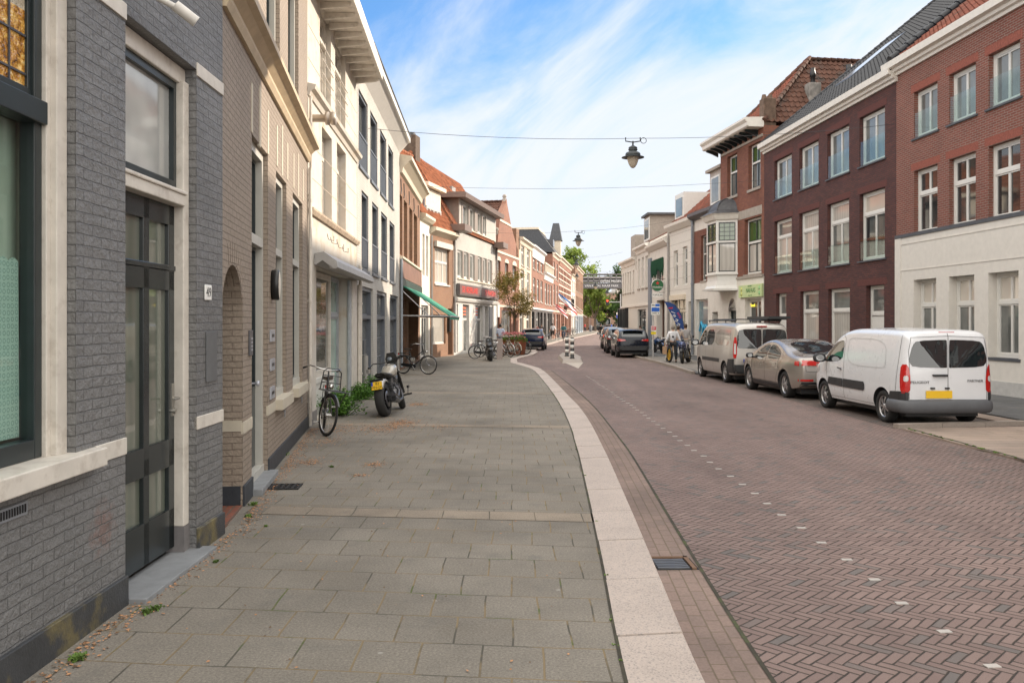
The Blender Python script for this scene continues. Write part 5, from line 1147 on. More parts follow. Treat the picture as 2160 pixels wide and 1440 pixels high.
# left wing
R3b = Bldg('low_brick_wing', 'two storey brick and white front with dark gutter left of the oriel bay', (10.4, 48.2), (10.9, 44.12), D=8); b = R3b
b.pw(1478.6, 1490, 1478.6, 498, 593, dp=.15, frame=WF, fw=.07, cols=1, transom=.4, pane=GG, sash=DF, sill=(STN, .1, .05, .05))
b.window(*sorted((b.U(1468), b.U(1494))), .6, b.Z(1468, 632), dp=.12, frame=WF, cols=1, pane=glass('teal_window', (.10, .16, .18), ior=1.8), name='shop_window')
b.window(*sorted((b.U(1503), b.U(1515))), .1, b.Z(1505, 658), dp=.3, frame=WF, cols=1, name='door'); zb = b.Z(1465, 598)
zt = b.Z(1468, 462); b.wall(-.1, zb, STUC, 'ground_floor_wall', y0=-.02); b.wall(zb, zt-.7, BK_NAF); b.wall(zt-.7, zt, STUC, 'frieze')
b.bar([(.02, zt-.1), (-.3, zt), (-.42, zt+.1), (-.42, zt+.28), (.02, zt+.3)], mat('dark_gutter', (.10, .09, .09), .5), 'gutter', 0, b.W-.05)
b.pipe(.03, .1, zt, mat('grey_pipe', (.20, .22, .25), .5), .08, -.12)
mb = MB()
for (x, z, s_) in ((1474, 690, .3), (1480, 700, .4), (1484, 695, .25)): u = b.U(x); zz_ = b.Z(x, z); mb.tube([(u-.3, .145, zz_-.2), (u, .145, zz_+s_), (u+.35, .145, zz_-.1)], .06, 6)
mb.build('window_drawing', mat('cyan_paint', (.05, .38, .62), .5), b.root)
rf = b.roof((0, -.1, zt+.2), (b.W, -.1, zt+.2), (0, 4, zt+3.9), (b.W, 4, zt+3.9), T_RED, tw=.26)
d = b.box('dormer', mat('dormer_beige', (.42, .37, .33), .6), b.W-2.1, b.W-.3, .2, 3, zt+.2, zt+2.3, parent=rf); b.box('dormer_window', WF, b.W-1.85, b.W-.55, .15, .199, zt+.5, zt+2.0, parent=d); b.box('dormer_window', GG, b.W-1.72, b.W-.68, .14, .149, zt+.62, zt+1.9, parent=d)
b.box('dormer_roof', STN, b.W-2.3, b.W-.1, .0, 3.1, zt+2.3, zt+2.45, parent=d)
# ---- R4 white rendered, R5 pub, R6, R7
R4 = Bldg('white_rendered_house', 'plain white rendered house with white dormer behind the blue beach flag', (9.9, 53.1), (10.4, 48.22), D=8); b = R4
for (x0, x1, xr, yt, yb) in ((1421, 1430, 1421, 530, 606), (1440, 1450, 1440, 521.5, 602)): b.pw(x0, x1, xr, yt, yb, dp=.12, frame=WF, fw=.08, cols=1, transom=.35, pane=GG)
b.window(*sorted((b.U(1417), b.U(1446))), .3, b.Z(1446, 627), dp=.15, frame=CRM, cols=3, transom=.25, name='shop_window', pane=GG); b.window(*sorted((b.U(1452), b.U(1460))), .1, b.Z(1452, 636), dp=.15, frame=CRM, cols=1, transom=.3, name='door', pane=GG)
zt = 7.75; b.wall(-.1, zt, STUC2); b.bar([(.02, zt-.25), (-.1, zt-.2), (-.35, zt+.05), (-.38, zt+.22), (.02, zt+.25)], CW, 'cornice', 0, b.W-.02); 
for z in [3.9, 4.6, 5.3, 6.0, 6.7, 7.3]: b.box('render_joint', mat('joint_shade', (.42, .39, .35), .8), 0, b.W, -.006, .0, z-.01, z+.01)
b.box('shop_fascia', CRM, b.U(1446.5), b.U(1415), -.12, 0, 3.28, 3.6, bv=.01) if b.U(1446.5) < b.U(1415) else b.box('shop_fascia', CRM, b.U(1415), b.U(1446.5), -.12, 0, 3.28, 3.6, bv=.01)
rf = b.roof((0, -.1, zt+.2), (b.W, -.1, zt+.2), (.8, 4.2, zt+4.0), (b.W, 4.2, zt+4.0), T_RED, tw=.26); d = b.box('dormer', WF, 0.2, 2.0, .3, 3.4, zt+.25, zt+2.1, parent=rf); b.box('dormer_window', GG, .45, 1.75, .27, .299, zt+.7, zt+1.8, parent=d)
b.pipe(.04, .2, zt, r=.05)
R5 = Bldg('pub_building', 'white pub front with dark green drapes upstairs and a dark red doorway', (9.71, 59.6), (9.9, 53.12), D=8); b = R5
b.window(*sorted((b.U(1378), b.U(1399))), 4.6, 6.2, dp=.2, frame=WF, cols=2, pane=GD); b.window(*sorted((b.U(1385), b.U(1402))), .1, 3.4, dp=.4, frame=mat('brown_wood', (.13, .05, .03), .5), cols=2, name='door', pane=GD)
b.wall(-.1, 7.1, STUC); b.bar([(.02, 6.8), (-.1, 6.85), (-.35, 7.1), (-.38, 7.25), (.02, 7.3)], CW, 'cornice', 0, b.W-.02); b.box('flat_roof', STN, .1, b.W-.1, .1, 7.8, 7.1, 7.5)
mb = MB(); rr_ = random.Random(4); u0, u1 = sorted((b.U(1377), b.U(1400)))
for i in range(12): u = u0+(u1-u0)*i/11; mb.tube([(u, -.06, 6.15), (u+.03, -.09, 5.6), (u-.02, -.07, 5.15+rr_.uniform(-.25, .3))], [.05, .075, .03], 7)
mb.build('green_drape', mat('dark_green_cloth', (.01, .06, .03), .9), b.root)
b.box('grey_pilaster', mat('blue_grey_paint', (.16, .19, .23), .5), 0.02, .9, -.12, .02, .06, 6.4, bv=.01); b.pipe(b.W-.04, .1, 7, r=.05)
R6 = house('pilaster_house', 'cream house with tall arched upstairs windows next to the pub', (9.56, 64.7), (9.71, 59.6), 7.4, STUC2, [(.10, .28), (.40, .58), (.70, .88)], [(4.45, 6.7)], (9.6, 4, T_RED), corn=CW, pane=GB)
b = R6; d = b.box('dormer', STN, 1.6, 3.6, .3, 3, 7.8, 9.7); b.box('dormer_window', WF, 1.55, 3.65, .26, .299, 7.9, 9.55, parent=d); b.box('dormer_window', GG, 1.8, 3.4, .25, .259, 8.05, 9.4, parent=d); b.box('dormer_roof', LEAD, 1.3, 3.9, .1, 3.2, 9.7, 9.85, parent=d)
R7 = house('end_white_house', 'cream corner house with black shop front where the right terrace ends', (9.35, 71.7), (9.56, 64.72), 6.8, STUC2, [(.05, .14), (.22, .31), (.39, .48), (.56, .65), (.76, .85)], [(4.3, 6.0)], (8.8, 4, T_OLD), corn=CW, shop=False, pane=GB)
b = R7; b.box('black_shopfront', BLK, 0.1, 3.2, -.3, .0, .06, 3.1, bv=.02)
for k in range(4): b.box('shop_column', DF, .2+k*.9, .35+k*.9, -.42, -.302, .06, 3.0)
for k in range(4): b.box('shop_glass', GD, .37+k*.9, 1.07+k*.9 if k < 3 else 3.15, -.31, -.303, .3, 2.8)
d = b.box('dormer', STN, 2.6, 4.6, .3, 3, 7.1, 8.9)
# ------------------------------------------------------------------ vehicles
RUB = mat('tyre_rubber', (.018, .018, .018), .75, bmp=.2); RIM = mat('alloy', (.50, .50, .51), .3, metal=.85, var=.05); RIMD = mat('dark_alloy', (.10, .10, .11), .3, metal=.8)
BUMP = mat('grey_bumper', (.10, .105, .115), .55, var=.08); BUMPK = mat('black_bumper', (.03, .032, .035), .5); CARG = glass('car_glass', (.010, .013, .015), rough=.02, ior=1.9, wob=0.0, spec=.5)
REDL = mat('red_lens', (.50, .010, .008), .12, spec=.8, coat=1); REDG = emit('brake_glow', (1.0, .10, .04), 1.1); CLRL = mat('clear_lens', (.62, .60, .60), .12, coat=1); PLATE = mat('dutch_plate', (.80, .50, .02), .45, var=.02); PBLUE = mat('plate_blue', (.01, .05, .40), .4)
SEAMM = mat('panel_gap', (.02, .02, .02), .8); CHR = mat('chrome', (.6, .6, .6), .12, metal=1)
def paint(name, c, metal=0.0, rough=.28): return mat(name, c, rough, metal=metal, var=.015, scale=2, coat=.7)
def interp(tab, x):
    if x <= tab[0][0]: return tab[0][1]
    for (a, b), (c, d) in zip(tab, tab[1:]):
        if x <= c:
            t = (x-a)/(c-a) if c > a else 1; return b+(d-b)*t
    return tab[-1][1]
def smooth_tab(tab, it=2):
    t = [tuple(p) for p in tab]
    for _ in range(it):
        q = [t[0]]
        for a, b in zip(t, t[1:]): q += [(a[0]*.75+b[0]*.25, a[1]*.75+b[1]*.25), (a[0]*.25+b[0]*.75, a[1]*.25+b[1]*.75)]
        q.append(t[-1]); t = q
    return t
def poly_smooth(p, it=1):
    for _ in range(it):
        q = []
        for i in range(len(p)):
            a, b = p[i], p[(i+1) % len(p)]; q += [(a[0]*.78+b[0]*.22, a[1]*.78+b[1]*.22), (a[0]*.22+b[0]*.78, a[1]*.22+b[1]*.78)]
        p = q
    return p
class Car:
    """x forward (origin = middle between axles), y left, z up"""
    def __init__(s, name, label, cat, pos, yaw, pnt, top, bot, wid, belt, tum, wr, xf, xr, tw=.2, group=None, seg=60, edge=.10, crown=.05):
        s.root = empty(name, pos, yaw, label, cat, group); s.wr = wr; s.xf, s.xr = xf, xr
        x0, x1 = top[0][0], top[-1][0]; s.x0, s.x1 = x0, x1; top = smooth_tab(top, 2); bot = smooth_tab(bot, 1); wid = smooth_tab(wid, 2); s.wmax = max(w for _, w in wid)
        xs = [x0, x0+.012, x0+.03, x0+.06]+[x0+.09+(x1-x0-.18)*i/seg for i in range(seg+1)]+[x1-.06, x1-.03, x1-.012, x1]
        shr = {0: .80, 1: .90, 2: .95, 3: .985, len(xs)-1: .80, len(xs)-2: .90, len(xs)-3: .95, len(xs)-4: .985}
        rings = []; ns, na = 12, 7
        for k, x in enumerate(xs):
            T, B, Wd = interp(top, x), interp(bot, x), interp(wid, x); r = min(edge, (T-B)*.3)
            def hw(z):
                w = Wd*(1-.06*max(0, (B+.25-z)/.25)**2)
                if z > belt: w *= 1-tum*((z-belt)/.7)**1.15
                bul = .018*math.sin(math.pi*min(1, max(0, (z-B)/(belt-B+.01))))
                return w+bul-.018
            pts = [(0, B), (hw(B)*.5, B), (hw(B)*.9, B)]
            zt = T-r
            for i in range(ns+1): z = B+.03+(zt-B-.03)*i/ns; pts.append((hw(z), z))
            wt = hw(zt)
            for i in range(1, na+1): a = math.pi/2*i/na; pts.append((wt-r*1.5*(1-math.cos(a)), zt+r*math.sin(a)))
            wtop = pts[-1][0]; pts += [(wtop*.66, T+crown*.5*(1-.44)), (wtop*.33, T+crown*.5*(1-.11)), (0, T+crown*.5)]
            f = shr.get(k)
            if f: cz = (T+B)/2; pts = [(y*(.5+.5*f) if False else y-(1-f)*.35, cz+(z-cz)*(1-(1-f)*.35)) if y > .36 else (y*(1-(1-f)*.5), cz+(z-cz)*(1-(1-f)*.35)) for y, z in pts]
            rings.append([(x, y, z) for y, z in pts])
        n = len(rings[0]); vs = []; ring2 = []
        for rg in rings: full = rg+[(x, -y, z) for x, y, z in rg[-2:0:-1]]; ring2.append(full)
        m = len(ring2[0]); vs = [v for r_ in ring2 for v in r_]; fs = []
        for i in range(len(ring2)-1):
            for k in range(m): fs.append((i*m+k, i*m+(k+1) % m, (i+1)*m+(k+1) % m, (i+1)*m+k))
        fs.append(tuple(range(m))[::-1]); fs.append(tuple((len(ring2)-1)*m+k for k in range(m)))
        me = bpy.data.meshes.new('body'); me.from_pydata(vs, [], fs); me.materials.append(pnt); me.materials.append(BUMPK)
        for p in me.polygons: p.use_smooth = True
        bm = bmesh.new(); bm.from_mesh(me); bmesh.ops.recalc_face_normals(bm, faces=bm.faces); bm.to_mesh(me)
        s.bvh = BVHTree.FromBMesh(bm); bm.normal_update(); s.kd = KDTree(len(bm.verts)); s.vn = [v.normal.copy() for v in bm.verts]
        for i, v in enumerate(bm.verts): s.kd.insert(v.co, i)
        s.kd.balance(); bm.free()
        body = bpy.data.objects.new('body', me); COL.objects.link(body)
        cut = []
        for ax in (xf, xr):
            for sd in (1, -1):
                c = MB(); M = Matrix.Translation((ax, sd*(s.wmax-.02), wr+.005)) @ Matrix.Rotation(R(90), 4, 'X'); R_ = wr+.055
                c.lathe([(0, -.26), (R_, -.26), (R_, .26), (0, .26)], 36, M=M); bm = bmesh.new(); mm = bpy.data.meshes.new('cut'); mm.from_pydata(c.v, [], c.f); bm.from_mesh(mm)
                bmesh.ops.remove_doubles(bm, verts=bm.verts, dist=.0005); bmesh.ops.dissolve_degenerate(bm, edges=bm.edges, dist=.0001); bmesh.ops.recalc_face_normals(bm, faces=bm.faces)
                for f in bm.faces: f.material_index = 1
                bm.to_mesh(mm); bm.free(); mm.materials.append(pnt); mm.materials.append(BUMPK)
                oc = bpy.data.objects.new('cut', mm); COL.objects.link(oc); cut.append(oc); md = body.modifiers.new('b', 'BOOLEAN'); md.object = oc; md.operation = 'DIFFERENCE'; md.solver = 'EXACT'
        dg = bpy.context.evaluated_depsgraph_get(); me2 = bpy.data.meshes.new_from_object(body.evaluated_get(dg)); body.modifiers.clear()
        if len(me2.polygons) > 200: body.data = me2
        for o in cut: bpy.data.objects.remove(o)
        body.parent = s.root; s.body = body; body.name = 'body'
        if hasattr(body.data, 'set_sharp_from_angle'): body.data.set_sharp_from_angle(angle=R(38))
    def proj(s, name, poly, axis, m, off=.004, side=1, parent=None, step=.06, smooth=True, thick=0.0):
        """lay a 2-D outline onto the body. axis 'y': poly in (x,z) from the side; 'x-': poly in (y,z) from behind; 'x+' from the front; 'z': (x,y) from above"""
        bm = bmesh.new(); vs = [bm.verts.new((p[0], p[1], 0)) for p in poly]; bm.faces.new(vs)
        lo = [min(p[i] for p in poly) for i in (0, 1)]; hi = [max(p[i] for p in poly) for i in (0, 1)]
        for i in (0, 1):
            k = int((hi[i]-lo[i])/step)
            for j in range(1, k+1):
                co = [0, 0, 0]; co[i] = lo[i]+(hi[i]-lo[i])*j/(k+1); no = [0, 0, 0]; no[i] = 1
                bmesh.ops.bisect_plane(bm, geom=bm.verts[:]+bm.edges[:]+bm.faces[:], plane_co=co, plane_no=no)
        dead = []
        for v in bm.verts:
            a, b_ = v.co.x, v.co.y
            if axis == 'y': o, d = Vector((a, 3*side, b_)), Vector((0, -side, 0))
            elif axis == 'x-': o, d = Vector((s.x0-2, a, b_)), Vector((1, 0, 0))
            elif axis == 'c': d = Vector((1, -side, 0)).normalized(); o = Vector((s.x0, side*s.wmax, b_))+Vector((1, side, 0)).normalized()*a-d*2
            elif axis == 'x+': o, d = Vector((s.x1+2, a, b_)), Vector((-1, 0, 0))
            else: o, d = Vector((a, b_, 4)), Vector((0, 0, -1))
            h, nrm, _, _ = s.bvh.ray_cast(o, d)
            if h is None or abs(nrm.dot(d)) < .22: dead.append(v); continue
            v.co = h-d*off
        bmesh.ops.delete(bm, geom=dead, context='VERTS')
        if not bm.faces: bm.free(); return None
        bmesh.ops.triangulate(bm, faces=bm.faces)
        want = {'c': Vector((-1, side, 0)).normalized(), 'y': Vector((0, side, 0)), 'x-': Vector((-1, 0, 0)), 'x+': Vector((1, 0, 0)), 'z': Vector((0, 0, 1))}[axis]; bm.normal_update()
        if sum((f.normal.dot(want) for f in bm.faces)) < 0: bmesh.ops.reverse_faces(bm, faces=bm.faces)
        if thick:
            r_ = bmesh.ops.extrude_face_region(bm, geom=bm.faces[:]); 
            for e in r_['geom']:
                if isinstance(e, bmesh.types.BMVert): e.co += want*thick
            bmesh.ops.recalc_face_normals(bm, faces=bm.faces)
        me = bpy.data.meshes.new(name); bm.to_mesh(me); bm.free(); me.materials.append(m)
        for p in me.polygons: p.use_smooth = smooth and not thick
        if smooth and not thick:
            cn = []
            for v in me.vertices:
                n_ = Vector((0, 0, 0))
                for co, i, dist in s.kd.find_n(v.co, 6): n_ += s.vn[i]/(dist*dist+.0004)
                cn.append(n_.normalized())
            me.normals_split_custom_set_from_vertices(cn)
        o = bpy.data.objects.new(name, me); COL.objects.link(o); o.parent = parent or s.root; return o
    def line(s, name, pts, axis, m=None, w=.009, side=1, off=.0045, parent=None):
        """a panel gap: a thin ribbon on the body"""
        mb = MB(); out = []
        P = []
        for a, b_ in zip(pts, pts[1:]):
            n = max(1, int(math.dist(a, b_)/.03)); P += [(a[0]+(b_[0]-a[0])*i/n, a[1]+(b_[1]-a[1])*i/n) for i in range(n)]
        P.append(pts[-1]); L = []; Rr = []
        for i, p in enumerate(P):
            a, c = P[max(0, i-1)], P[min(len(P)-1, i+1)]; dx, dy = c[0]-a[0], c[1]-a[1]; l = math.hypot(dx, dy) or 1; nx, ny = -dy/l*w/2, dx/l*w/2
            row = []
            for sg in (1, -1):
                q = (p[0]+nx*sg, p[1]+ny*sg)
                if axis == 'y': o, d = Vector((q[0], 3*side, q[1])), Vector((0, -side, 0))
                elif axis == 'x-': o, d = Vector((s.x0-2, q[0], q[1])), Vector((1, 0, 0))
                else: o, d = Vector((q[0], q[1], 4)), Vector((0, 0, -1))
                h = s.bvh.ray_cast(o, d)[0]
                if h is None: row = None; break
                row.append(h-d*off)
            out.append(row)
        for r0, r1 in zip(out, out[1:]):
            if r0 and r1: mb.quad(r0[0], r0[1], r1[1], r1[0])
        return mb.build(name, m or SEAMM, parent or s.body, uv=False)
    def wheels(s, rimfn, tw=.2, steer=0):
        for ax in (s.xf, s.xr):
            for sd in (1, -1):
                M = Matrix.Translation((ax, sd*(s.wmax-.035-tw/2), s.wr)) @ Matrix.Rotation(R(90)*-sd, 4, 'X'); r = s.wr; mb = MB()
                mb.lathe([(r*.62, -tw/2), (r*.92, -tw/2), (r*.985, -tw*.40), (r, -tw*.25), (r, tw*.25), (r*.985, tw*.40), (r*.92, tw/2), (r*.70, tw/2+.004), (r*.66, tw/2-.01), (r*.64, tw*.1), (0, tw*.08)], 40, M=M)
                t = mb.build('wheel', RUB, s.root, uv=False); rimfn(t, M, r, tw)
    def plate(s, x_, z, w=.52, h=.11, txt='', y=0.0):
        M = Matrix(((0, 0, -1, x_), (-1, 0, 0, y), (0, 1, 0, z), (0, 0, 0, 1)))      # local x -> -y (reads from behind)
        mb = MB(); mb.box(-w/2, w/2, -h/2, h/2, 0, .008, M=M); p = mb.build('number_plate', PLATE, s.root, uv=False)
        if txt:
            mb = MB(); mb.box(-w/2, -w/2+.045, -h/2, h/2, .0081, .009, M=M); mb.build('plate_band', PBLUE, p, uv=False)
            text_mesh('plate_letters', txt, h*.80, BLK, p, M @ Matrix.Translation((.02, 0, .0095)), .0006, squeeze=.95)
        return p
    def mirror(s, x, z, side, m, sz=.11):
        h = s.bvh.ray_cast(Vector((x, 3*side, z)), Vector((0, -side, 0)))[0]; y = h.y if h else side*s.wmax
        mb = MB(); c = Vector((x+.02, y+side*(sz*1.1+.03), z+.03))
        vs = []; fs = []; nn_ = 10
        prof = [(-.09, .75), (-.085, .95), (-.03, 1.0), (.04, .85), (.08, .5), (.09, .0)]
        for dx, k in prof:
            for j in range(nn_): a = 2*math.pi*j/nn_; vs.append(c+Vector((dx, sz*k*math.copysign(abs(math.cos(a))**.6, math.cos(a)), sz*.72*k*math.copysign(abs(math.sin(a))**.6, math.sin(a)))))
        for i in range(len(prof)-1):
            for j in range(nn_): fs.append((i*nn_+j, i*nn_+(j+1) % nn_, (i+1)*nn_+(j+1) % nn_, (i+1)*nn_+j))
        fs.append(tuple(range(nn_))[::-1]); mb.add(vs, fs, 0, True); mb.tube([(x, y-side*.02, z-.03), (x, y+side*.08, z-.01)], .025, 8)
        o = mb.build('wing_mirror', m, s.root, uv=False)
        g = MB(); g.add([c+Vector((-.0915, sz*.68*math.cos(2*math.pi*j/nn_), sz*.5*math.sin(2*math.pi*j/nn_))) for j in range(nn_)], [tuple(range(nn_))[::-1]]); g.build('mirror_glass', CHR, o, uv=False)
def rim_spokes(n, m, wide=.5, hub=.22, twist=0.0, dark=True, holes=None):
    def fn(parent, M, r, tw):
        mb = MB(); R0 = r*.66; y0 = tw*.36
        mb.lathe([(R0, tw*.40), (R0*.93, tw*.36), (R0*.90, tw*.30), (R0*.90, tw*.12)], 36, M=M)
        for i in range(n):
            a = 2*math.pi*i/n; c = math.pi*wide/n
            pts = []
            for (rr_, aw, z) in ((R0*hub, c*1.25, y0+.01), (R0*.55, c*.75, y0+.012), (R0*.94, c*.62, y0-.005)): pts.append((rr_, aw, z))
            vs = []
            for rr_, aw, z in pts:
                for sg in (-1, 1): q = a+aw*sg*.8+twist*rr_; vs.append(M @ Vector((rr_*math.cos(q), rr_*math.sin(q), z)))
                for sg in (-1, 1): q = a+aw*sg*.8+twist*rr_; vs.append(M @ Vector((rr_*math.cos(q), rr_*math.sin(q), z-.03)))
            fs = []
            for k in range(2):
                o = 4*k; fs += [(o, o+1, o+5, o+4), (o+1, o+3, o+7, o+5), (o+2, o, o+4, o+6)]
            mb.add(vs, fs)
        mb.lathe([(0, y0+.02), (R0*.18, y0+.018), (R0*.26, y0+.008), (R0*.28, y0-.03)], 20, M=M)
        mb.build('rim', m, parent, uv=False)
    return fn
# common positions: left wheels measured on the photograph
def place(rear, front, half, xr):
    """pose of the car from the ground points of its two left wheels"""
    rear, front = Vector(rear).xy, Vector(front).xy; d = (front-rear).normalized(); yaw = math.atan2(d.y, d.x); left = Vector((-d.y, d.x))
    o = rear-d*xr-left*half; return (o.x, o.y, 0), yaw
# ---- white delivery van
pw = paint('van_white', (.74, .76, .79))
xr, xf = -1.36, 1.37
pos, yaw = place((7.30, 16.45), (7.16, 19.2), .80, xr)
V = Car('delivery_van', 'white delivery van nearest the camera, with grey rear bumper and blurred yellow number plate', 'van', pos, yaw, pw,
        top=[(-2.10, 1.70), (-2.02, 1.77), (-1.8, 1.80), (-.2, 1.82), (.35, 1.79), (.75, 1.66), (1.25, 1.30), (1.55, 1.13), (1.95, 1.00), (2.18, .84), (2.26, .62)],
        bot=[(-2.10, .30), (-1.9, .26), (-1.0, .25), (1.6, .24), (2.1, .28), (2.26, .34)],
        wid=[(-2.10, .84), (-1.95, .885), (-1.2, .905), (1.2, .905), (1.8, .87), (2.08, .74), (2.26, .52)], belt=1.02, tum=.105, wr=.315, xf=xf, xr=xr, edge=.13, crown=.04)
V.proj('rear_window', poly_smooth([(.02, 1.12), (.02, 1.10), (.05, 1.095), (.66, 1.11), (.745, 1.20), (.74, 1.30), (.68, 1.52), (.60, 1.60), (.05, 1.62), (.02, 1.60)], 1), 'x-', CARG, .006)
V.proj('rear_window', poly_smooth([(-.02, 1.12), (-.02, 1.10), (-.05, 1.095), (-.66, 1.11), (-.745, 1.20), (-.74, 1.30), (-.68, 1.52), (-.60, 1.60), (-.05, 1.62), (-.02, 1.60)], 1), 'x-', CARG, .006)
for sd in (1, -1):
    t = V.proj('tail_light', poly_smooth([(-.13, .62), (.03, .62), (.05, .9), (.03, 1.16), (-.11, 1.16), (-.14, .9)]), 'c', REDL, .014, side=sd)
    V.proj('tail_lens', poly_smooth([(-.11, .84), (-.03, .84), (-.03, .95), (-.11, .95)]), 'c', CLRL, .019, side=sd, parent=t)
    V.proj('side_window', poly_smooth([(.42, 1.10), (1.36, 1.06), (1.30, 1.14), (.86, 1.50), (.46, 1.56), (.40, 1.50)]), 'y', CARG, .005, side=sd)
    V.proj('side_rub_strip', [(.30, .56), (-.62, .56), (-.66, .60), (-.66, .70), (-.62, .74), (.30, .74)], 'y', BUMPK, .012, side=sd, thick=.006*sd if False else .006)
    V.proj('side_rub_strip', [(.34, .56), (1.08, .58), (1.04, .74), (.34, .74)], 'y', BUMPK, .012, side=sd, thick=.006)
    V.line('panel_gap', [(.30, .32), (.32, .8), (.34, 1.2), (.36, 1.60), (.52, 1.70)], 'y', side=sd); V.line('panel_gap', [(1.02, .34), (1.12, .62), (1.20, .95), (1.16, 1.12)], 'y', side=sd)
    V.line('panel_gap', [(1.10, .33), (-1.0, .33)], 'y', side=sd, w=.006); V.line('panel_gap', [(-1.86, .62), (-1.90, 1.15), (-1.92, 1.70)], 'y', side=sd)
    pr = poly_smooth([(.20, 1.05), (-1.42, 1.05), (-1.46, 1.12), (-1.38, 1.60), (.12, 1.62), (.20, 1.55)], 2); V.line('side_panel_edge', pr+[pr[0]], 'y', mat('pressing_shade', (.52, .53, .54), .3), side=sd, w=.014)
    h = V.bvh.ray_cast(Vector((.47, 3*sd, .95)), Vector((0, -sd, 0)))[0]; V_ = MB(); V_.tube([(.40, h.y+sd*.03, .945), (.56, h.y+sd*.035, .965)], .014, 8); V_.build('door_handle', BUMPK, V.root, uv=False)
    V.mirror(1.22, 1.12, sd, BUMPK, .14)
    V.proj('headlight', poly_smooth([(1.62, .80), (2.08, .72), (2.14, .84), (1.80, 1.0), (1.60, .96)]), 'y', CLRL, .006, side=sd)
V.proj('windscreen', poly_smooth([(.78, -.62), (1.36, -.72), (1.42, 0), (1.36, .72), (.78, .62), (.74, 0)]), 'z', CARG, .006)
V.line('panel_gap', [(0, .52), (0, 1.74)], 'x-', w=.010)
V.line('panel_gap', [(-.74, .50), (.74, .50), (.745, .70), (.735, 1.0), (.75, 1.4), (.70, 1.66), (0, 1.69), (-.70, 1.66), (-.75, 1.4), (-.735, 1.0), (-.745, .70), (-.74, .50)], 'x-', w=.007)
mb = MB(); mb.tube([(-2.135, -.10, 1.0), (-2.145, -.02, 1.0)], .0, 4) if False else None
mb.box(-2.155, -2.10, .02, .30, .935, .975); bevel(mb.build('rear_handle', BUMPK, V.root, uv=False), .012)
mb = MB(); mb.box(-2.05, -1.99, -.15, .15, 1.735, 1.765); mb.build('brake_light', REDL, V.root, uv=False)
# rear bumper, moulded
bp = MB(); prof = [(-.06, .27), (-.12, .30), (-.14, .40), (-.13, .47), (-.08, .51), (.0, .52)]
pl = [(-1.62, .925), (-1.95, .93), (-2.10, .86), (-2.17, .70), (-2.19, 0), (-2.17, -.70), (-2.10, -.86), (-1.95, -.93), (-1.62, -.925)]; plS = [Vector(p) for p in pl]; plS = smooth_poly(plS, 2)
rows = [(.25, -.05), (.28, .0), (.36, .02), (.43, .015), (.48, -.005), (.50, -.04), (.50, -.12)]; vs = []; fs = []
for i, p in enumerate(plS):
    a, c = plS[max(0, i-1)], plS[min(len(plS)-1, i+1)]; d = (c-a).normalized(); nv = Vector((d.y, -d.x)); nv = -nv if nv.dot(p-Vector((-1.2, 0))) < 0 else nv
    for z, o_ in rows: q = p+nv*o_; vs.append((q.x, q.y, z))
nr = len(rows)
for i in range(len(plS)-1):
    for k in range(nr-1): fs.append((i*nr+k, (i+1)*nr+k, (i+1)*nr+k+1, i*nr+k+1))
bp.add(vs, fs, 0, True); bo = bp.build('rear_bumper', BUMP, V.root, uv=False)
for sd in (1, -1):
    V.proj('bumper_corner', [(-2.08, .50), (-1.72, .40), (-1.66, .50), (-1.70, .64), (-2.08, .66)], 'y', BUMPK, .014, side=sd, thick=.006); V.proj('bumper_corner', [(sd*.76, .48), (sd*.90, .48), (sd*.90, .66), (sd*.76, .64)], 'x-', BUMPK, .016, thick=.006)
pp = V.plate(-2.118, .60, .50, .14, y=.18); pp['label'] = 'blurred yellow number plate'
mb = MB(); mb.box(-2.13, -2.10, .26, .34, .70, .73); mb.box(-2.13, -2.10, -.02, .06, .70, .73); mb.build('plate_lamp', BLK, V.root, uv=False)
MR = lambda y, z, x: Matrix(((0, 0, -1, x), (-1, 0, 0, y), (0, 1, 0, z), (0, 0, 0, 1)))
text_mesh('maker_word', 'PEUGEOT', .07, mat('badge_grey', (.16, .16, .17), .3, metal=.5), V.root, MR(.54, .825, -2.113), .002, squeeze=1.2); text_mesh('model_word', 'PARTNER', .065, MATS['badge_grey'], V.root, MR(-.52, .85, -2.113), .002, squeeze=1.1)
def hubcap(parent, M, r, tw):
    rim_spokes(7, RIM, wide=.62, hub=.2)(parent, M, r, tw)
V.wheels(hubcap, .19)
mb = MB(); mb.box(-1.9, 2.0, -.70, .70, .17, .30); mb.build('underbody', BUMPK, V.root, uv=False)
# ---- champagne grey electric fastback
pc = paint('champagne_metallic', (.36, .325, .29), .5, .26)
xr, xf = -1.37, 1.37
pos, yaw = place((7.08, 21.75), (6.93, 24.45), .82, xr)
C = Car('fastback_car', 'champagne grey metallic fastback car parked between the two vans', 'car', pos, yaw, pc,
        top=[(-2.28, .84), (-2.24, 1.00), (-2.12, 1.07), (-1.55, 1.13), (-1.0, 1.33), (-.35, 1.465), (.1, 1.475), (.55, 1.40), (1.25, 1.08), (1.55, .99), (2.0, .87), (2.28, .70), (2.34, .55)],
        bot=[(-2.28, .38), (-2.0, .25), (-1.0, .20), (1.8, .20), (2.2, .26), (2.34, .34)],
        wid=[(-2.28, .78), (-2.1, .87), (-1.4, .93), (-.4, .905), (.6, .905), (1.4, .925), (2.0, .84), (2.34, .58)], belt=.92, tum=.34, wr=.345, xf=xf, xr=xr, edge=.10, crown=.05)
C.proj('rear_window', poly_smooth([(-1.68, -.50), (-.72, -.56), (-.66, 0), (-.72, .56), (-1.68, .50), (-1.74, 0)], 2), 'z', CARG, .006); C.proj('windscreen', poly_smooth([(.42, -.56), (1.15, -.66), (1.24, 0), (1.15, .66), (.42, .56), (.36, 0)], 2), 'z', CARG, .006)
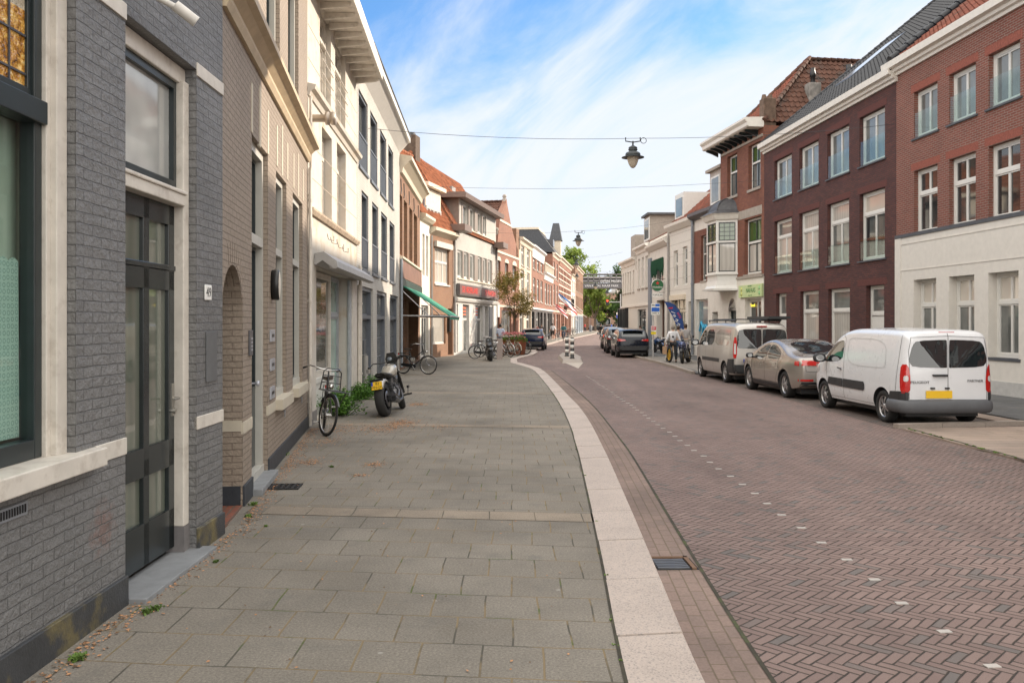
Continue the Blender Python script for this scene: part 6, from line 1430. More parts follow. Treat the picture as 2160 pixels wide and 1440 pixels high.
for sd in (1, -1):
    C.proj('side_window', poly_smooth([(.02, .97), (.98, .95), (.90, 1.02), (.45, 1.28), (.05, 1.34), (.0, 1.30)]), 'y', CARG, .005, side=sd); C.proj('side_window', poly_smooth([(-.06, .97), (-.06, 1.34), (-.45, 1.33), (-.92, 1.18), (-1.04, 1.04), (-.95, .98)]), 'y', CARG, .005, side=sd)
    t = C.proj('tail_light', [(sd*.42, .87), (sd*.86, .87), (sd*.88, .98), (sd*.84, 1.0), (sd*.42, .99)], 'x-', REDL, .010); C.proj('tail_light_wrap', [(-2.18, .86), (-2.0, .87), (-1.97, .97), (-2.16, .98)], 'y', REDL, .008, side=sd, parent=t)
    C.proj('rear_reflector', [(sd*.50, .48), (sd*.84, .48), (sd*.84, .53), (sd*.50, .53)], 'x-', REDL, .012); C.proj('sill', [(-1.0, .24), (1.0, .24), (1.0, .34), (-1.0, .34)], 'y', BUMPK, .008, side=sd)
    C.line('panel_gap', [(.02, .36), (.0, .8), (.02, 1.34)], 'y', side=sd); C.line('panel_gap', [(-.82, .42), (-.98, .70), (-.96, .98)], 'y', side=sd); C.line('panel_gap', [(1.0, .36), (1.06, .7), (1.0, .94)], 'y', side=sd); C.line('panel_gap', [(-1.0, .36), (1.0, .36)], 'y', side=sd)
    C.proj('door_handle', [(.12, .83), (.36, .83), (.36, .865), (.12, .865)], 'y', MATS['champagne_metallic'], .015, side=sd, thick=.006); C.proj('door_handle', [(-.80, .84), (-.56, .84), (-.56, .875), (-.80, .875)], 'y', MATS['champagne_metallic'], .015, side=sd, thick=.006)
    C.mirror(.92, .98, sd, BLK, .10); C.proj('headlight', poly_smooth([(1.85, .70), (2.2, .66), (2.2, .74), (1.9, .80)]), 'y', CLRL, .006, side=sd)
C.proj('tail_strip', [(-.42, .93), (.42, .93), (.42, .955), (-.42, .955)], 'x-', REDL, .010); C.proj('rear_valance', [(-.80, .36), (.80, .36), (.78, .46), (-.78, .46)], 'x-', BUMPK, .010); C.line('panel_gap', [(-.72, 1.02), (-.68, .72), (.68, .72), (.72, 1.02)], 'x-')
C.plate(-2.30, .62, .5, .11)
C.wheels(rim_spokes(5, RIM, wide=.95, hub=.2), .22); mb = MB(); mb.box(-2.0, 2.1, -.7, .7, .15, .26); mb.build('underbody', BUMPK, C.root, uv=False)
# ---- silver people carrier van
ps = paint('silver_white', (.50, .48, .45), .35, .3)
xr, xf = -1.50, 1.50
pos, yaw = place((6.93, 27.2), (6.80, 30.3), .83, xr)
S = Car('silver_van', 'silver grey high roofed van with roof rack, farthest vehicle in the parking bays', 'van', pos, yaw, ps,
        top=[(-2.42, 1.72), (-2.34, 1.86), (-2.1, 1.92), (0, 1.94), (.9, 1.90), (1.25, 1.74), (1.75, 1.30), (2.05, 1.13), (2.35, .95), (2.52, .70)],
        bot=[(-2.42, .32), (-2.2, .26), (-1, .24), (1.8, .24), (2.3, .28), (2.52, .34)], wid=[(-2.42, .87), (-2.25, .92), (-1.5, .945), (1.5, .945), (2.1, .88), (2.4, .70), (2.52, .55)], belt=1.08, tum=.10, wr=.33, xf=xf, xr=xr, edge=.14, crown=.04)
S.proj('rear_window', poly_smooth([(.02, 1.15), (.02, 1.12), (.06, 1.12), (.70, 1.13), (.77, 1.15), (.79, 1.24), (.77, 1.60), (.70, 1.72), (.06, 1.73), (.02, 1.70)], 1), 'x-', CARG, .006); S.proj('rear_window', poly_smooth([(-.02, 1.15), (-.02, 1.12), (-.06, 1.12), (-.70, 1.13), (-.77, 1.15), (-.79, 1.24), (-.77, 1.60), (-.70, 1.72), (-.06, 1.73), (-.02, 1.70)], 1), 'x-', CARG, .006)
for sd in (1, -1):
    t = S.proj('tail_light', poly_smooth([(-.12, .82), (.02, .82), (.03, 1.48), (-.11, 1.48)]), 'c', REDL, .016, side=sd); S.proj('tail_lens', [(-.09, .95), (-.02, .95), (-.02, 1.28), (-.09, 1.28)], 'c', CLRL, .022, side=sd, parent=t)
    S.proj('side_window', poly_smooth([(.72, 1.16), (1.62, 1.14), (1.52, 1.24), (1.18, 1.64), (.76, 1.68)]), 'y', CARG, .005, side=sd); S.proj('side_window', poly_smooth([(-.25, 1.18), (.62, 1.17), (.64, 1.68), (-.25, 1.70)]), 'y', CARG, .005, side=sd); S.proj('side_window', poly_smooth([(-.42, 1.18), (-.42, 1.70), (-1.95, 1.70), (-2.0, 1.6), (-1.98, 1.20)]), 'y', mat('tinted_wrap', (.36, .34, .30), .12, coat=1), .005, side=sd)
    S.proj('side_rub_strip', [(-1.0, .64), (1.05, .64), (1.05, .76), (-1.0, .76)], 'y', BUMPK, .012, side=sd, thick=.006); S.line('panel_gap', [(.66, .32), (.67, 1.74)], 'y', side=sd); S.line('panel_gap', [(-.30, .32), (-.31, 1.76)], 'y', side=sd); S.line('panel_gap', [(1.12, .36), (1.5, .8), (1.56, 1.12)], 'y', side=sd)
    S.proj('bumper_corner', [(-2.38, .34), (-1.92, .34), (-1.88, .60), (-1.96, .78), (-2.38, .80)], 'y', BUMPK, .012, side=sd, thick=.008); S.mirror(1.5, 1.20, sd, BUMPK, .15)
    mb = MB(); mb.tube([(-2.1, sd*.72, 2.0), (1.0, sd*.72, 2.0)], .02, 8); [mb.tube([(x, sd*.72, 1.92), (x, sd*.72, 2.0)], .018, 8) for x in (-2.0, -1, 0, .9)]; mb.build('roof_rail', BUMPK, S.root, uv=False)
S.proj('windscreen', poly_smooth([(1.24, -.66), (1.85, -.76), (1.92, 0), (1.85, .76), (1.24, .66), (1.2, 0)]), 'z', CARG, .006)
S.proj('rear_bumper', [(-.93, .34), (.93, .34), (.93, .62), (-.93, .62)], 'x-', BUMPK, .02, thick=.04); S.line('panel_gap', [(0, .64), (0, 1.84)], 'x-', w=.01)
S.plate(-2.445, .74, .5, .11, 'GN-142-S', y=.35); mb = MB(); mb.box(-2.42, -2.36, -.16, .16, 1.80, 1.83); mb.build('brake_light', REDL, S.root, uv=False)
S.wheels(rim_spokes(6, RIM, wide=.8, hub=.2), .2); mb = MB(); mb.box(-2.1, 2.2, -.75, .75, .15, .30); mb.build('underbody', BUMPK, S.root, uv=False)
# roof load: dark rack bars above the far side
mb = MB()
for x in (-2.1, -1.2, -.2): mb.box(x-.02, x+.02, -.9, .9, 2.02, 2.05)
mb.box(-2.3, -.2, -.95, -.25, 2.05, 2.13); mb.build('roof_rack', BUMPK, S.root, uv=False)
# ---- dark cars: one builder, three copies differing in paint and lamps
def suv(name, label, pos, yaw, col, plate, lit, z=0, group='dark cars queueing at the right kerb', sc=(1, 1, 1)):
    U_ = Car(name, label, 'car', pos, yaw, col,
        top=[(-2.20, 1.00), (-2.12, 1.15), (-1.98, 1.30), (-1.75, 1.47), (-1.3, 1.54), (-.3, 1.585), (.2, 1.56), (.6, 1.44), (1.15, 1.12), (1.5, 1.02), (2.0, .92), (2.22, .76), (2.28, .58)],
        bot=[(-2.20, .40), (-1.95, .30), (-1, .26), (1.8, .26), (2.28, .36)], wid=[(-2.20, .80), (-2.0, .87), (-1.3, .915), (1.3, .915), (1.9, .84), (2.28, .60)], belt=1.0, tum=.27, wr=.35, xf=1.33, xr=-1.33, edge=.09, crown=.04, seg=40)
    U_.proj('rear_window', poly_smooth([(-.60, 1.14), (.60, 1.14), (.66, 1.20), (.57, 1.44), (-.57, 1.44), (-.66, 1.20)]), 'x-', CARG, .008)
    for sd in (1, -1):
        U_.proj('tail_light', [(sd*.42, .94), (sd*.80, .90), (sd*.86, 1.04), (sd*.46, 1.00)], 'x-', REDG if lit else REDL, .014); U_.proj('tail_light_wrap', [(-2.12, .90), (-1.88, .94), (-1.90, 1.06), (-2.1, 1.05)], 'y', REDG if lit else REDL, .008, side=sd)
        U_.proj('rear_reflector', [(sd*.70, .50), (sd*.82, .50), (sd*.82, .58), (sd*.70, .58)], 'x-', REDL, .014); U_.proj('side_window', poly_smooth([(-1.5, 1.06), (.98, 1.04), (.50, 1.38), (-.3, 1.45), (-1.1, 1.42), (-1.6, 1.26)]), 'y', CARG, .005, side=sd); U_.mirror(.85, 1.06, sd, col, .12); U_.line('panel_gap', [(-.1, .4), (-.1, 1.45)], 'y', side=sd, w=.012)
        U_.proj('arch_trim', [(-.95, .28), (.95, .28), (.95, .40), (-.95, .40)], 'y', BUMPK, .01, side=sd)
    U_.proj('windscreen', poly_smooth([(.58, -.56), (1.1, -.66), (1.1, .66), (.58, .56)]), 'z', CARG, .006); U_.proj('rear_bumper', [(-.84, .42), (.84, .42), (.86, .66), (-.86, .66)], 'x-', BUMPK, .015, thick=.03)
    U_.plate(-2.19, .86, .50, .11, plate); mb = MB(); mb.box(-2.0, -1.72, -.55, .55, 1.475, 1.50); mb.build('roof_spoiler', col, U_.root, uv=False)
    U_.wheels(rim_spokes(5, RIMD, wide=.9), .22); mb = MB(); mb.box(-1.9, 2, -.7, .7, .2, .32); mb.build('underbody', BUMPK, U_.root, uv=False)
    if z or sc != (1, 1, 1): U_.root.scale = sc
    return U_
nav = mat('navy_black', (.006, .010, .020), .16, coat=.25, spec=.3); gra = mat('graphite', (.02, .02, .021), .18, coat=.25, spec=.3); blk = mat('piano_black', (.005, .006, .007), .16, coat=.25, spec=.3); nvb = mat('deep_blue', (.005, .014, .05), .16, coat=.25, spec=.3)
pos, yaw = place((5.80, 46.6), (5.86, 49.3), .81, -1.33); suv('dark_hatchback', 'navy black estate car with yellow plate, rearmost of the queue by the right kerb', pos, yaw, nav, 'N-870-LJ', False)
pos, yaw = place((5.95, 52.8), (6.1, 55.5), .81, -1.33); suv('dark_hatchback', 'graphite car in the middle of the queue by the right kerb', pos, yaw, gra, 'KX-914-B', False)
pos, yaw = place((6.55, 61.0), (6.75, 63.7), .81, -1.33); suv('dark_hatchback', 'black car with glowing brake lights heading the queue by the right kerb', pos, yaw, blk, 'TD-556-R', True)
q = gp(1150, 739, 0); suv('blue_hatchback', 'small dark blue hatchback parked behind the rusty planter', (q.x-.72, q.y+1.9, 0), R(84), nvb, '57-NFG-1', False, group=None, sc=(.87, .93, .95))
# distant vehicles on the crossing road
for (px, pyb, Y, yaw_, col, lab, lit, sc) in ((1283, 690, 186, 84, paint('dark_wine', (.10, .012, .015)), 'dark red sports car with lit tail lights crossing the junction far ahead', True, (1, 1, .8)), (1262, 689.5, 190, 178, gra, 'low grey car seen side on at the far junction under the bridge', False, (1, 1, .82)), (1311, 697, 150, 86, pw, 'small white car at the far kerb beyond the queue', False, (.9, .95, .95))):
    X = (px-1080)/F*Y; suv('distant_car', lab, (X, Y, 0), R(yaw_), col, '', lit, group=None, sc=sc)
# ------------------------------------------------------------------ lamps hung over the street
LMP = mat('lamp_green_black', (.025, .032, .036), .4, var=.1); OPL = mat('lamp_glass_milk', (.48, .42, .34), .3, var=.1); WIRE = mat('wire', (.05, .05, .055), .5)
def span(px_l, py_l, Yl, px_r, py_r, Yr, mid=None, label='', r=.007, sag=.35):
    a = at(px_l, py_l, Yl); c = at(px_r, py_r, Yr); pts = []
    for i in range(25):
        t = i/24
        if mid is not None:
            tm = (mid.x-a.x)/(c.x-a.x); p = a.lerp(mid, t/tm) if t < tm else mid.lerp(c, (t-tm)/(1-tm)); 
        else: p = a.lerp(c, t); p = p-Vector((0, 0, sag*4*t*(1-t)))
        pts.append(p)
    if mid is not None: pts = [a]+[a.lerp(mid, k/8)-Vector((0, 0, .12*4*(k/8)*(1-k/8))) for k in range(1, 8)]+[mid]+[mid.lerp(c, k/8)-Vector((0, 0, .12*4*(k/8)*(1-k/8))) for k in range(1, 8)]+[c]
    mb = MB(); mb.tube(pts, r, 6); o = mb.build('span_wire', WIRE, uv=False); return tag(o, label, 'wire', 'wires spanning the street')
LAMP0 = None
def lamp(p, label, s=1.0, yaw=0):
    """p: where the hanger grips the wire"""
    global LAMP0
    if LAMP0 is None:
        r_ = empty('hanging_lamp', p, yaw, label, 'street lamp', 'lamps hung on wires over the street'); LAMP0 = r_
        mb = MB(); mb.tube([(-.26, 0, .03), (-.26, 0, -.10), (0, 0, -.14), (.26, 0, -.10), (.26, 0, .03)], .022, 8); mb.tube([(0, 0, -.10), (0, 0, -.30)], .03, 8); mb.tube([(.30+.10*math.cos(a)+.08, 0, -.08+.10*math.sin(a)) for a in [2*math.pi*i/16 for i in range(16)]], .012, 6, closed=True); mb.build('hanger', LMP, r_, uv=False)
        mb = MB(); mb.lathe([(0, -.26), (.05, -.26), (.10, -.29), (.15, -.32), (.16, -.36), (.14, -.38), (.17, -.40), (.165, -.42), (.13, -.45), (.17, -.48), (.235, -.51), (.265, -.55), (.27, -.62), (.26, -.64)], 28); mb.build('hood', LMP, r_, uv=False)
        mb = MB(); mb.lathe([(.24, -.63), (.40, -.675), (.405, -.69), (.24, -.67), (.17, -.665)], 28); mb.build('shade', LMP, r_, uv=False)
        mb = MB(); mb.lathe([(.20, -.64), (.205, -.70), (.19, -.80), (.15, -.92), (.09, -1.02), (.04, -1.06), (0, -1.065)], 24); mb.build('globe', OPL, r_, uv=False); r_.scale = (s, s, s); return r_
    r_ = copy_tree(LAMP0); r_.location = p; r_.rotation_euler = (0, 0, yaw); r_['label'] = label; r_.scale = (s, s, s); return r_
m1 = at(1335, 292, 25.6); lamp(m1, 'large dark green street lamp with milky glass hanging nearest over the road', .85)
span(776, 271, 23.6, 1886, 262, 27.1, m1, 'long wire carrying the nearest hanging lamp from white brick wall to maroon brick wall')
span(872, 392, 39.6, 1607, 380, 39.0, None, 'bare thin wire without any lamp between brown brick and orange brick houses', sag=.25)
m2 = at(1220, 487, 52); lamp(m2, 'second hanging lamp along the street with black hood against the white sky', .9, R(20)); span(1002, 489, 52, 1418, 466, 52, m2, 'wire holding the second lamp, tied to the plain white rendered house')
m3 = at(1216, 545, 85); lamp(m3, 'third hanging lamp along the street, just below and behind the second', .95, R(10)); span(1142, 552, 85, 1313, 532, 85, m3, 'wire of the third lamp, high before the tall tree')
m4 = at(1217, 573, 112); lamp(m4, 'fourth hanging lamp in front of the striped brick facade', .95); span(1176, 575, 112, 1316, 572, 112, m4, 'wire of the fourth lamp near the striped brick facade')
m5 = at(1256.5, 592, 135); lamp(m5, 'hanging lamp whose pale glass shows before the middle of the footbridge', 1.3); span(1212, 590, 135, 1318, 592, 135, m5, 'wire in front of the footbridge')
m6 = at(1281, 607, 150); lamp(m6, 'small farthest hanging lamp just under the footbridge beam', 1.4)
# ------------------------------------------------------------------ far end: bridge, buildings, trees
BRG = mat('bridge_steel', (.20, .19, .19), .6, var=.15); BRD = mat('bridge_dark', (.11, .105, .11), .6)
Yb = 172; x0, x1 = (1205-1080)/F*Yb, (1360-1080)/F*Yb
br = empty('footbridge', ((x0+x1)/2, Yb, 0), 0, 'grey covered footbridge spanning the end of the street with white lettering', 'bridge'); hw = (x1-x0)/2; zz = lambda py: HC+(HZ-py)/F*Yb
mb = MB(); mb.box(-hw, hw, 0, 3.2, zz(608), zz(597)); mb.build('deck_beam', BRD, br)
mb = MB(); mb.box(-hw, hw, .2, 3.0, zz(579), zz(577)); mb.box(-hw, hw, .5, 2.7, zz(590), zz(587)); mb.box(-hw, hw, .2, .35, zz(594), zz(591))
for i in range(14): x = -hw+i*2*hw/13; mb.box(x-.09, x+.09, .2, .35, zz(597), zz(577))
mb.build('railing_frame', BRG, br); mb = MB(); mb.box(-hw, hw, .5, .55, zz(596), zz(583)); mb.build('side_panel', mat('bridge_panel', (.34, .32, .31), .5), br)
mb = MB(); 
for x in (-hw+1.5, hw-1.5): mb.box(x-.5, x+.5, .3, 2.9, 0, zz(608))
mb.build('pillar', BRD, br); text_mesh('bridge_letters', 'VAN KRAAL NAAR PARK', .62, mat('bridge_white', (.75, .75, .75), .5), br, Matrix.Translation((-1.3, -.02, zz(603))) @ Matrix.Rotation(R(90), 4, 'X'), .02); text_mesh('bridge_letters', 'OPEN MUSEUM', .75, MATS['bridge_white'], br, Matrix.Translation((1.0, .17, zz(593.2))) @ Matrix.Rotation(R(90), 4, 'X'), .02)
PINK = mat('pink_brick_far', (.46, .30, .22), .85, var=.08)
def block(name, label, x0, x1, y0, y1, h, m, wins, rf=None):
    r_ = empty(name, ((x0+x1)/2, y0, 0), 0, label, 'building'); mb = MB(); w_ = (x1-x0)/2; mb.box(-w_, w_, 0, y1-y0, 0, h); mb.build('wall', m, r_)
    for (a, c, z0, z1) in wins:
        f = MB(); f.box(-w_+a, -w_+c, -.06, .02, z0, z1); o = f.build('window', WFO, r_); g = MB(); g.box(-w_+a+.12, -w_+c-.12, -.08, -.061, z0+.12, z1-.12); g.build('pane', GD, o)
    mb = MB(); mb.box(-w_-.3, w_+.3, -.3, y1-y0, h, h+.5); mb.build('roof', rf or STN, r_); return r_
block('pink_apartment_block', 'low pinkish brick apartment block with balconies beyond the footbridge', 20.5, 33, 218, 230, 9.2, PINK, [(1+i*2.6, 2.4+i*2.6, 1.2+k*3, 2.9+k*3) for i in range(4) for k in range(2)])
block('brown_corner_block', 'dark brown brick block behind the trunk of the tall tree at the street end', 12, 18.2, 200, 212, 8, BK_BRN, [(1, 2.2, 1, 3), (3, 4.2, 1, 3), (1, 2.2, 4.5, 6.5), (3, 4.2, 4.5, 6.5)])
block('white_tower', 'small pale building top showing under the footbridge', 29, 37, 236, 246, 14, STUC2, [(1+i*2.3, 2.4+i*2.3, 9, 11) for i in range(3)])
block('long_row_far', 'long beige building row closing the view past the junction at far right', 34, 70, 214, 228, 9, BEIGE, [(2+i*4, 3.6+i*4, 1.2+k*3.2, 3+k*3.2) for i in range(8) for k in range(2)])
block('long_row_far', 'grey brick building row past the junction behind the terrace end', -60, 11, 212, 224, 10, BK_BRN, [(2+i*4, 3.6+i*4, 1.2+k*3.2, 3+k*3.2) for i in range(12) for k in range(2)])
BARK = mat('bark', (.11, .085, .065), .9, var=.3, bmp=.5)
def leafmat(name, c1, c2):
    m, t, b = newmat(name); setb(b, .6, spec=.3); oi = N(t, 'ShaderNodeNewGeometry'); v = coords(t, 'Object')
    col = mixc(t, ramp_(t, noise(t, v, .9, 4), [(.35, 0.), (.65, 1.)]), c1, c2); col = mixc(t, oi.outputs['Random Per Island'], col, tuple(x*.55 for x in c1)); t.links.new(col, b.inputs['Base Color'])
    tr = N(t, 'ShaderNodeBsdfTranslucent'); t.links.new(col, tr.inputs[0]); mx_ = N(t, 'ShaderNodeMixShader'); mx_.inputs[0].default_value = .35; out = t.nodes['Material Output']
    t.links.new(b.outputs[0], mx_.inputs[1]); t.links.new(tr.outputs[0], mx_.inputs[2]); t.links.new(mx_.outputs[0], out.inputs['Surface']); MATS[name] = m; return m
LFG = leafmat('leaf_spring', (.22, .32, .06), (.34, .42, .09)); LFD = leafmat('leaf_dark', (.045, .10, .025), (.09, .16, .035)); LFB = leafmat('leaf_bronze', (.22, .20, .045), (.34, .19, .06)); LFH = leafmat('leaf_shrub', (.09, .22, .03), (.16, .33, .05))
def tree(name, label, pos, h, rad, nleaf, ls, lm_, seed=1, trunk_h=.35, tr=.12, lobes=9, squash=1.0, cat='tree', density=1.0):
    rg = random.Random(seed); r_ = empty(name, pos, rg.uniform(0, 6), label, cat); mb = MB(); ht = h*trunk_h
    base = [Vector((0, 0, -.05)), Vector((.02*h*rg.uniform(-1, 1), .02*h*rg.uniform(-1, 1), ht*.5)), Vector((0, 0, ht))]; mb.tube(base, [tr, tr*.85, tr*.7], 10)
    cen = []; ch = h-ht
    for i in range(lobes):
        a = 2.4*i+rg.uniform(-.4, .4); q = rad*rg.uniform(.25, .82)*(1 if i else 0); z = ht+ch*(.12+.75*((i*.618) % 1)); k = 1-.55*abs((z-ht)/ch-.42)
        c = Vector((q*math.cos(a)*k, q*math.sin(a)*k, z)); cen.append((c, rad*rg.uniform(.28, .5)))
        m_ = base[-1].lerp(c, .5)+Vector((0, 0, -.06*h)); mb.tube([base[-1], m_, c], [tr*.5, tr*.3, tr*.08], 6)
        for _ in range(3): e = c+Vector((rg.gauss(0, 1), rg.gauss(0, 1), rg.gauss(0, .8)))*rad*.25; mb.tube([m_.lerp(c, .5), e], [tr*.16, tr*.03], 5)
    mb.build('trunk', BARK, r_, uv=False); cb = MB(); subs = []
    for c, q in cen:
        for _ in range(7): d = Vector((rg.gauss(0, 1), rg.gauss(0, 1), rg.gauss(0, 1)*squash)).normalized(); subs.append((c+d*q*rg.uniform(.4, 1.05), q*rg.uniform(.25, .5)))
    for _ in range(nleaf):
        c, q = rg.choice(subs); d = Vector((rg.gauss(0, .6), rg.gauss(0, .6), rg.gauss(0, .5))); p = c+d*q
        n = Vector((rg.gauss(0, 1), rg.gauss(0, 1), rg.gauss(.4, 1))).normalized(); u = n.orthogonal().normalized(); u.rotate(Matrix.Rotation(rg.uniform(0, 6.28), 3, n)); w_ = n.cross(u); s = ls*rg.uniform(.6, 1.4)
        cb.add([p-u*s, p+w_*s*.45+n*s*.1, p+u*s, p-w_*s*.45+n*s*.1], [(0, 1, 2, 3)])
    cb.build('crown', lm_, r_, uv=False); return r_
tree('broadleaf_tree', 'tall bright green tree rising above the last terrace roof and footbridge', (15.2, 187, 0), 19.5, 5.6, 9000, .30, LFG, 3, .22, .45, 14)
tree('broadleaf_tree', 'fresh green tree hanging below the footbridge at its west end', (17.8, 181, 0), 9.5, 3.6, 5000, .26, LFG, 5, .3, .3, 10)
tree('broadleaf_tree', 'dark green tree under the footbridge before the pink block', (21.8, 200, 0), 10.5, 4.4, 5000, .3, LFD, 8, .25, .3, 10)
tree('broadleaf_tree', 'dark green tree behind the right end of the footbridge', (26.5, 205, 0), 15.5, 4.4, 5500, .3, LFD, 9, .25, .3, 12)
tree('broadleaf_tree', 'young green tree behind slate roofs near the tower', (4.5, 130, 0), 14.2, 3.2, 3000, .28, LFG, 12, .3, .25, 8)
for (px, Y) in ((1267, 205), (1297, 212)): tree('small_shrub_tree', 'narrow dark conifer by the pink block, '+('under the lamp' if px < 1280 else 'beside the parking sign'), ((px-1080)/F*Y, Y, 0), 4.2, .9, 900, .2, LFD, px, .1, .1, 6)
tp_ = gp(1083, 735); tree('street_tree', 'young street tree with airy bronze green crown behind the rusty planter', (.16, 55.0, PZ), 5.55, 1.55, 5200, .062, LFB, 21, .40, .055, 16)
# traffic light and signs at the junction
Yt = 140; X = (1309-1080)/F*Yt; t_ = empty('traffic_light', (X, Yt, 0), 0, 'grey traffic light mast with arm over the road, red light on', 'traffic light'); zt = lambda py: HC+(HZ-py)/F*Yt
mb = MB(); mb.tube([(0, 0, 0), (0, 0, zt(620))], .10, 8); mb.tube([(0, 0, zt(637)), (-2.2, 0, zt(637))], .07, 8); mb.build('mast', mat('mast_grey', (.40, .40, .40), .5), t_)
mb = MB(); mb.box(-2.45, -1.95, -.15, .1, zt(644), zt(632)); o = mb.build('signal_head', BLK, t_); mb = MB(); mb.lathe([(0, 0), (.14, 0), (.14, .03), (0, .04)], 14, M=Matrix.Translation((-2.2, -.16, zt(634.3))) @ Matrix.Rotation(R(90), 4, 'X')); mb.build('red_light', emit('signal_red', (1, .05, .02), 2.5), o)
Yp = 118; X = (1305-1080)/F*Yp; s_ = empty('parking_sign', (X, Yp, 0), 0, 'blue and white square parking sign on a pole at the junction', 'sign'); zt = lambda py: HC+(HZ-py)/F*Yp
mb = MB(); mb.tube([(0, 0, 0), (0, 0, zt(658))], .05, 8); mb.build('pole', MATS['mast_grey'], s_); mb = MB(); mb.box(-.33, .33, -.09, -.05, zt(671), zt(664)); o = mb.build('sign_face', PBLUE, s_); text_mesh('sign_letter', 'P', .4, WPL, o, Matrix.Translation((0, -.095, zt(667.5))) @ Matrix.Rotation(R(90), 4, 'X'), .003)
mb = MB(); mb.box(-.33, .33, -.09, -.05, zt(663.8), zt(659)); mb.build('sign_face', WPL, s_)
q = gp(1246, 699.5); mb = MB(); mb.lathe([(.28, 0), (.28, 1.15), (.2, 1.25), (0, 1.27)], 14); o = mb.build('litter_bin', mat('bin_grey', (.15, .15, .155), .5)); o.location = q; tag(o, 'dark grey cylindrical litter bin on the far curve of pavement', 'litter bin')
# flags on the striped facade
def flag(label, px, py, Y, cols, w=2.0, h=1.5, ang=-40, group=None):
    p = at(px, py, Y); r_ = empty('facade_flag', p, 0, label, 'flag', group); mb = MB(); dv = Vector((math.cos(R(ang)), 0, -math.sin(R(ang)))); dv = Vector((-math.cos(R(35)), -.3, math.sin(R(35)))); tip = dv*2.4
    mb.tube([(1.6, .8, -1.2), tuple(tip*.2)], .035, 6); mb.build('flag_pole', WFO, r_); n = 12
    for k, c in enumerate(cols):
        fb = MB(); vs = []; fs = []
        for i in range(n+1):
            for j in (0, 1):
                t = i/n; v = (k+j)/len(cols); a = Vector((tip.x*(t), tip.y*t, tip.z*t)); d = Vector((.35*v*h, .12*math.sin(t*9+v*3), -v*h*(1-.25*t))); vs.append(Vector((0, 0, 0))+a*.9+d)
        for i in range(n): fs.append((2*i, 2*i+1, 2*i+3, 2*i+2))
        fb.add(vs, fs, 0, True); o = fb.build('flag_cloth', c, r_, uv=False); o.modifiers.new('s', 'SOLIDIFY').thickness = .01
WC = mat('cloth_white', (.72, .72, .74), .9); BC = mat('cloth_blue', (.04, .16, .42), .9); RC = mat('cloth_red', (.60, .03, .03), .9)
flag('white and blue flag slanting from the striped brick facade', 1203, 636, 104, [BC, WC, WC], h=1.2)
flag('small red and white flag hanging left of the blue one', 1192, 655, 100, [RC, WC, RC, WC], h=1.0)
flag('small red and white flag hanging right of the blue one', 1213, 650, 112, [RC, WC, RC], h=1.0)
# ------------------------------------------------------------------ pavement furniture, left
CORT = mat('corten', (.24, .075, .035), .8, var=.2, scale=3, bmp=.3, c2=(.12, .05, .03), c2scale=2, c2amt=.7)
pc_ = Vector((.10, 48.9, PZ)); pl_ = empty('corten_planter', pc_, 0, 'big round rusty steel planter full of pink flowers at the pavement corner', 'planter')
mb = MB(); mb.lathe([(.62, 0), (.66, .03), (.74, .88), (.76, .90), (.70, .90), (.66, .60), (0, .6)], 40); mb.build('tub', CORT, pl_); rg = random.Random(2); mb = MB(); fl = MB()
for _ in range(2600):
    a = rg.uniform(0, 6.283); q = .80*math.sqrt(rg.random()); z = .86+.30*rg.random()*(1.15-q*q)-(.1 if q > .7 else 0); p = Vector((q*math.cos(a), q*math.sin(a), z)); s = rg.uniform(.02, .045); n = Vector((rg.gauss(0, 1), rg.gauss(0, 1), rg.gauss(.5, 1))).normalized(); u = n.orthogonal().normalized(); w_ = n.cross(u)
    (fl if rg.random() < .22 and z > .98 else mb).add([p-u*s, p+w_*s*.6, p+u*s, p-w_*s*.6], [(0, 1, 2, 3)])
for _ in range(220):
    a = rg.uniform(0, 6.283); q = .72*math.sqrt(rg.random()); p = Vector((q*math.cos(a), q*math.sin(a), 1.15+rg.uniform(0, .16)))
    for k in range(4): n = Vector((rg.gauss(0, 1), rg.gauss(0, 1), 1)).normalized(); u = n.orthogonal().normalized()*.03; w_ = n.cross(u); fl.add([p-u, p+w_, p+u, p-w_], [(0, 1, 2, 3)])
mb.build('foliage', LFH, pl_, uv=False); fl.build('blossom', mat('pink_petal', (.70, .28, .30), .8, var=.25), pl_, uv=False)
q = gp(1054, 757.5); mb = MB(); mb.prism([(-.145, -.1), (.145, -.1), (.145, .1), (-.145, .1)], 'z', 0, 1.06); o = mb.build('stone_bollard', granite('grey_pink_granite', (.42, .34, .31), (.36, .30, .28), (.22, .2, .19))); o.location = q; bevel(o, .025, 3); tag(o, 'square pinkish granite post standing among the parked bicycles', 'bollard')
q = gp(765, 824); cb_ = empty('utility_cabinet', (q.x-.20, q.y+.1, PZ), R(-3), 'two tier dark grey utility cabinet against the white wall among green weeds', 'cabinet'); CG = mat('cabinet_grey', (.085, .095, .105), .5, var=.1); CE = mat('cabinet_edge', (.30, .29, .27), .7)
mb = MB(); mb.box(-.22, .24, -.16, .16, 0, .98); bevel(mb.build('lower_cabinet', CG, cb_), .01); mb = MB(); mb.box(-.05, .25, -.14, .14, 1.0, 1.40); bevel(mb.build('upper_cabinet', CG, cb_), .01)
mb = MB(); mb.box(.245, .30, -.17, .17, 0, .96); mb.box(-.24, .27, -.18, .18, .98, 1.0); mb.build('concrete_edge', CE, cb_); mb = MB(); mb.box(.10, .12, -.17, -.16, .62, .74); mb.build('lock', BLK, cb_)
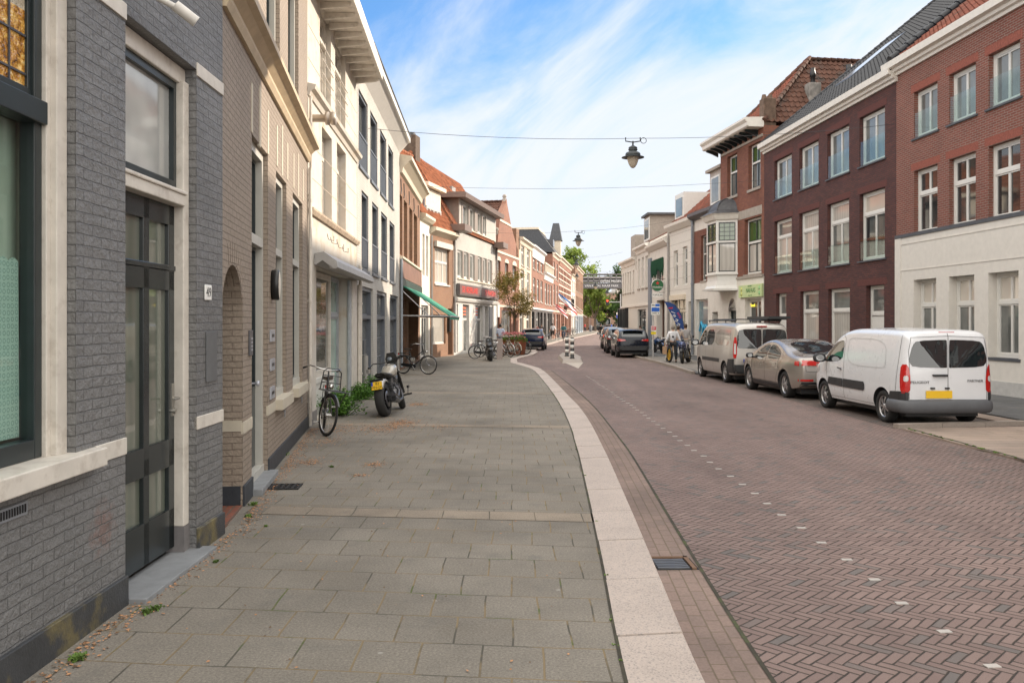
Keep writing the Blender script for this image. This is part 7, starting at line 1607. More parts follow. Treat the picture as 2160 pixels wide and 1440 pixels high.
def bush(label, px, py, rx, ry, h, n, seed, ls=.035):
    q = gp(px, py); r_ = empty('wall_shrub', q, 0, label, 'shrub', 'green plants growing at the foot of the shop wall'); rg = random.Random(seed); st = MB(); lf = MB()
    for _ in range(int(n/22)):
        x, y = rg.gauss(0, rx*.35), rg.gauss(0, ry*.35); z1 = h*rg.uniform(.4, 1.05)*math.exp(-(x/rx)**2*.5); tip = Vector((x*1.5+rg.gauss(0, .06), y*1.3+rg.gauss(0, .06), z1)); st.tube([(x*.5, y*.5, 0), tuple(tip*.55), tuple(tip)], [.006, .004, .002], 4)
        for _ in range(22):
            t = rg.uniform(.2, 1.05); p = Vector((x*.5, y*.5, 0)).lerp(tip, t)+Vector((rg.gauss(0, .05), rg.gauss(0, .05), rg.gauss(0, .04))); p.z = max(.02, p.z); n_ = Vector((rg.gauss(0, .7), rg.gauss(0, .7), 1)).normalized(); u = n_.orthogonal().normalized(); u.rotate(Matrix.Rotation(rg.uniform(0, 6.28), 3, n_)); w_ = n_.cross(u); s = ls*rg.uniform(.5, 1.3)
            lf.add([p-u*s, p-u*s*.2+w_*s*.5-n_*s*.1, p+u*s, p-u*s*.2-w_*s*.5-n_*s*.1], [(0, 1, 2, 3)])
    st.build('stem', LFD, r_, uv=False); lf.build('foliage', LFH, r_, uv=False)
bush('leafy green weed bush beside the black carrier bicycle', 716, 874, .36, .75, .48, 2800, 1); bush('small round green bush in front of the utility cabinet', 757, 842, .30, .5, .36, 1800, 2); bush('narrow green weed between cabinet and motorcycle', 786, 832, .18, .4, .48, 1200, 3)
# ------------------------------------------------------------------ bicycles
BKF = mat('bike_black', (.012, .012, .013), .3, coat=.5, var=.1); STL = mat('steel_bright', (.55, .54, .52), .25, metal=1, var=.05); LTH = mat('saddle_leather', (.05, .035, .025), .5); WSH = mat('whitewall', (.45, .43, .40), .7)
def wheel_b(parent, x, r=.34, fat=.02, rimm=None, spokes=18, name='wheel', M=None, z=None):
    M = M or Matrix.Translation((x, 0, r)); mb = MB(); ring = lambda rr_: [M @ Vector((rr_*math.cos(2*math.pi*i/36), 0, rr_*math.sin(2*math.pi*i/36))) for i in range(36)]
    mb.tube(ring(r-fat), fat, 8, closed=True); t = mb.build(name, RUB, parent, uv=False); mb = MB(); mb.tube(ring(r-fat*2-.008), .012 if fat < .03 else .025, 6, closed=True)
    for i in range(spokes): a = 2*math.pi*i/spokes; sg = (-1)**i; mb.tube([M @ Vector((.02*math.cos(a+.8), sg*.03, .02*math.sin(a+.8))), M @ Vector(((r-fat*2-.01)*math.cos(a), 0, (r-fat*2-.01)*math.sin(a)))], .0018 if fat < .03 else .012, 4, cap=False)
    mb.tube([M @ Vector((0, -.05, 0)), M @ Vector((0, .05, 0))], .02, 8); mb.build('rim', rimm or STL, t, uv=False)
def bicycle(label, pos, yaw, steer=0, col=None, lean=0, carrier=False, group='bicycles parked on the left pavement', name='bicycle', fat=.02, rimm=None, rack=True, case=True, s=1.0, hb=None):
    col = col or BKF; r_ = empty(name, pos, yaw, label, 'bicycle', group); r_.rotation_euler = (lean, 0, yaw); r_.scale = (s, s, s)
    R_ = .345; xr, xf = -.52, .58; hd_t, hd_b = Vector((.36, 0, .95)), Vector((.42, 0, .66)); bb = Vector((-.05, 0, .30)); st_ = Vector((-.20, 0, .74)); mb = MB()
    mb.tube([bb, st_+Vector((-.03, 0, .12))], .016, 8); mb.tube([hd_b, hd_t], .02, 8); mb.tube([hd_t-Vector((0, 0, .1)), bb+Vector((0, 0, .25)), bb+Vector((-.06, 0, .22))], .015, 8); mb.tube([hd_b, bb], .018, 8)
    for sd in (-1, 1): mb.tube([bb, (xr, sd*.06, R_)], .010, 6); mb.tube([st_, (xr, sd*.06, R_)], .009, 6)
    mb.build('frame', col, r_, uv=False)
    S_ = Matrix.Translation(hd_b) @ Matrix.Rotation(steer, 4, Vector((-.06, 0, .29)).normalized()) @ Matrix.Translation(-hd_b); P = lambda *p: S_ @ Vector(p)
    mb = MB(); mb.tube([P(.36, 0, .95), P(.34, 0, 1.06)], .014, 8)
    for sd in (-1, 1): mb.tube([P(.42, 0, .68), P(.44, sd*.05, .64), P(.50, sd*.06, .5), P(xf, sd*.06, R_)], .011, 6)
    fk = mb.build('fork', col, r_, uv=False)
    mb = MB()
    if hb != 'flat': mb.tube([P(.08, -.30, 1.08), P(.20, -.28, 1.12), P(.33, -.20, 1.10), P(.36, 0, 1.07), P(.33, .20, 1.10), P(.20, .28, 1.12), P(.08, .30, 1.08)], .011, 8)
    else: mb.tube([P(.26, -.34, 1.08), P(.35, -.1, 1.06), P(.35, .1, 1.06), P(.26, .34, 1.08)], .013, 8)
    h_ = mb.build('handlebar', STL, r_, uv=False); mb = MB()
    for sd in (-1, 1): mb.tube([P(.10, sd*.30, 1.085), P(.0, sd*.31, 1.06)], .017, 8)
    mb.build('grip', BLK, h_, uv=False)
    wheel_b(r_, xr, R_, fat, rimm); wheel_b(r_, xf, R_, fat, rimm, M=S_ @ Matrix.Translation((xf, 0, R_)))
    mb = MB(); c = st_+Vector((-.05, 0, .16)); mb.prism([(c.x-.14, -.10), (c.x-.15, .10), (c.x-.02, .07), (c.x+.14, .02), (c.x+.14, -.02), (c.x-.02, -.07)], 'z', c.z-.02, c.z+.035); bevel(mb.build('saddle', LTH, r_, uv=False), .02, 3)
    mb = MB(); arc = lambda cx, q, a0, a1, w_, T=Matrix(): [T @ Vector((cx+q*math.cos(R(a0+(a1-a0)*i/12)), 0, R_+q*math.sin(R(a0+(a1-a0)*i/12)))) for i in range(13)]
    for A_ in (arc(xr, R_+.025, 40, 185, 0), arc(xf, R_+.025, 30, 150, 0, S_)):
        for p, q_ in zip(A_, A_[1:]): d = (q_-p); mb.add([p+Vector((0, -.028, -.008)), p+Vector((0, .028, -.008)), q_+Vector((0, .028, -.008)), q_+Vector((0, -.028, -.008)), p+Vector((0, 0, .004)), q_+Vector((0, 0, .004))], [(0, 4, 5, 3), (4, 1, 2, 5)])
    mb.build('mudguard', col, r_, uv=False)
    mb = MB()
    if case: mb.prism([(.06, .36), (.10, .30), (.05, .23), (-.45, .29), (-.56, .32), (-.56, .38), (-.45, .40)], 'y', -.075, -.045)
    else: mb.lathe([(.09, 0), (.09, .008)], 20, M=Matrix.Translation((bb.x, -.05, bb.z)) @ Matrix.Rotation(R(90), 4, 'X'))
    mb.build('chain_case', BLK, r_, uv=False)
    mb = MB(); mb.tube([(bb.x, -.09, bb.z), (bb.x+.12, -.10, bb.z-.12)], .009, 6); mb.tube([(bb.x, .09, bb.z), (bb.x-.12, .10, bb.z+.12)], .009, 6); mb.tube([(bb.x, -.09, bb.z), (bb.x, .09, bb.z)], .015, 8); mb.box(bb.x+.07, bb.x+.17, -.19, -.10, bb.z-.135, bb.z-.11); mb.box(bb.x-.17, bb.x-.07, .10, .19, bb.z+.11, bb.z+.135); mb.build('crank', STL, r_, uv=False)
    if rack:
        mb = MB(); mb.tube([(xr-.16, -.06, .76), (xr-.16, .06, .76), (-.24, .06, .76), (-.24, -.06, .76)], .007, 6, closed=True); mb.tube([(xr-.0, -.06, .76), (xr, -.07, R_)], .006, 6); mb.tube([(xr, .06, .76), (xr, .07, R_)], .006, 6); mb.build('luggage_rack', col, r_, uv=False)
    mb = MB(); mb.box(xr-.20, xr-.17, -.03, .03, .70, .75); mb.build('rear_lamp', REDL, r_, uv=False); mb = MB(); mb.lathe([(0, .05), (.04, .045), (.045, 0), (.03, -.05), (0, -.06)], 12, M=S_ @ Matrix.Translation((.50, 0, .82)) @ Matrix.Rotation(R(90), 4, 'Y')); mb.build('headlamp', STL, r_, uv=False)
    if carrier:
        mb = MB(); w_, d0, d1, z0, z1 = .20, .50, .80, .76, 1.12
        mb.tube([P(d0, -w_, z0), P(d0, w_, z0), P(d1, w_, z0), P(d1, -w_, z0)], .010, 6, closed=True)
        for y in (-.12, -.04, .04, .12): mb.tube([P(d0, y, z0), P(d1, y, z0)], .007, 6)
        mb.tube([P(d0, -w_+.02, z0), P(d0, -w_+.04, z1-.06), P(d0, -w_+.10, z1), P(d0, w_-.10, z1), P(d0, w_-.04, z1-.06), P(d0, w_-.02, z0)], .010, 6)
        for z in (z0+.12, z0+.24): mb.tube([P(d0, -w_+.03, z), P(d0, w_-.03, z)], .008, 6)
        for sd in (-1, 1): mb.tube([P(d1-.05, sd*w_*.9, z0), P(xf, sd*.08, R_)], .008, 6)
        mb.build('front_carrier', col, r_, uv=False)
    return r_
# near bicycle with carrier, leaning on the wall, front towards the camera
bicycle('black bicycle with big front carrier leaning on the wall nearest the camera', (-3.24, 14.55, PZ), R(-77), steer=R(24), lean=R(-4), carrier=True, group=None, s=1.0)
bicycle('black step through bicycle standing alone under the green awning', (-3.52, 30.6, PZ), R(-28), steer=R(8), group=None, lean=R(2), s=1.0)
for (px, py, yaw, lab, col) in ((1022, 757, 8, 'dark bicycle leftmost in the cluster before the red lettered shop', None), (1034, 754, 172, 'grey bicycle second in the cluster before the red lettered shop', mat('bike_grey', (.2, .21, .22), .3)), (1064, 753, 128, 'silver bicycle just right of the granite post', mat('bike_silver', (.45, .45, .44), .3, metal=.6)), (1080, 750, 125, 'pale bicycle leaning on the rusty planter', mat('bike_pale', (.42, .38, .30), .4)), (1111, 748, 140, 'dark bicycle half hidden behind the rusty planter', None)):
    q = gp(px, py); bicycle(lab, q+Vector((0, .4, 0)) if px < 1111 else Vector((.45, 49.8, PZ)), R(yaw), R(12), col, lean=R(3))
for k, (px, py, yaw) in enumerate(((1196, 711, 100), (1202, 709, 60), (1208, 707, 80), (1213, 705, 110), (1176, 716, 70))):
    bicycle(('dark bicycle parked by the striped facade, nearest of the far row', 'bicycle second in the far row by the striped facade', 'bicycle third in the far row by the striped facade', 'bicycle farthest in the row by the striped facade', 'bicycle standing alone near the balustrade house')[k], gp(px, py), R(yaw), R(10), lean=R(3), group='bicycles parked along the far facades')
q = gp(1414, 764); YR = mat('yellow_rim', (.70, .42, .03), .4); fb_ = bicycle('black fat tyred electric bicycle with yellow rims at the right kerb', (q.x, q.y+.55, PZ), R(-96), R(14), fat=.05, rimm=YR, group=None, name='fat_bicycle', hb='flat', case=False, s=1.05)
# ------------------------------------------------------------------ motorcycles
def motorcycle(label, pos, yaw, tank, plate='', steer=0, lean=0, s=1.0, fairing=None, group=None, cat='motorcycle', sport=False):
    r_ = empty('motorcycle', pos, yaw, label, cat, group); r_.rotation_euler = (lean, 0, yaw); r_.scale = (s, s, s)
    Rr, Rf = .33, .33; xr, xf = -.72, .76
    def tyre(x, r, w, M):
        mb = MB(); prof = [(r*.62, -w*.42), (r*.80, -w*.5), (r*.93, -w*.42), (r*.985, -w*.22), (r, 0), (r*.985, w*.22), (r*.93, w*.42), (r*.80, w*.5), (r*.62, w*.42)]; MM = M @ Matrix.Rotation(R(90), 4, 'X'); mb.lathe(prof, 40, M=MM); t = mb.build('wheel', RUB, r_, uv=False)
        mb = MB(); mb.lathe([(r*.63, -w*.35), (r*.63, w*.35)], 32, M=MM); mb.lathe([(r*.16, -w*.5), (r*.16, w*.5)], 16, M=MM)
        for i in range(10): a = 2*math.pi*i/10; mb.tube([MM @ Vector((r*.14*math.cos(a), r*.14*math.sin(a), 0)), MM @ Vector((r*.63*math.cos(a+.12), r*.63*math.sin(a+.12), 0))], .012, 6)
        mb.lathe([(r*.48, w*.5), (r*.48, w*.5+.006), (r*.2, w*.5+.006)], 24, M=MM); mb.build('rim', RIMD if not sport else mat('bronze_rim', (.35, .25, .12), .4, metal=.6), t, uv=False)
    tyre(xr, Rr, .19, Matrix.Translation((xr, 0, Rr))); hb = Vector((.40, 0, .80)); S_ = Matrix.Translation(hb) @ Matrix.Rotation(steer, 4, Vector((-.45, 0, .9)).normalized()) @ Matrix.Translation(-hb); P = lambda *p: S_ @ Vector(p)
    tyre(xf, Rf, .14, S_ @ Matrix.Translation((xf, 0, Rf)))
    mb = MB()
    for sd in (-1, 1): mb.tube([P(.34, sd*.09, .98), P(.52, sd*.09, .66)], .026, 8); mb.tube([P(.52, sd*.09, .68), P(xf, sd*.09, Rf)], .035, 8)
    mb.box(.28, .42, -.13, .13, .92, .96, M=S_); mb.build('fork', BLK, r_, uv=False)
    mb = MB(); mb.tube([(.36, 0, .86), (.0, 0, .62), (-.35, 0, .60), (-.60, 0, .70)], .03, 8); mb.tube([(.34, 0, .80), (.22, 0, .40), (-.25, 0, .34), (-.32, 0, .55)], .026, 8); mb.box(-.74, -.28, -.10, -.06, .30, .36); mb.box(-.74, -.28, .06, .10, .30, .36); mb.build('frame', BLK, r_, uv=False)
    # engine: V twin with fins, cases, exhausts
    mb = MB(); mb.lathe([(0, -.16), (.15, -.15), (.17, -.05), (.17, .05), (.15, .15), (0, .16)], 20, M=Matrix.Translation((-.02, 0, .38)) @ Matrix.Rotation(R(90), 4, 'X')); mb.box(-.28, .18, -.13, .13, .24, .42)
    for a, x in ((25, .06), (-28, -.12)):
        for i in range(9): M = Matrix.Translation((x, 0, .44)) @ Matrix.Rotation(R(a), 4, 'Y'); q = .085 if i % 2 else .105; mb.box(-q, q, -q, q, i*.028, i*.028+.026, M=M)
    e = mb.build('engine', mat('engine_metal', (.16, .16, .165), .4, metal=.7, var=.3), r_, uv=False); mb = MB()
    mb.tube([(.12, -.10, .55), (.22, -.16, .42), (.10, -.19, .26), (-.2, -.20, .24), (-.42, -.20, .27)], .026, 10); mb.tube([(-.16, -.12, .58), (-.10, -.19, .44), (-.25, -.20, .34), (-.42, -.20, .33)], .026, 10); mb.tube([(-.35, -.20, .25), (-.62, -.21, .30), (-.70, -.21, .32)], [.05, .065, .06], 14, cap=True); mb.tube([(-.40, -.20, .34), (-.66, -.21, .40), (-.72, -.21, .41)], [.04, .055, .05], 14); mb.build('exhaust', RIMD if not sport else BLK, r_, uv=False); mb = MB(); mb.tube([(-.705, -.21, .321), (-.71, -.21, .322)], .045, 12); mb.build('exhaust_mouth', BLK, r_, uv=False)
    # tank, seat, fenders as lofted bodies
    def loft(name, m, secs, seg=16, p=.75):
        mb = MB(); vs = []; fs = []
        for (x, z, hw_, hh) in secs:
            for k in range(seg): a = 2*math.pi*k/seg; vs.append((x, hw_*math.copysign(abs(math.cos(a))**p, math.cos(a)), z+hh*math.copysign(abs(math.sin(a))**p, math.sin(a))))
        for i in range(len(secs)-1):
            for k in range(seg): fs.append((i*seg+k, i*seg+(k+1) % seg, (i+1)*seg+(k+1) % seg, (i+1)*seg+k))
        fs += [tuple(range(seg)), tuple((len(secs)-1)*seg+k for k in range(seg))[::-1]]; mb.add(vs, fs, 0, True); return mb.build(name, m, r_, uv=False)
    tk = loft('tank', tank, [(-.14, .78, .05, .03), (-.12, .79, .10, .06), (0, .82, .14, .10), (.15, .85, .155, .12), (.28, .86, .13, .11), (.36, .86, .07, .07), (.38, .86, .03, .03)])
    loft('seat', mat('seat_vinyl', (.02, .019, .018), .45), [(-.62, .80, .08, .02), (-.60, .80, .12, .045), (-.45, .775, .15, .05), (-.28, .745, .155, .045), (-.14, .77, .09, .04), (-.10, .79, .05, .02)])
    mb = MB()
    def fender(cx, r, a0, a1, w, T=Matrix()):
        n = 14; vs = []; fs = []
        for i in range(n+1):
            a = R(a0+(a1-a0)*i/n)
            for (dy, dr) in ((-w, -.05), (-w*.85, 0), (0, .015), (w*.85, 0), (w, -.05)): vs.append(T @ Vector((cx+(r+dr)*math.cos(a), dy, Rr+(r+dr)*math.sin(a))))
        for i in range(n):
            for k in range(4): fs.append((i*5+k, i*5+k+1, i*5+6+k, i*5+5+k))
        mb.add(vs, fs, 0, True)
    fender(xr, Rr+.06, 60, 140, .12); f_ = mb.build('fender', tank, r_, uv=False); f_.modifiers.new('s', 'SOLIDIFY').thickness = .005; mb = MB(); fender(xf, Rf+.04, 35, 130, .085, S_); f_ = mb.build('fender', BLK, r_, uv=False); f_.modifiers.new('s', 'SOLIDIFY').thickness = .005
    mb = MB(); mb.tube([P(.12, -.40, 1.02), P(.20, -.34, 1.06), P(.30, -.14, 1.03), P(.30, .14, 1.03), P(.20, .34, 1.06), P(.12, .40, 1.02)], .013, 8); mb.tube([P(.12, -.40, 1.02), P(.02, -.44, 1.0)], .02, 8); mb.tube([P(.12, .40, 1.02), P(.02, .44, 1.0)], .02, 8); hbo = mb.build('handlebar', BLK, r_, uv=False)
    for sd in (-1, 1):
        mb = MB(); mb.tube([P(.18, sd*.36, 1.05), P(.16, sd*.44, .97 if not sport else 1.18)], .007, 6); c = P(.14, sd*.46, .94 if not sport else 1.22); mb.lathe([(0, .02), (.05, .015), (.055, 0)], 16, M=Matrix.Translation(c) @ Matrix.Rotation(R(90), 4, 'Y')); o = mb.build('mirror', BLK, r_, uv=False)
        mb = MB(); mb.lathe([(.052, -.002), (0, -.003)], 16, M=Matrix.Translation(c) @ Matrix.Rotation(R(90), 4, 'Y')); mb.build('mirror_glass', CHR, o, uv=False)
    mb = MB(); mb.lathe([(0, -.06), (.07, -.05), (.09, .02), (.085, .05), (0, .06)], 18, M=S_ @ Matrix.Translation((.46, 0, .86)) @ Matrix.Rotation(R(90), 4, 'Y')); mb.build('headlamp', BLK, r_, uv=False)
    mb = MB(); mb.lathe([(0, .02), (.05, .02), (.055, -.02), (0, -.02)], 18, M=S_ @ Matrix.Translation((.33, 0, 1.07)) @ Matrix.Rotation(R(-40), 4, 'Y')); mb.build('gauge', mat('gauge_face', (.12, .14, .16), .1), r_, uv=False)
    if fairing:
        loft('fairing', fairing, [(.30, .70, .10, .2), (.45, .78, .20, .24), (.62, .82, .17, .17), (.78, .80, .04, .05)]); loft('tail', fairing, [(-.95, .92, .03, .02), (-.75, .88, .09, .05), (-.4, .80, .12, .06)])
    else:
        mb = MB(); mb.prism([(-.11, .98), (-.13, 1.08), (-.08, 1.20), (.08, 1.20), (.13, 1.08), (.11, .98)], 'x', .43, .437); mb.build('wind_screen', mat('smoked_screen', (.03, .03, .03), .15), r_, uv=False)
    mb = MB(); mb.tube([(.02, .12, .30), (-.12, .26, .03)], .012, 6); mb.build('side_stand', BLK, r_, uv=False)
    mb = MB(); mb.tube([(.24, .14, .30), (.24, .36, .32)], .018, 8); mb.build('foot_peg', BLK, r_, uv=False); mb = MB(); mb.tube([(.24, -.14, .30), (.24, -.36, .32)], .018, 8); mb.box(.20, .28, -.32, -.28, .44, .49); mb.tube([(.24, -.28, .33), (.24, -.30, .46)], .007, 6); mb.build('foot_peg', BLK, r_, uv=False)
    if plate:
        mb = MB(); MM = Matrix(((0, 0, -1, -1.02), (-1, 0, 0, 0), (0, 1, 0, .62), (0, 0, 0, 1))) @ Matrix.Rotation(R(-12), 4, 'X'); mb.box(-.105, .105, -.075, .075, 0, .006, M=MM); p = mb.build('number_plate', PLATE, r_, uv=False); mb = MB(); mb.box(-.105, -.07, .0, .075, .0062, .007, M=MM); mb.build('plate_band', PBLUE, p, uv=False); l1, l2 = plate.split('/')
        text_mesh('plate_letters', l1, .075, BLK, p, MM @ Matrix.Translation((.015, .036, .0075)), .0005); text_mesh('plate_letters', l2, .075, BLK, p, MM @ Matrix.Translation((0, -.036, .0075)), .0005)
        mb = MB(); mb.box(-1.01, -.90, -.02, .02, .60, .72); mb.box(-1.0, -.98, -.13, .13, .70, .74); mb.build('plate_bracket', BLK, r_, uv=False)
    return r_
tkm = mat('ivory_tank', (.36, .34, .30), .2, coat=1, var=.03)
a_, f_ = Vector((-2.50, 17.05)), Vector((-2.56, 18.5)); d = (f_-a_).normalized(); mc = motorcycle('ivory and black cruiser motorcycle with yellow number plate beside the shop', (-2.46, 17.65, PZ), math.atan2(1.45, .14), tkm, '82/MN-JX', steer=R(14), lean=R(-9), s=1.04)
q = gp(1461, 768); motorcycle('blue and black sport motorcycle parked nose out behind the silver van', (q.x-.05, q.y+1.3, PZ), R(248), mat('moto_blue', (.010, .02, .10), .2, coat=1), steer=R(5), lean=R(4), fairing=MATS['moto_blue'], sport=True)
q = gp(1393, 745); sc_ = motorcycle('blue scooter standing by the pub doorway', (q.x, q.y+.6, PZ), R(100), mat('scooter_blue', (.02, .06, .16), .3, coat=1), lean=R(3), s=.9, fairing=MATS['scooter_blue'], cat='scooter')
q = gp(1032, 762); motorcycle('black moped seen from behind between bicycles', (q.x, q.y+.8, PZ), R(96), BLK, lean=R(-3), s=.92, cat='moped')
# ------------------------------------------------------------------ signs on the right pavement
q = gp(1378, 755); bs = empty('bus_stop_sign', q, R(4), 'bus stop pole with white and blue board, red notice and yellow strip', 'sign'); zt = lambda py: HC-PZ+(HZ-py)/F*q.y
mb = MB(); mb.tube([(0, .04, 0), (0, .04, zt(640))], .035, 10); mb.build('pole', MATS['mast_grey'], bs); BLS = mat('stop_blue', (.02, .12, .50), .4)
mb = MB(); mb.box(-.12, .34, -.03, .0, zt(664), zt(640)); o = mb.build('stop_board', WPL, bs); mb = MB(); mb.box(-.10, .32, -.036, -.031, zt(657), zt(648.5)); mb.box(.10, .33, -.037, -.032, zt(646), zt(641)); mb.build('blue_field', BLS, o); mb = MB(); mb.box(-.09, .07, -.036, -.031, zt(644.5), zt(642.8)); mb.box(-.06, .18, -.036, -.031, zt(661), zt(660)); mb.lathe([(.03, 0), (0, .002)], 10, M=Matrix.Translation((.26, -.033, zt(660.5))) @ Matrix.Rotation(R(90), 4, 'X')); mb.build('printed_line', BLK, o)
mb = MB(); mb.box(-.12, .16, -.03, .0, zt(698.5), zt(687)); o = mb.build('notice_board', WPL, bs); mb = MB(); mb.box(-.10, .14, -.036, -.031, zt(696), zt(688)); mb.build('red_field', mat('notice_red', (.55, .03, .06), .5), o); mb = MB(); mb.box(-.12, .14, -.03, 0, zt(705), zt(699.5)); mb.build('yellow_strip', mat('strip_yellow', (.75, .58, .02), .5), bs)
mb = MB()
for k in range(3): mb.box(-.08, .12-.03*k, -.04, -.0365, zt(690+k*2.2), zt(689.2+k*2.2))
mb.build('printed_line', WPL, bs)
Yh = 54.5; ph = at(1387, 602, Yh); hs_ = empty('beer_sign', (ph.x, Yh, ph.z), R(-6), 'round green beer sign with red star projecting from the pub front', 'sign'); GRN = mat('beer_green', (.004, .10, .025), .4); Mf = Matrix.Rotation(R(90), 4, 'X')
mb = MB(); mb.lathe([(.40, -.07), (.40, .07), (.375, .075), (.37, .07)], 36, M=Mf); mb.build('rim', STL, hs_); mb = MB(); mb.lathe([(.372, .06), (.0, .062)], 36, M=Mf); mb.lathe([(.372, -.06), (.0, -.062)], 36, M=Mf); o = mb.build('sign_disc', GRN, hs_)
text_mesh('sign_letters', 'Heineken', .165, WPL, o, Matrix.Translation((0, -.066, -.10)) @ Mf, .003); st5 = [((.13 if i % 2 == 0 else .05)*math.sin(math.pi*i/5), .15+(.13 if i % 2 == 0 else .05)*math.cos(math.pi*i/5)) for i in range(10)]; mb = MB(); mb.prism(st5, 'y', -.072, -.063); mb.build('star', mat('star_red', (.65, .01, .01), .4), o); mb = MB(); mb.box(-.29, .29, -.068, -.0635, -.19, -.175); mb.build('printed_line', mat('sign_line', (.3, .45, .3), .5), o)
mb = MB(); mb.tube([(.1, 0, .42), (.6, 0, .42)], .02, 6); mb.tube([(.1, 0, -.45), (.6, 0, -.45)], .02, 6); mb.tube([(0, 0, .42), (0, 0, .39)], .02, 6); mb.build('wall_bracket', BLK, hs_); mb = MB(); mb.box(-.36, .34, -.04, .04, -.74, -.50); o = mb.build('name_board', WPL, hs_); text_mesh('sign_letters', 'POPULAR', .15, BLK, o, Matrix.Translation((0, -.044, -.62)) @ Mf, .003)
# feather banner
Yf = 47.0; p0 = at(1441, 742, Yf); bf = empty('beach_flag', (p0.x+.02, Yf, PZ), R(0), 'dark blue curved feather flag with white letters outside the white house', 'flag'); zf = lambda py: HC-PZ+(HZ-py)/F*Yf; xf_ = lambda px: (px-1080)/F*Yf-p0.x
outl = [(1401, 636.5), (1412, 638), (1422, 643), (1431, 653), (1437, 667), (1441, 684), (1443, 702), (1443, 716), (1437, 712), (1432, 700), (1425, 683), (1416, 664), (1408, 650)]
mb = MB(); mb.prism([(xf_(a), zf(c)) for a, c in outl], 'y', -.012, .012); ban = mb.build('banner', mat('banner_blue', (.012, .05, .20), .6), bf)
mb = MB(); mb.tube([(xf_(1443), 0, 0.0), (xf_(1444), 0, zf(716)), (xf_(1443.5), 0, zf(700)), (xf_(1441.8), 0, zf(684)), (xf_(1437.6), 0, zf(666.5)), (xf_(1431.5), 0, zf(652.5)), (xf_(1422), 0, zf(642.3)), (xf_(1412), 0, zf(637.3)), (xf_(1400), 0, zf(636))], .014, 6); mb.build('flag_pole', BLK, bf); mb = MB(); mb.box(-.25, .35, -.2, .2, 0, .03); mb.build('foot_plate', BLK, bf)
for ch, px, py in (('a', 1434.5, 694), ('n', 1431, 685), ('n', 1427, 676), ('e', 1422.5, 666.5), ('l', 1418.5, 658.5)): text_mesh('banner_letter', ch, .36, WPL, ban, Matrix.Translation((xf_(px), -.015, zf(py))) @ Mf @ Matrix.Rotation(R(-115), 4, 'Z'), .002)
text_mesh('banner_letter', 'BIKES', .15, mat('banner_red', (.6, .05, .08), .6), ban, Matrix.Translation((xf_(1431.5), -.015, zf(665))) @ Mf @ Matrix.Rotation(R(-62), 4, 'Z'), .002)
mb = MB(); mb.prism([(xf_(1409), zf(648.5)), (xf_(1419), zf(648)), (xf_(1417), zf(651)), (xf_(1410), zf(650.5))], 'y', -.018, -.0125); mb.build('banner_mark', RC, ban)
# ------------------------------------------------------------------ people
SKIN = mat('skin', (.50, .30, .21), .55, var=.06); HAIRB = mat('hair_brown', (.05, .03, .02), .7, var=.3); HAIRG = mat('hair_grey', (.22, .19, .16), .7); HAIRK = mat('hair_black', (.012, .011, .010), .6)
def cloth(n, c): return mat('cloth_'+n, c, .9, var=.12, scale=9, bmp=.3, bscale=18)
def skin_mesh(name, pts, edges, rad, m, parent, root=0, sub=1):
    me = bpy.data.meshes.new(name); me.from_pydata([tuple(p) for p in pts], edges, []); o = bpy.data.objects.new(name, me); COL.objects.link(o)
    o.modifiers.new('skin', 'SKIN'); sv = me.skin_vertices[0].data
    for i, r_ in enumerate(rad): sv[i].radius = (r_, r_) if not isinstance(r_, tuple) else r_
    sv[root].use_root = True; sb = o.modifiers.new('s', 'SUBSURF'); sb.levels = sb.render_levels = sub
    dg = bpy.context.evaluated_depsgraph_get(); m2 = bpy.data.meshes.new_from_object(o.evaluated_get(dg)); o.modifiers.clear(); o.data = m2; m2.materials.clear(); m2.materials.append(m)
    for p in m2.polygons: p.use_smooth = True; p.material_index = 0
    o.parent = parent; return o
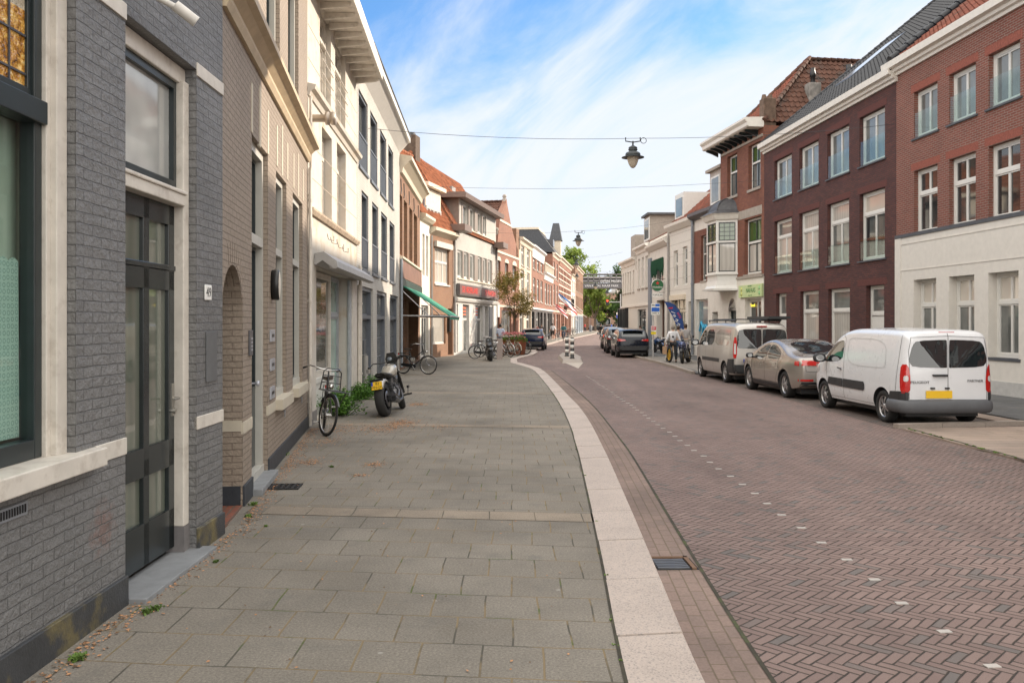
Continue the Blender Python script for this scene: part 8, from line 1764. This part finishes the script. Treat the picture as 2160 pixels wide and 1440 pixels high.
def person(label, pos, yaw, h=1.76, top=None, leg=None, hair=None, stride=.25, armL=(.10, -.05), armR=(.10, .05), lean=0.0, longhair=False, sit=False, bag=None, shoe=None, sleeve=1.0, shorts=False, group=None, turn=0):
    """faces local +y; arms (out, forward) per side; stride = step length"""
    r_ = empty('person', pos, yaw, label, 'person', group); k = h/1.76; V3 = lambda x, y, z: Vector((x*k, (y+lean*max(0, z-.92))*k, z*k)); top = top or cloth('grey', (.3, .3, .3)); leg = leg or cloth('navy', (.03, .04, .07)); shoe = shoe or BLK
    P = {}; P['pel'] = V3(0, 0, .95); P['wai'] = V3(0, 0, 1.10); P['che'] = V3(0, 0, 1.35); P['nek'] = V3(0, .0, 1.47); P['nk2'] = V3(0, .015, 1.53); P['hd'] = V3(0, .03, 1.61); P['hd2'] = V3(0, .02, 1.68)
    for sd, nm, st_, ar in ((-1, 'L', stride/2, armL), (1, 'R', -stride/2, armR)):
        P['hip'+nm] = V3(sd*.09, 0, .90); 
        if sit: P['kne'+nm] = V3(sd*.11, .38+st_*.3, .72+st_*.5); P['ank'+nm] = V3(sd*.11, .30+st_, .32+st_*.5); P['toe'+nm] = V3(sd*.12, .46+st_, .28+st_*.5); P['hee'+nm] = V3(sd*.11, .27+st_, .28+st_*.5)
        else: P['kne'+nm] = V3(sd*.10, st_*.62+.03, .50); P['ank'+nm] = V3(sd*.10, st_*1.0-.01, .09 if st_ >= 0 else .11); P['toe'+nm] = V3(sd*.12, st_+.15, .035); P['hee'+nm] = V3(sd*.10, st_-.04, .05)
        P['sho'+nm] = V3(sd*.185, 0, 1.41); P['elb'+nm] = V3(sd*(.23+ar[0]*.4), -.02+ar[1]*.6, 1.13); P['wri'+nm] = V3(sd*(.22+ar[0]), .05+ar[1]*1.9, .90+abs(ar[1])*.9); hd_ = (P['wri'+nm]-P['elb'+nm]).normalized(); P['han'+nm] = P['wri'+nm]+hd_*.07*k
        side = Vector((0, 1, 0)); 
        for i in range(4): P['f%d%s' % (i, nm)] = P['han'+nm]+side*((i-1.5)*.020*k)+hd_*.075*k*(1, 1.12, 1.06, .85)[i]+Vector((-sd*.015*k, 0, 0))
        P['th'+nm] = P['wri'+nm]+side*.045*k+hd_*.05*k
    def build(name, keys, edges, rad, m, root, sub=1, parent=None):
        idx = {a: i for i, a in enumerate(keys)}; return skin_mesh(name, [P[a] for a in keys], [(idx[a], idx[c]) for a, c in edges], [tuple(q*k for q in r) if isinstance(r, tuple) else r*k for r in rad], m, parent or r_, idx[root], sub)
    keys = ['pel', 'wai', 'che', 'nek', 'nk2', 'hd', 'hd2']; rad = [(.13, .10), (.115, .09), (.15, .10), .06, .05, (.075, .095), (.06, .08)]; ed = [('pel', 'wai'), ('wai', 'che'), ('che', 'nek'), ('nek', 'nk2'), ('nk2', 'hd'), ('hd', 'hd2')]
    for nm in 'LR':
        keys += ['hip'+nm, 'kne'+nm, 'ank'+nm, 'toe'+nm, 'sho'+nm, 'elb'+nm, 'wri'+nm, 'han'+nm]; rad += [.085, .058, .04, .035, .055, .042, .028, (.032, .018)]; ed += [('pel', 'hip'+nm), ('hip'+nm, 'kne'+nm), ('kne'+nm, 'ank'+nm), ('ank'+nm, 'toe'+nm), ('che', 'sho'+nm), ('sho'+nm, 'elb'+nm), ('elb'+nm, 'wri'+nm), ('wri'+nm, 'han'+nm)]
        for i in range(4): keys.append('f%d%s' % (i, nm)); rad.append(.009); ed.append(('han'+nm, 'f%d%s' % (i, nm)))
        keys.append('th'+nm); rad.append(.010); ed.append(('wri'+nm, 'th'+nm))
    body = build('body', keys, ed, rad, SKIN, 'pel')
    tk_ = ['pel', 'wai', 'che', 'nek', 'shoL', 'elbL', 'shoR', 'elbR']; tr_ = [(.150, .122), (.14, .118), (.178, .128), .088, .080, .060, .080, .060]; te = [('pel', 'wai'), ('wai', 'che'), ('che', 'nek'), ('che', 'shoL'), ('shoL', 'elbL'), ('che', 'shoR'), ('shoR', 'elbR')]
    if sleeve >= 1: tk_ += ['wriL', 'wriR']; tr_ += [.042, .042]; te += [('elbL', 'wriL'), ('elbR', 'wriR')]
    build('top', tk_, te, tr_, top, 'che')
    lk = ['pel', 'hipL', 'kneL', 'hipR', 'kneR']; lr = [(.142, .116), .10, .075, .10, .075]; le = [('pel', 'hipL'), ('hipL', 'kneL'), ('pel', 'hipR'), ('hipR', 'kneR')]
    if not shorts: lk += ['ankL', 'ankR']; lr += [.060, .060]; le += [('kneL', 'ankL'), ('kneR', 'ankR')]
    build('trousers', lk, le, lr, leg, 'pel')
    for nm in 'LR': build('shoe', ['hee'+nm, 'toe'+nm], [('hee'+nm, 'toe'+nm)], [.046, .040], shoe, 'hee'+nm)
    hd0 = P['hd']; mb = MB(); vs = []; n = 16
    M = Matrix.Translation(hd0+Vector((0, -.012*k, .035*k))) @ Matrix.Rotation(R(turn), 4, 'Z') @ Matrix.Rotation(R(24), 4, 'X'); mb.lathe([(0, .118*k), (.05*k, .108*k), (.082*k, .075*k), (.098*k, .03*k), (.099*k, -.02*k), (.094*k, -.055*k), (.085*k, -.075*k)], 16, M=M @ Matrix.Diagonal((.92, 1.08, 1, 1)))
    if longhair: mb.tube([hd0+Vector((0, -.05*k, .05*k)), hd0+Vector((0, -.09*k, -.06*k)), hd0+Vector((0, -.08*k, -.20*k))], [.08*k, .085*k, .04*k], 10)
    mb.build('hair', hair or HAIRB, r_, uv=False)
    Mh = Matrix.Translation(hd0) @ Matrix.Rotation(R(turn), 4, 'Z'); mb = MB(); mb.add([Mh @ Vector(v)*1 for v in ((-.012*k, .088*k, -.01*k), (.012*k, .088*k, -.01*k), (0, .118*k, -.012*k), (0, .088*k, .03*k))], [(0, 1, 2), (0, 2, 3), (1, 3, 2)]); mb.build('nose', SKIN, body, uv=False)
    for sd in (-1, 1): mb = MB(); mb.lathe([(0, .012*k), (.012*k, .008*k), (.012*k, 0)], 8, M=Mh @ Matrix.Translation((sd*.03*k, .085*k, .02*k)) @ Matrix.Rotation(R(-90), 4, 'X')); mb.build('eye', BLK, body, uv=False); mb = MB(); mb.lathe([(0, .015*k), (.02*k, .01*k), (.025*k, 0), (0, -.01*k)], 8, M=Mh @ Matrix.Translation((sd*.083*k, .0, 0)) @ Matrix.Rotation(R(90*sd), 4, 'Y')); mb.build('ear', SKIN, body, uv=False)
    mb = MB(); mb.box(-.022*k, .022*k, .084*k, .092*k, -.048*k, -.040*k, M=Mh); mb.build('mouth', mat('lip', (.35, .12, .10), .6), body, uv=False)
    if bag:
        hp = P['han'+bag[0]]; mb = MB(); mb.box(hp.x-.06*k, hp.x+.06*k, hp.y-.17*k, hp.y+.17*k, hp.z-.50*k, hp.z-.14*k); mb.tube([(hp.x, hp.y-.08*k, hp.z-.14*k), (hp.x, hp.y, hp.z+.01), (hp.x, hp.y+.08*k, hp.z-.14*k)], .008, 6)
        o = mb.build('shopping_bag', bag[1], uv=False); o.matrix_world = Matrix.Translation(pos) @ Matrix.Rotation(yaw, 4, 'Z'); tag(o, bag[2], 'bag')
    return r_
paper = mat('paper_bag', (.42, .27, .16), .8)
q = gp(1423, 766); person('man in white shirt and dark trousers walking away past the fat tyred bicycle', (q.x+.10, q.y+.9, PZ), R(4), 1.74, cloth('white', (.62, .63, .66)), cloth('charcoal', (.03, .032, .035)), HAIRG, .35, bag=('L', paper, 'brown paper bag held by the man in the white shirt'), armL=(.12, .05), armR=(.14, -.06))
q = gp(1436, 757); person('person in pale beige jacket walking beside the feather flag', (q.x, q.y+.6, PZ), R(-8), 1.70, cloth('beige', (.42, .34, .29)), cloth('jeans', (.07, .12, .22)), HAIRB, .3, bag=('L', paper, 'brown bag carried by the person in the beige jacket'))
q = gp(1444, 758); person('person in light grey checked shirt walking at the rear of the pair', (q.x+.3, q.y+1.2, PZ), R(-4), 1.80, cloth('palegrey', (.38, .36, .36)), cloth('stone', (.30, .27, .23)), HAIRB, .25)
q = gp(1352, 735); person('person in brown hooded coat standing by the dark car on the right pavement', (q.x+.05, q.y+.6, PZ), R(150), 1.66, cloth('brown', (.10, .065, .035)), cloth('dark', (.03, .03, .03)), HAIRB, .1, longhair=True)
person('man in pale blue shirt standing behind the rusty planter', (-.72, 52.3, PZ), R(-20), 1.78, cloth('paleblue', (.42, .48, .62)), cloth('navy', (.03, .04, .07)), HAIRK, .1, sleeve=0, armL=(.08, .12))
q = gp(1166, 717); person('person in white top and dark shorts walking on the far left pavement', (q.x, q.y, PZ), R(170), 1.76, cloth('white', (.62, .63, .66)), cloth('dark', (.03, .03, .03)), HAIRK, .35, sleeve=0, shorts=True, shoe=WPL)
q = gp(1189, 720, 0); cyp = (q.x, q.y, 0); bicycle('bicycle ridden towards the camera by the person in teal', cyp, R(-94), 0, group=None, case=False, s=1.02, name='ridden_bicycle'); person('person in teal jacket riding a bicycle towards the camera', (q.x, q.y+.12, .06), R(176), 1.74, cloth('teal', (.03, .13, .14)), cloth('navy', (.03, .04, .07)), HAIRB, .22, sit=True, armL=(.08, .22), armR=(.08, .22))
person('person in black coat crossing the road ahead of the queueing cars, left one', ((1267-1080)/F*92, 92, 0), R(-60), 1.80, cloth('black', (.012, .012, .013)), cloth('black', (.012, .012, .013)), HAIRK, .35)
person('person in black coat crossing the road just right of the other', ((1300-1080)/F*84, 84, 0), R(30), 1.78, cloth('black', (.012, .012, .013)), cloth('dark', (.03, .03, .03)), HAIRB, .3)
for (px, Y, lab, c, sd) in ((1290, 158, 'person in blue jacket at the far junction, leftmost', (.05, .10, .35), 1), (1297, 150, 'person in grey coat at the far junction, second from left', (.15, .15, .16), 2), (1304, 148, 'person in olive jacket waiting below the parking sign', (.12, .11, .06), 3), (1234, 165, 'person in red jacket beside the brown block at the street end', (.45, .04, .04), 4)):
    person(lab, ((px-1080)/F*Y, Y, 0), R(60*sd), 1.75, cloth('far%d' % sd, c), None, HAIRB, .3, group='pedestrians at the far junction')
for k, (px, py, hk, c) in enumerate(((1132, 722, 1.70, (.30, .10, .08)), (1143, 721, 1.72, (.06, .05, .05)))):
    q = gp(px, py); person(('person in dark red top seated outside the dark shop front', 'person in black top by the dark shop front behind the blue hatchback')[k], (q.x, q.y+1, PZ), R(150+20*k), hk, cloth('cafe%d' % k, c), None, HAIRB, .1)
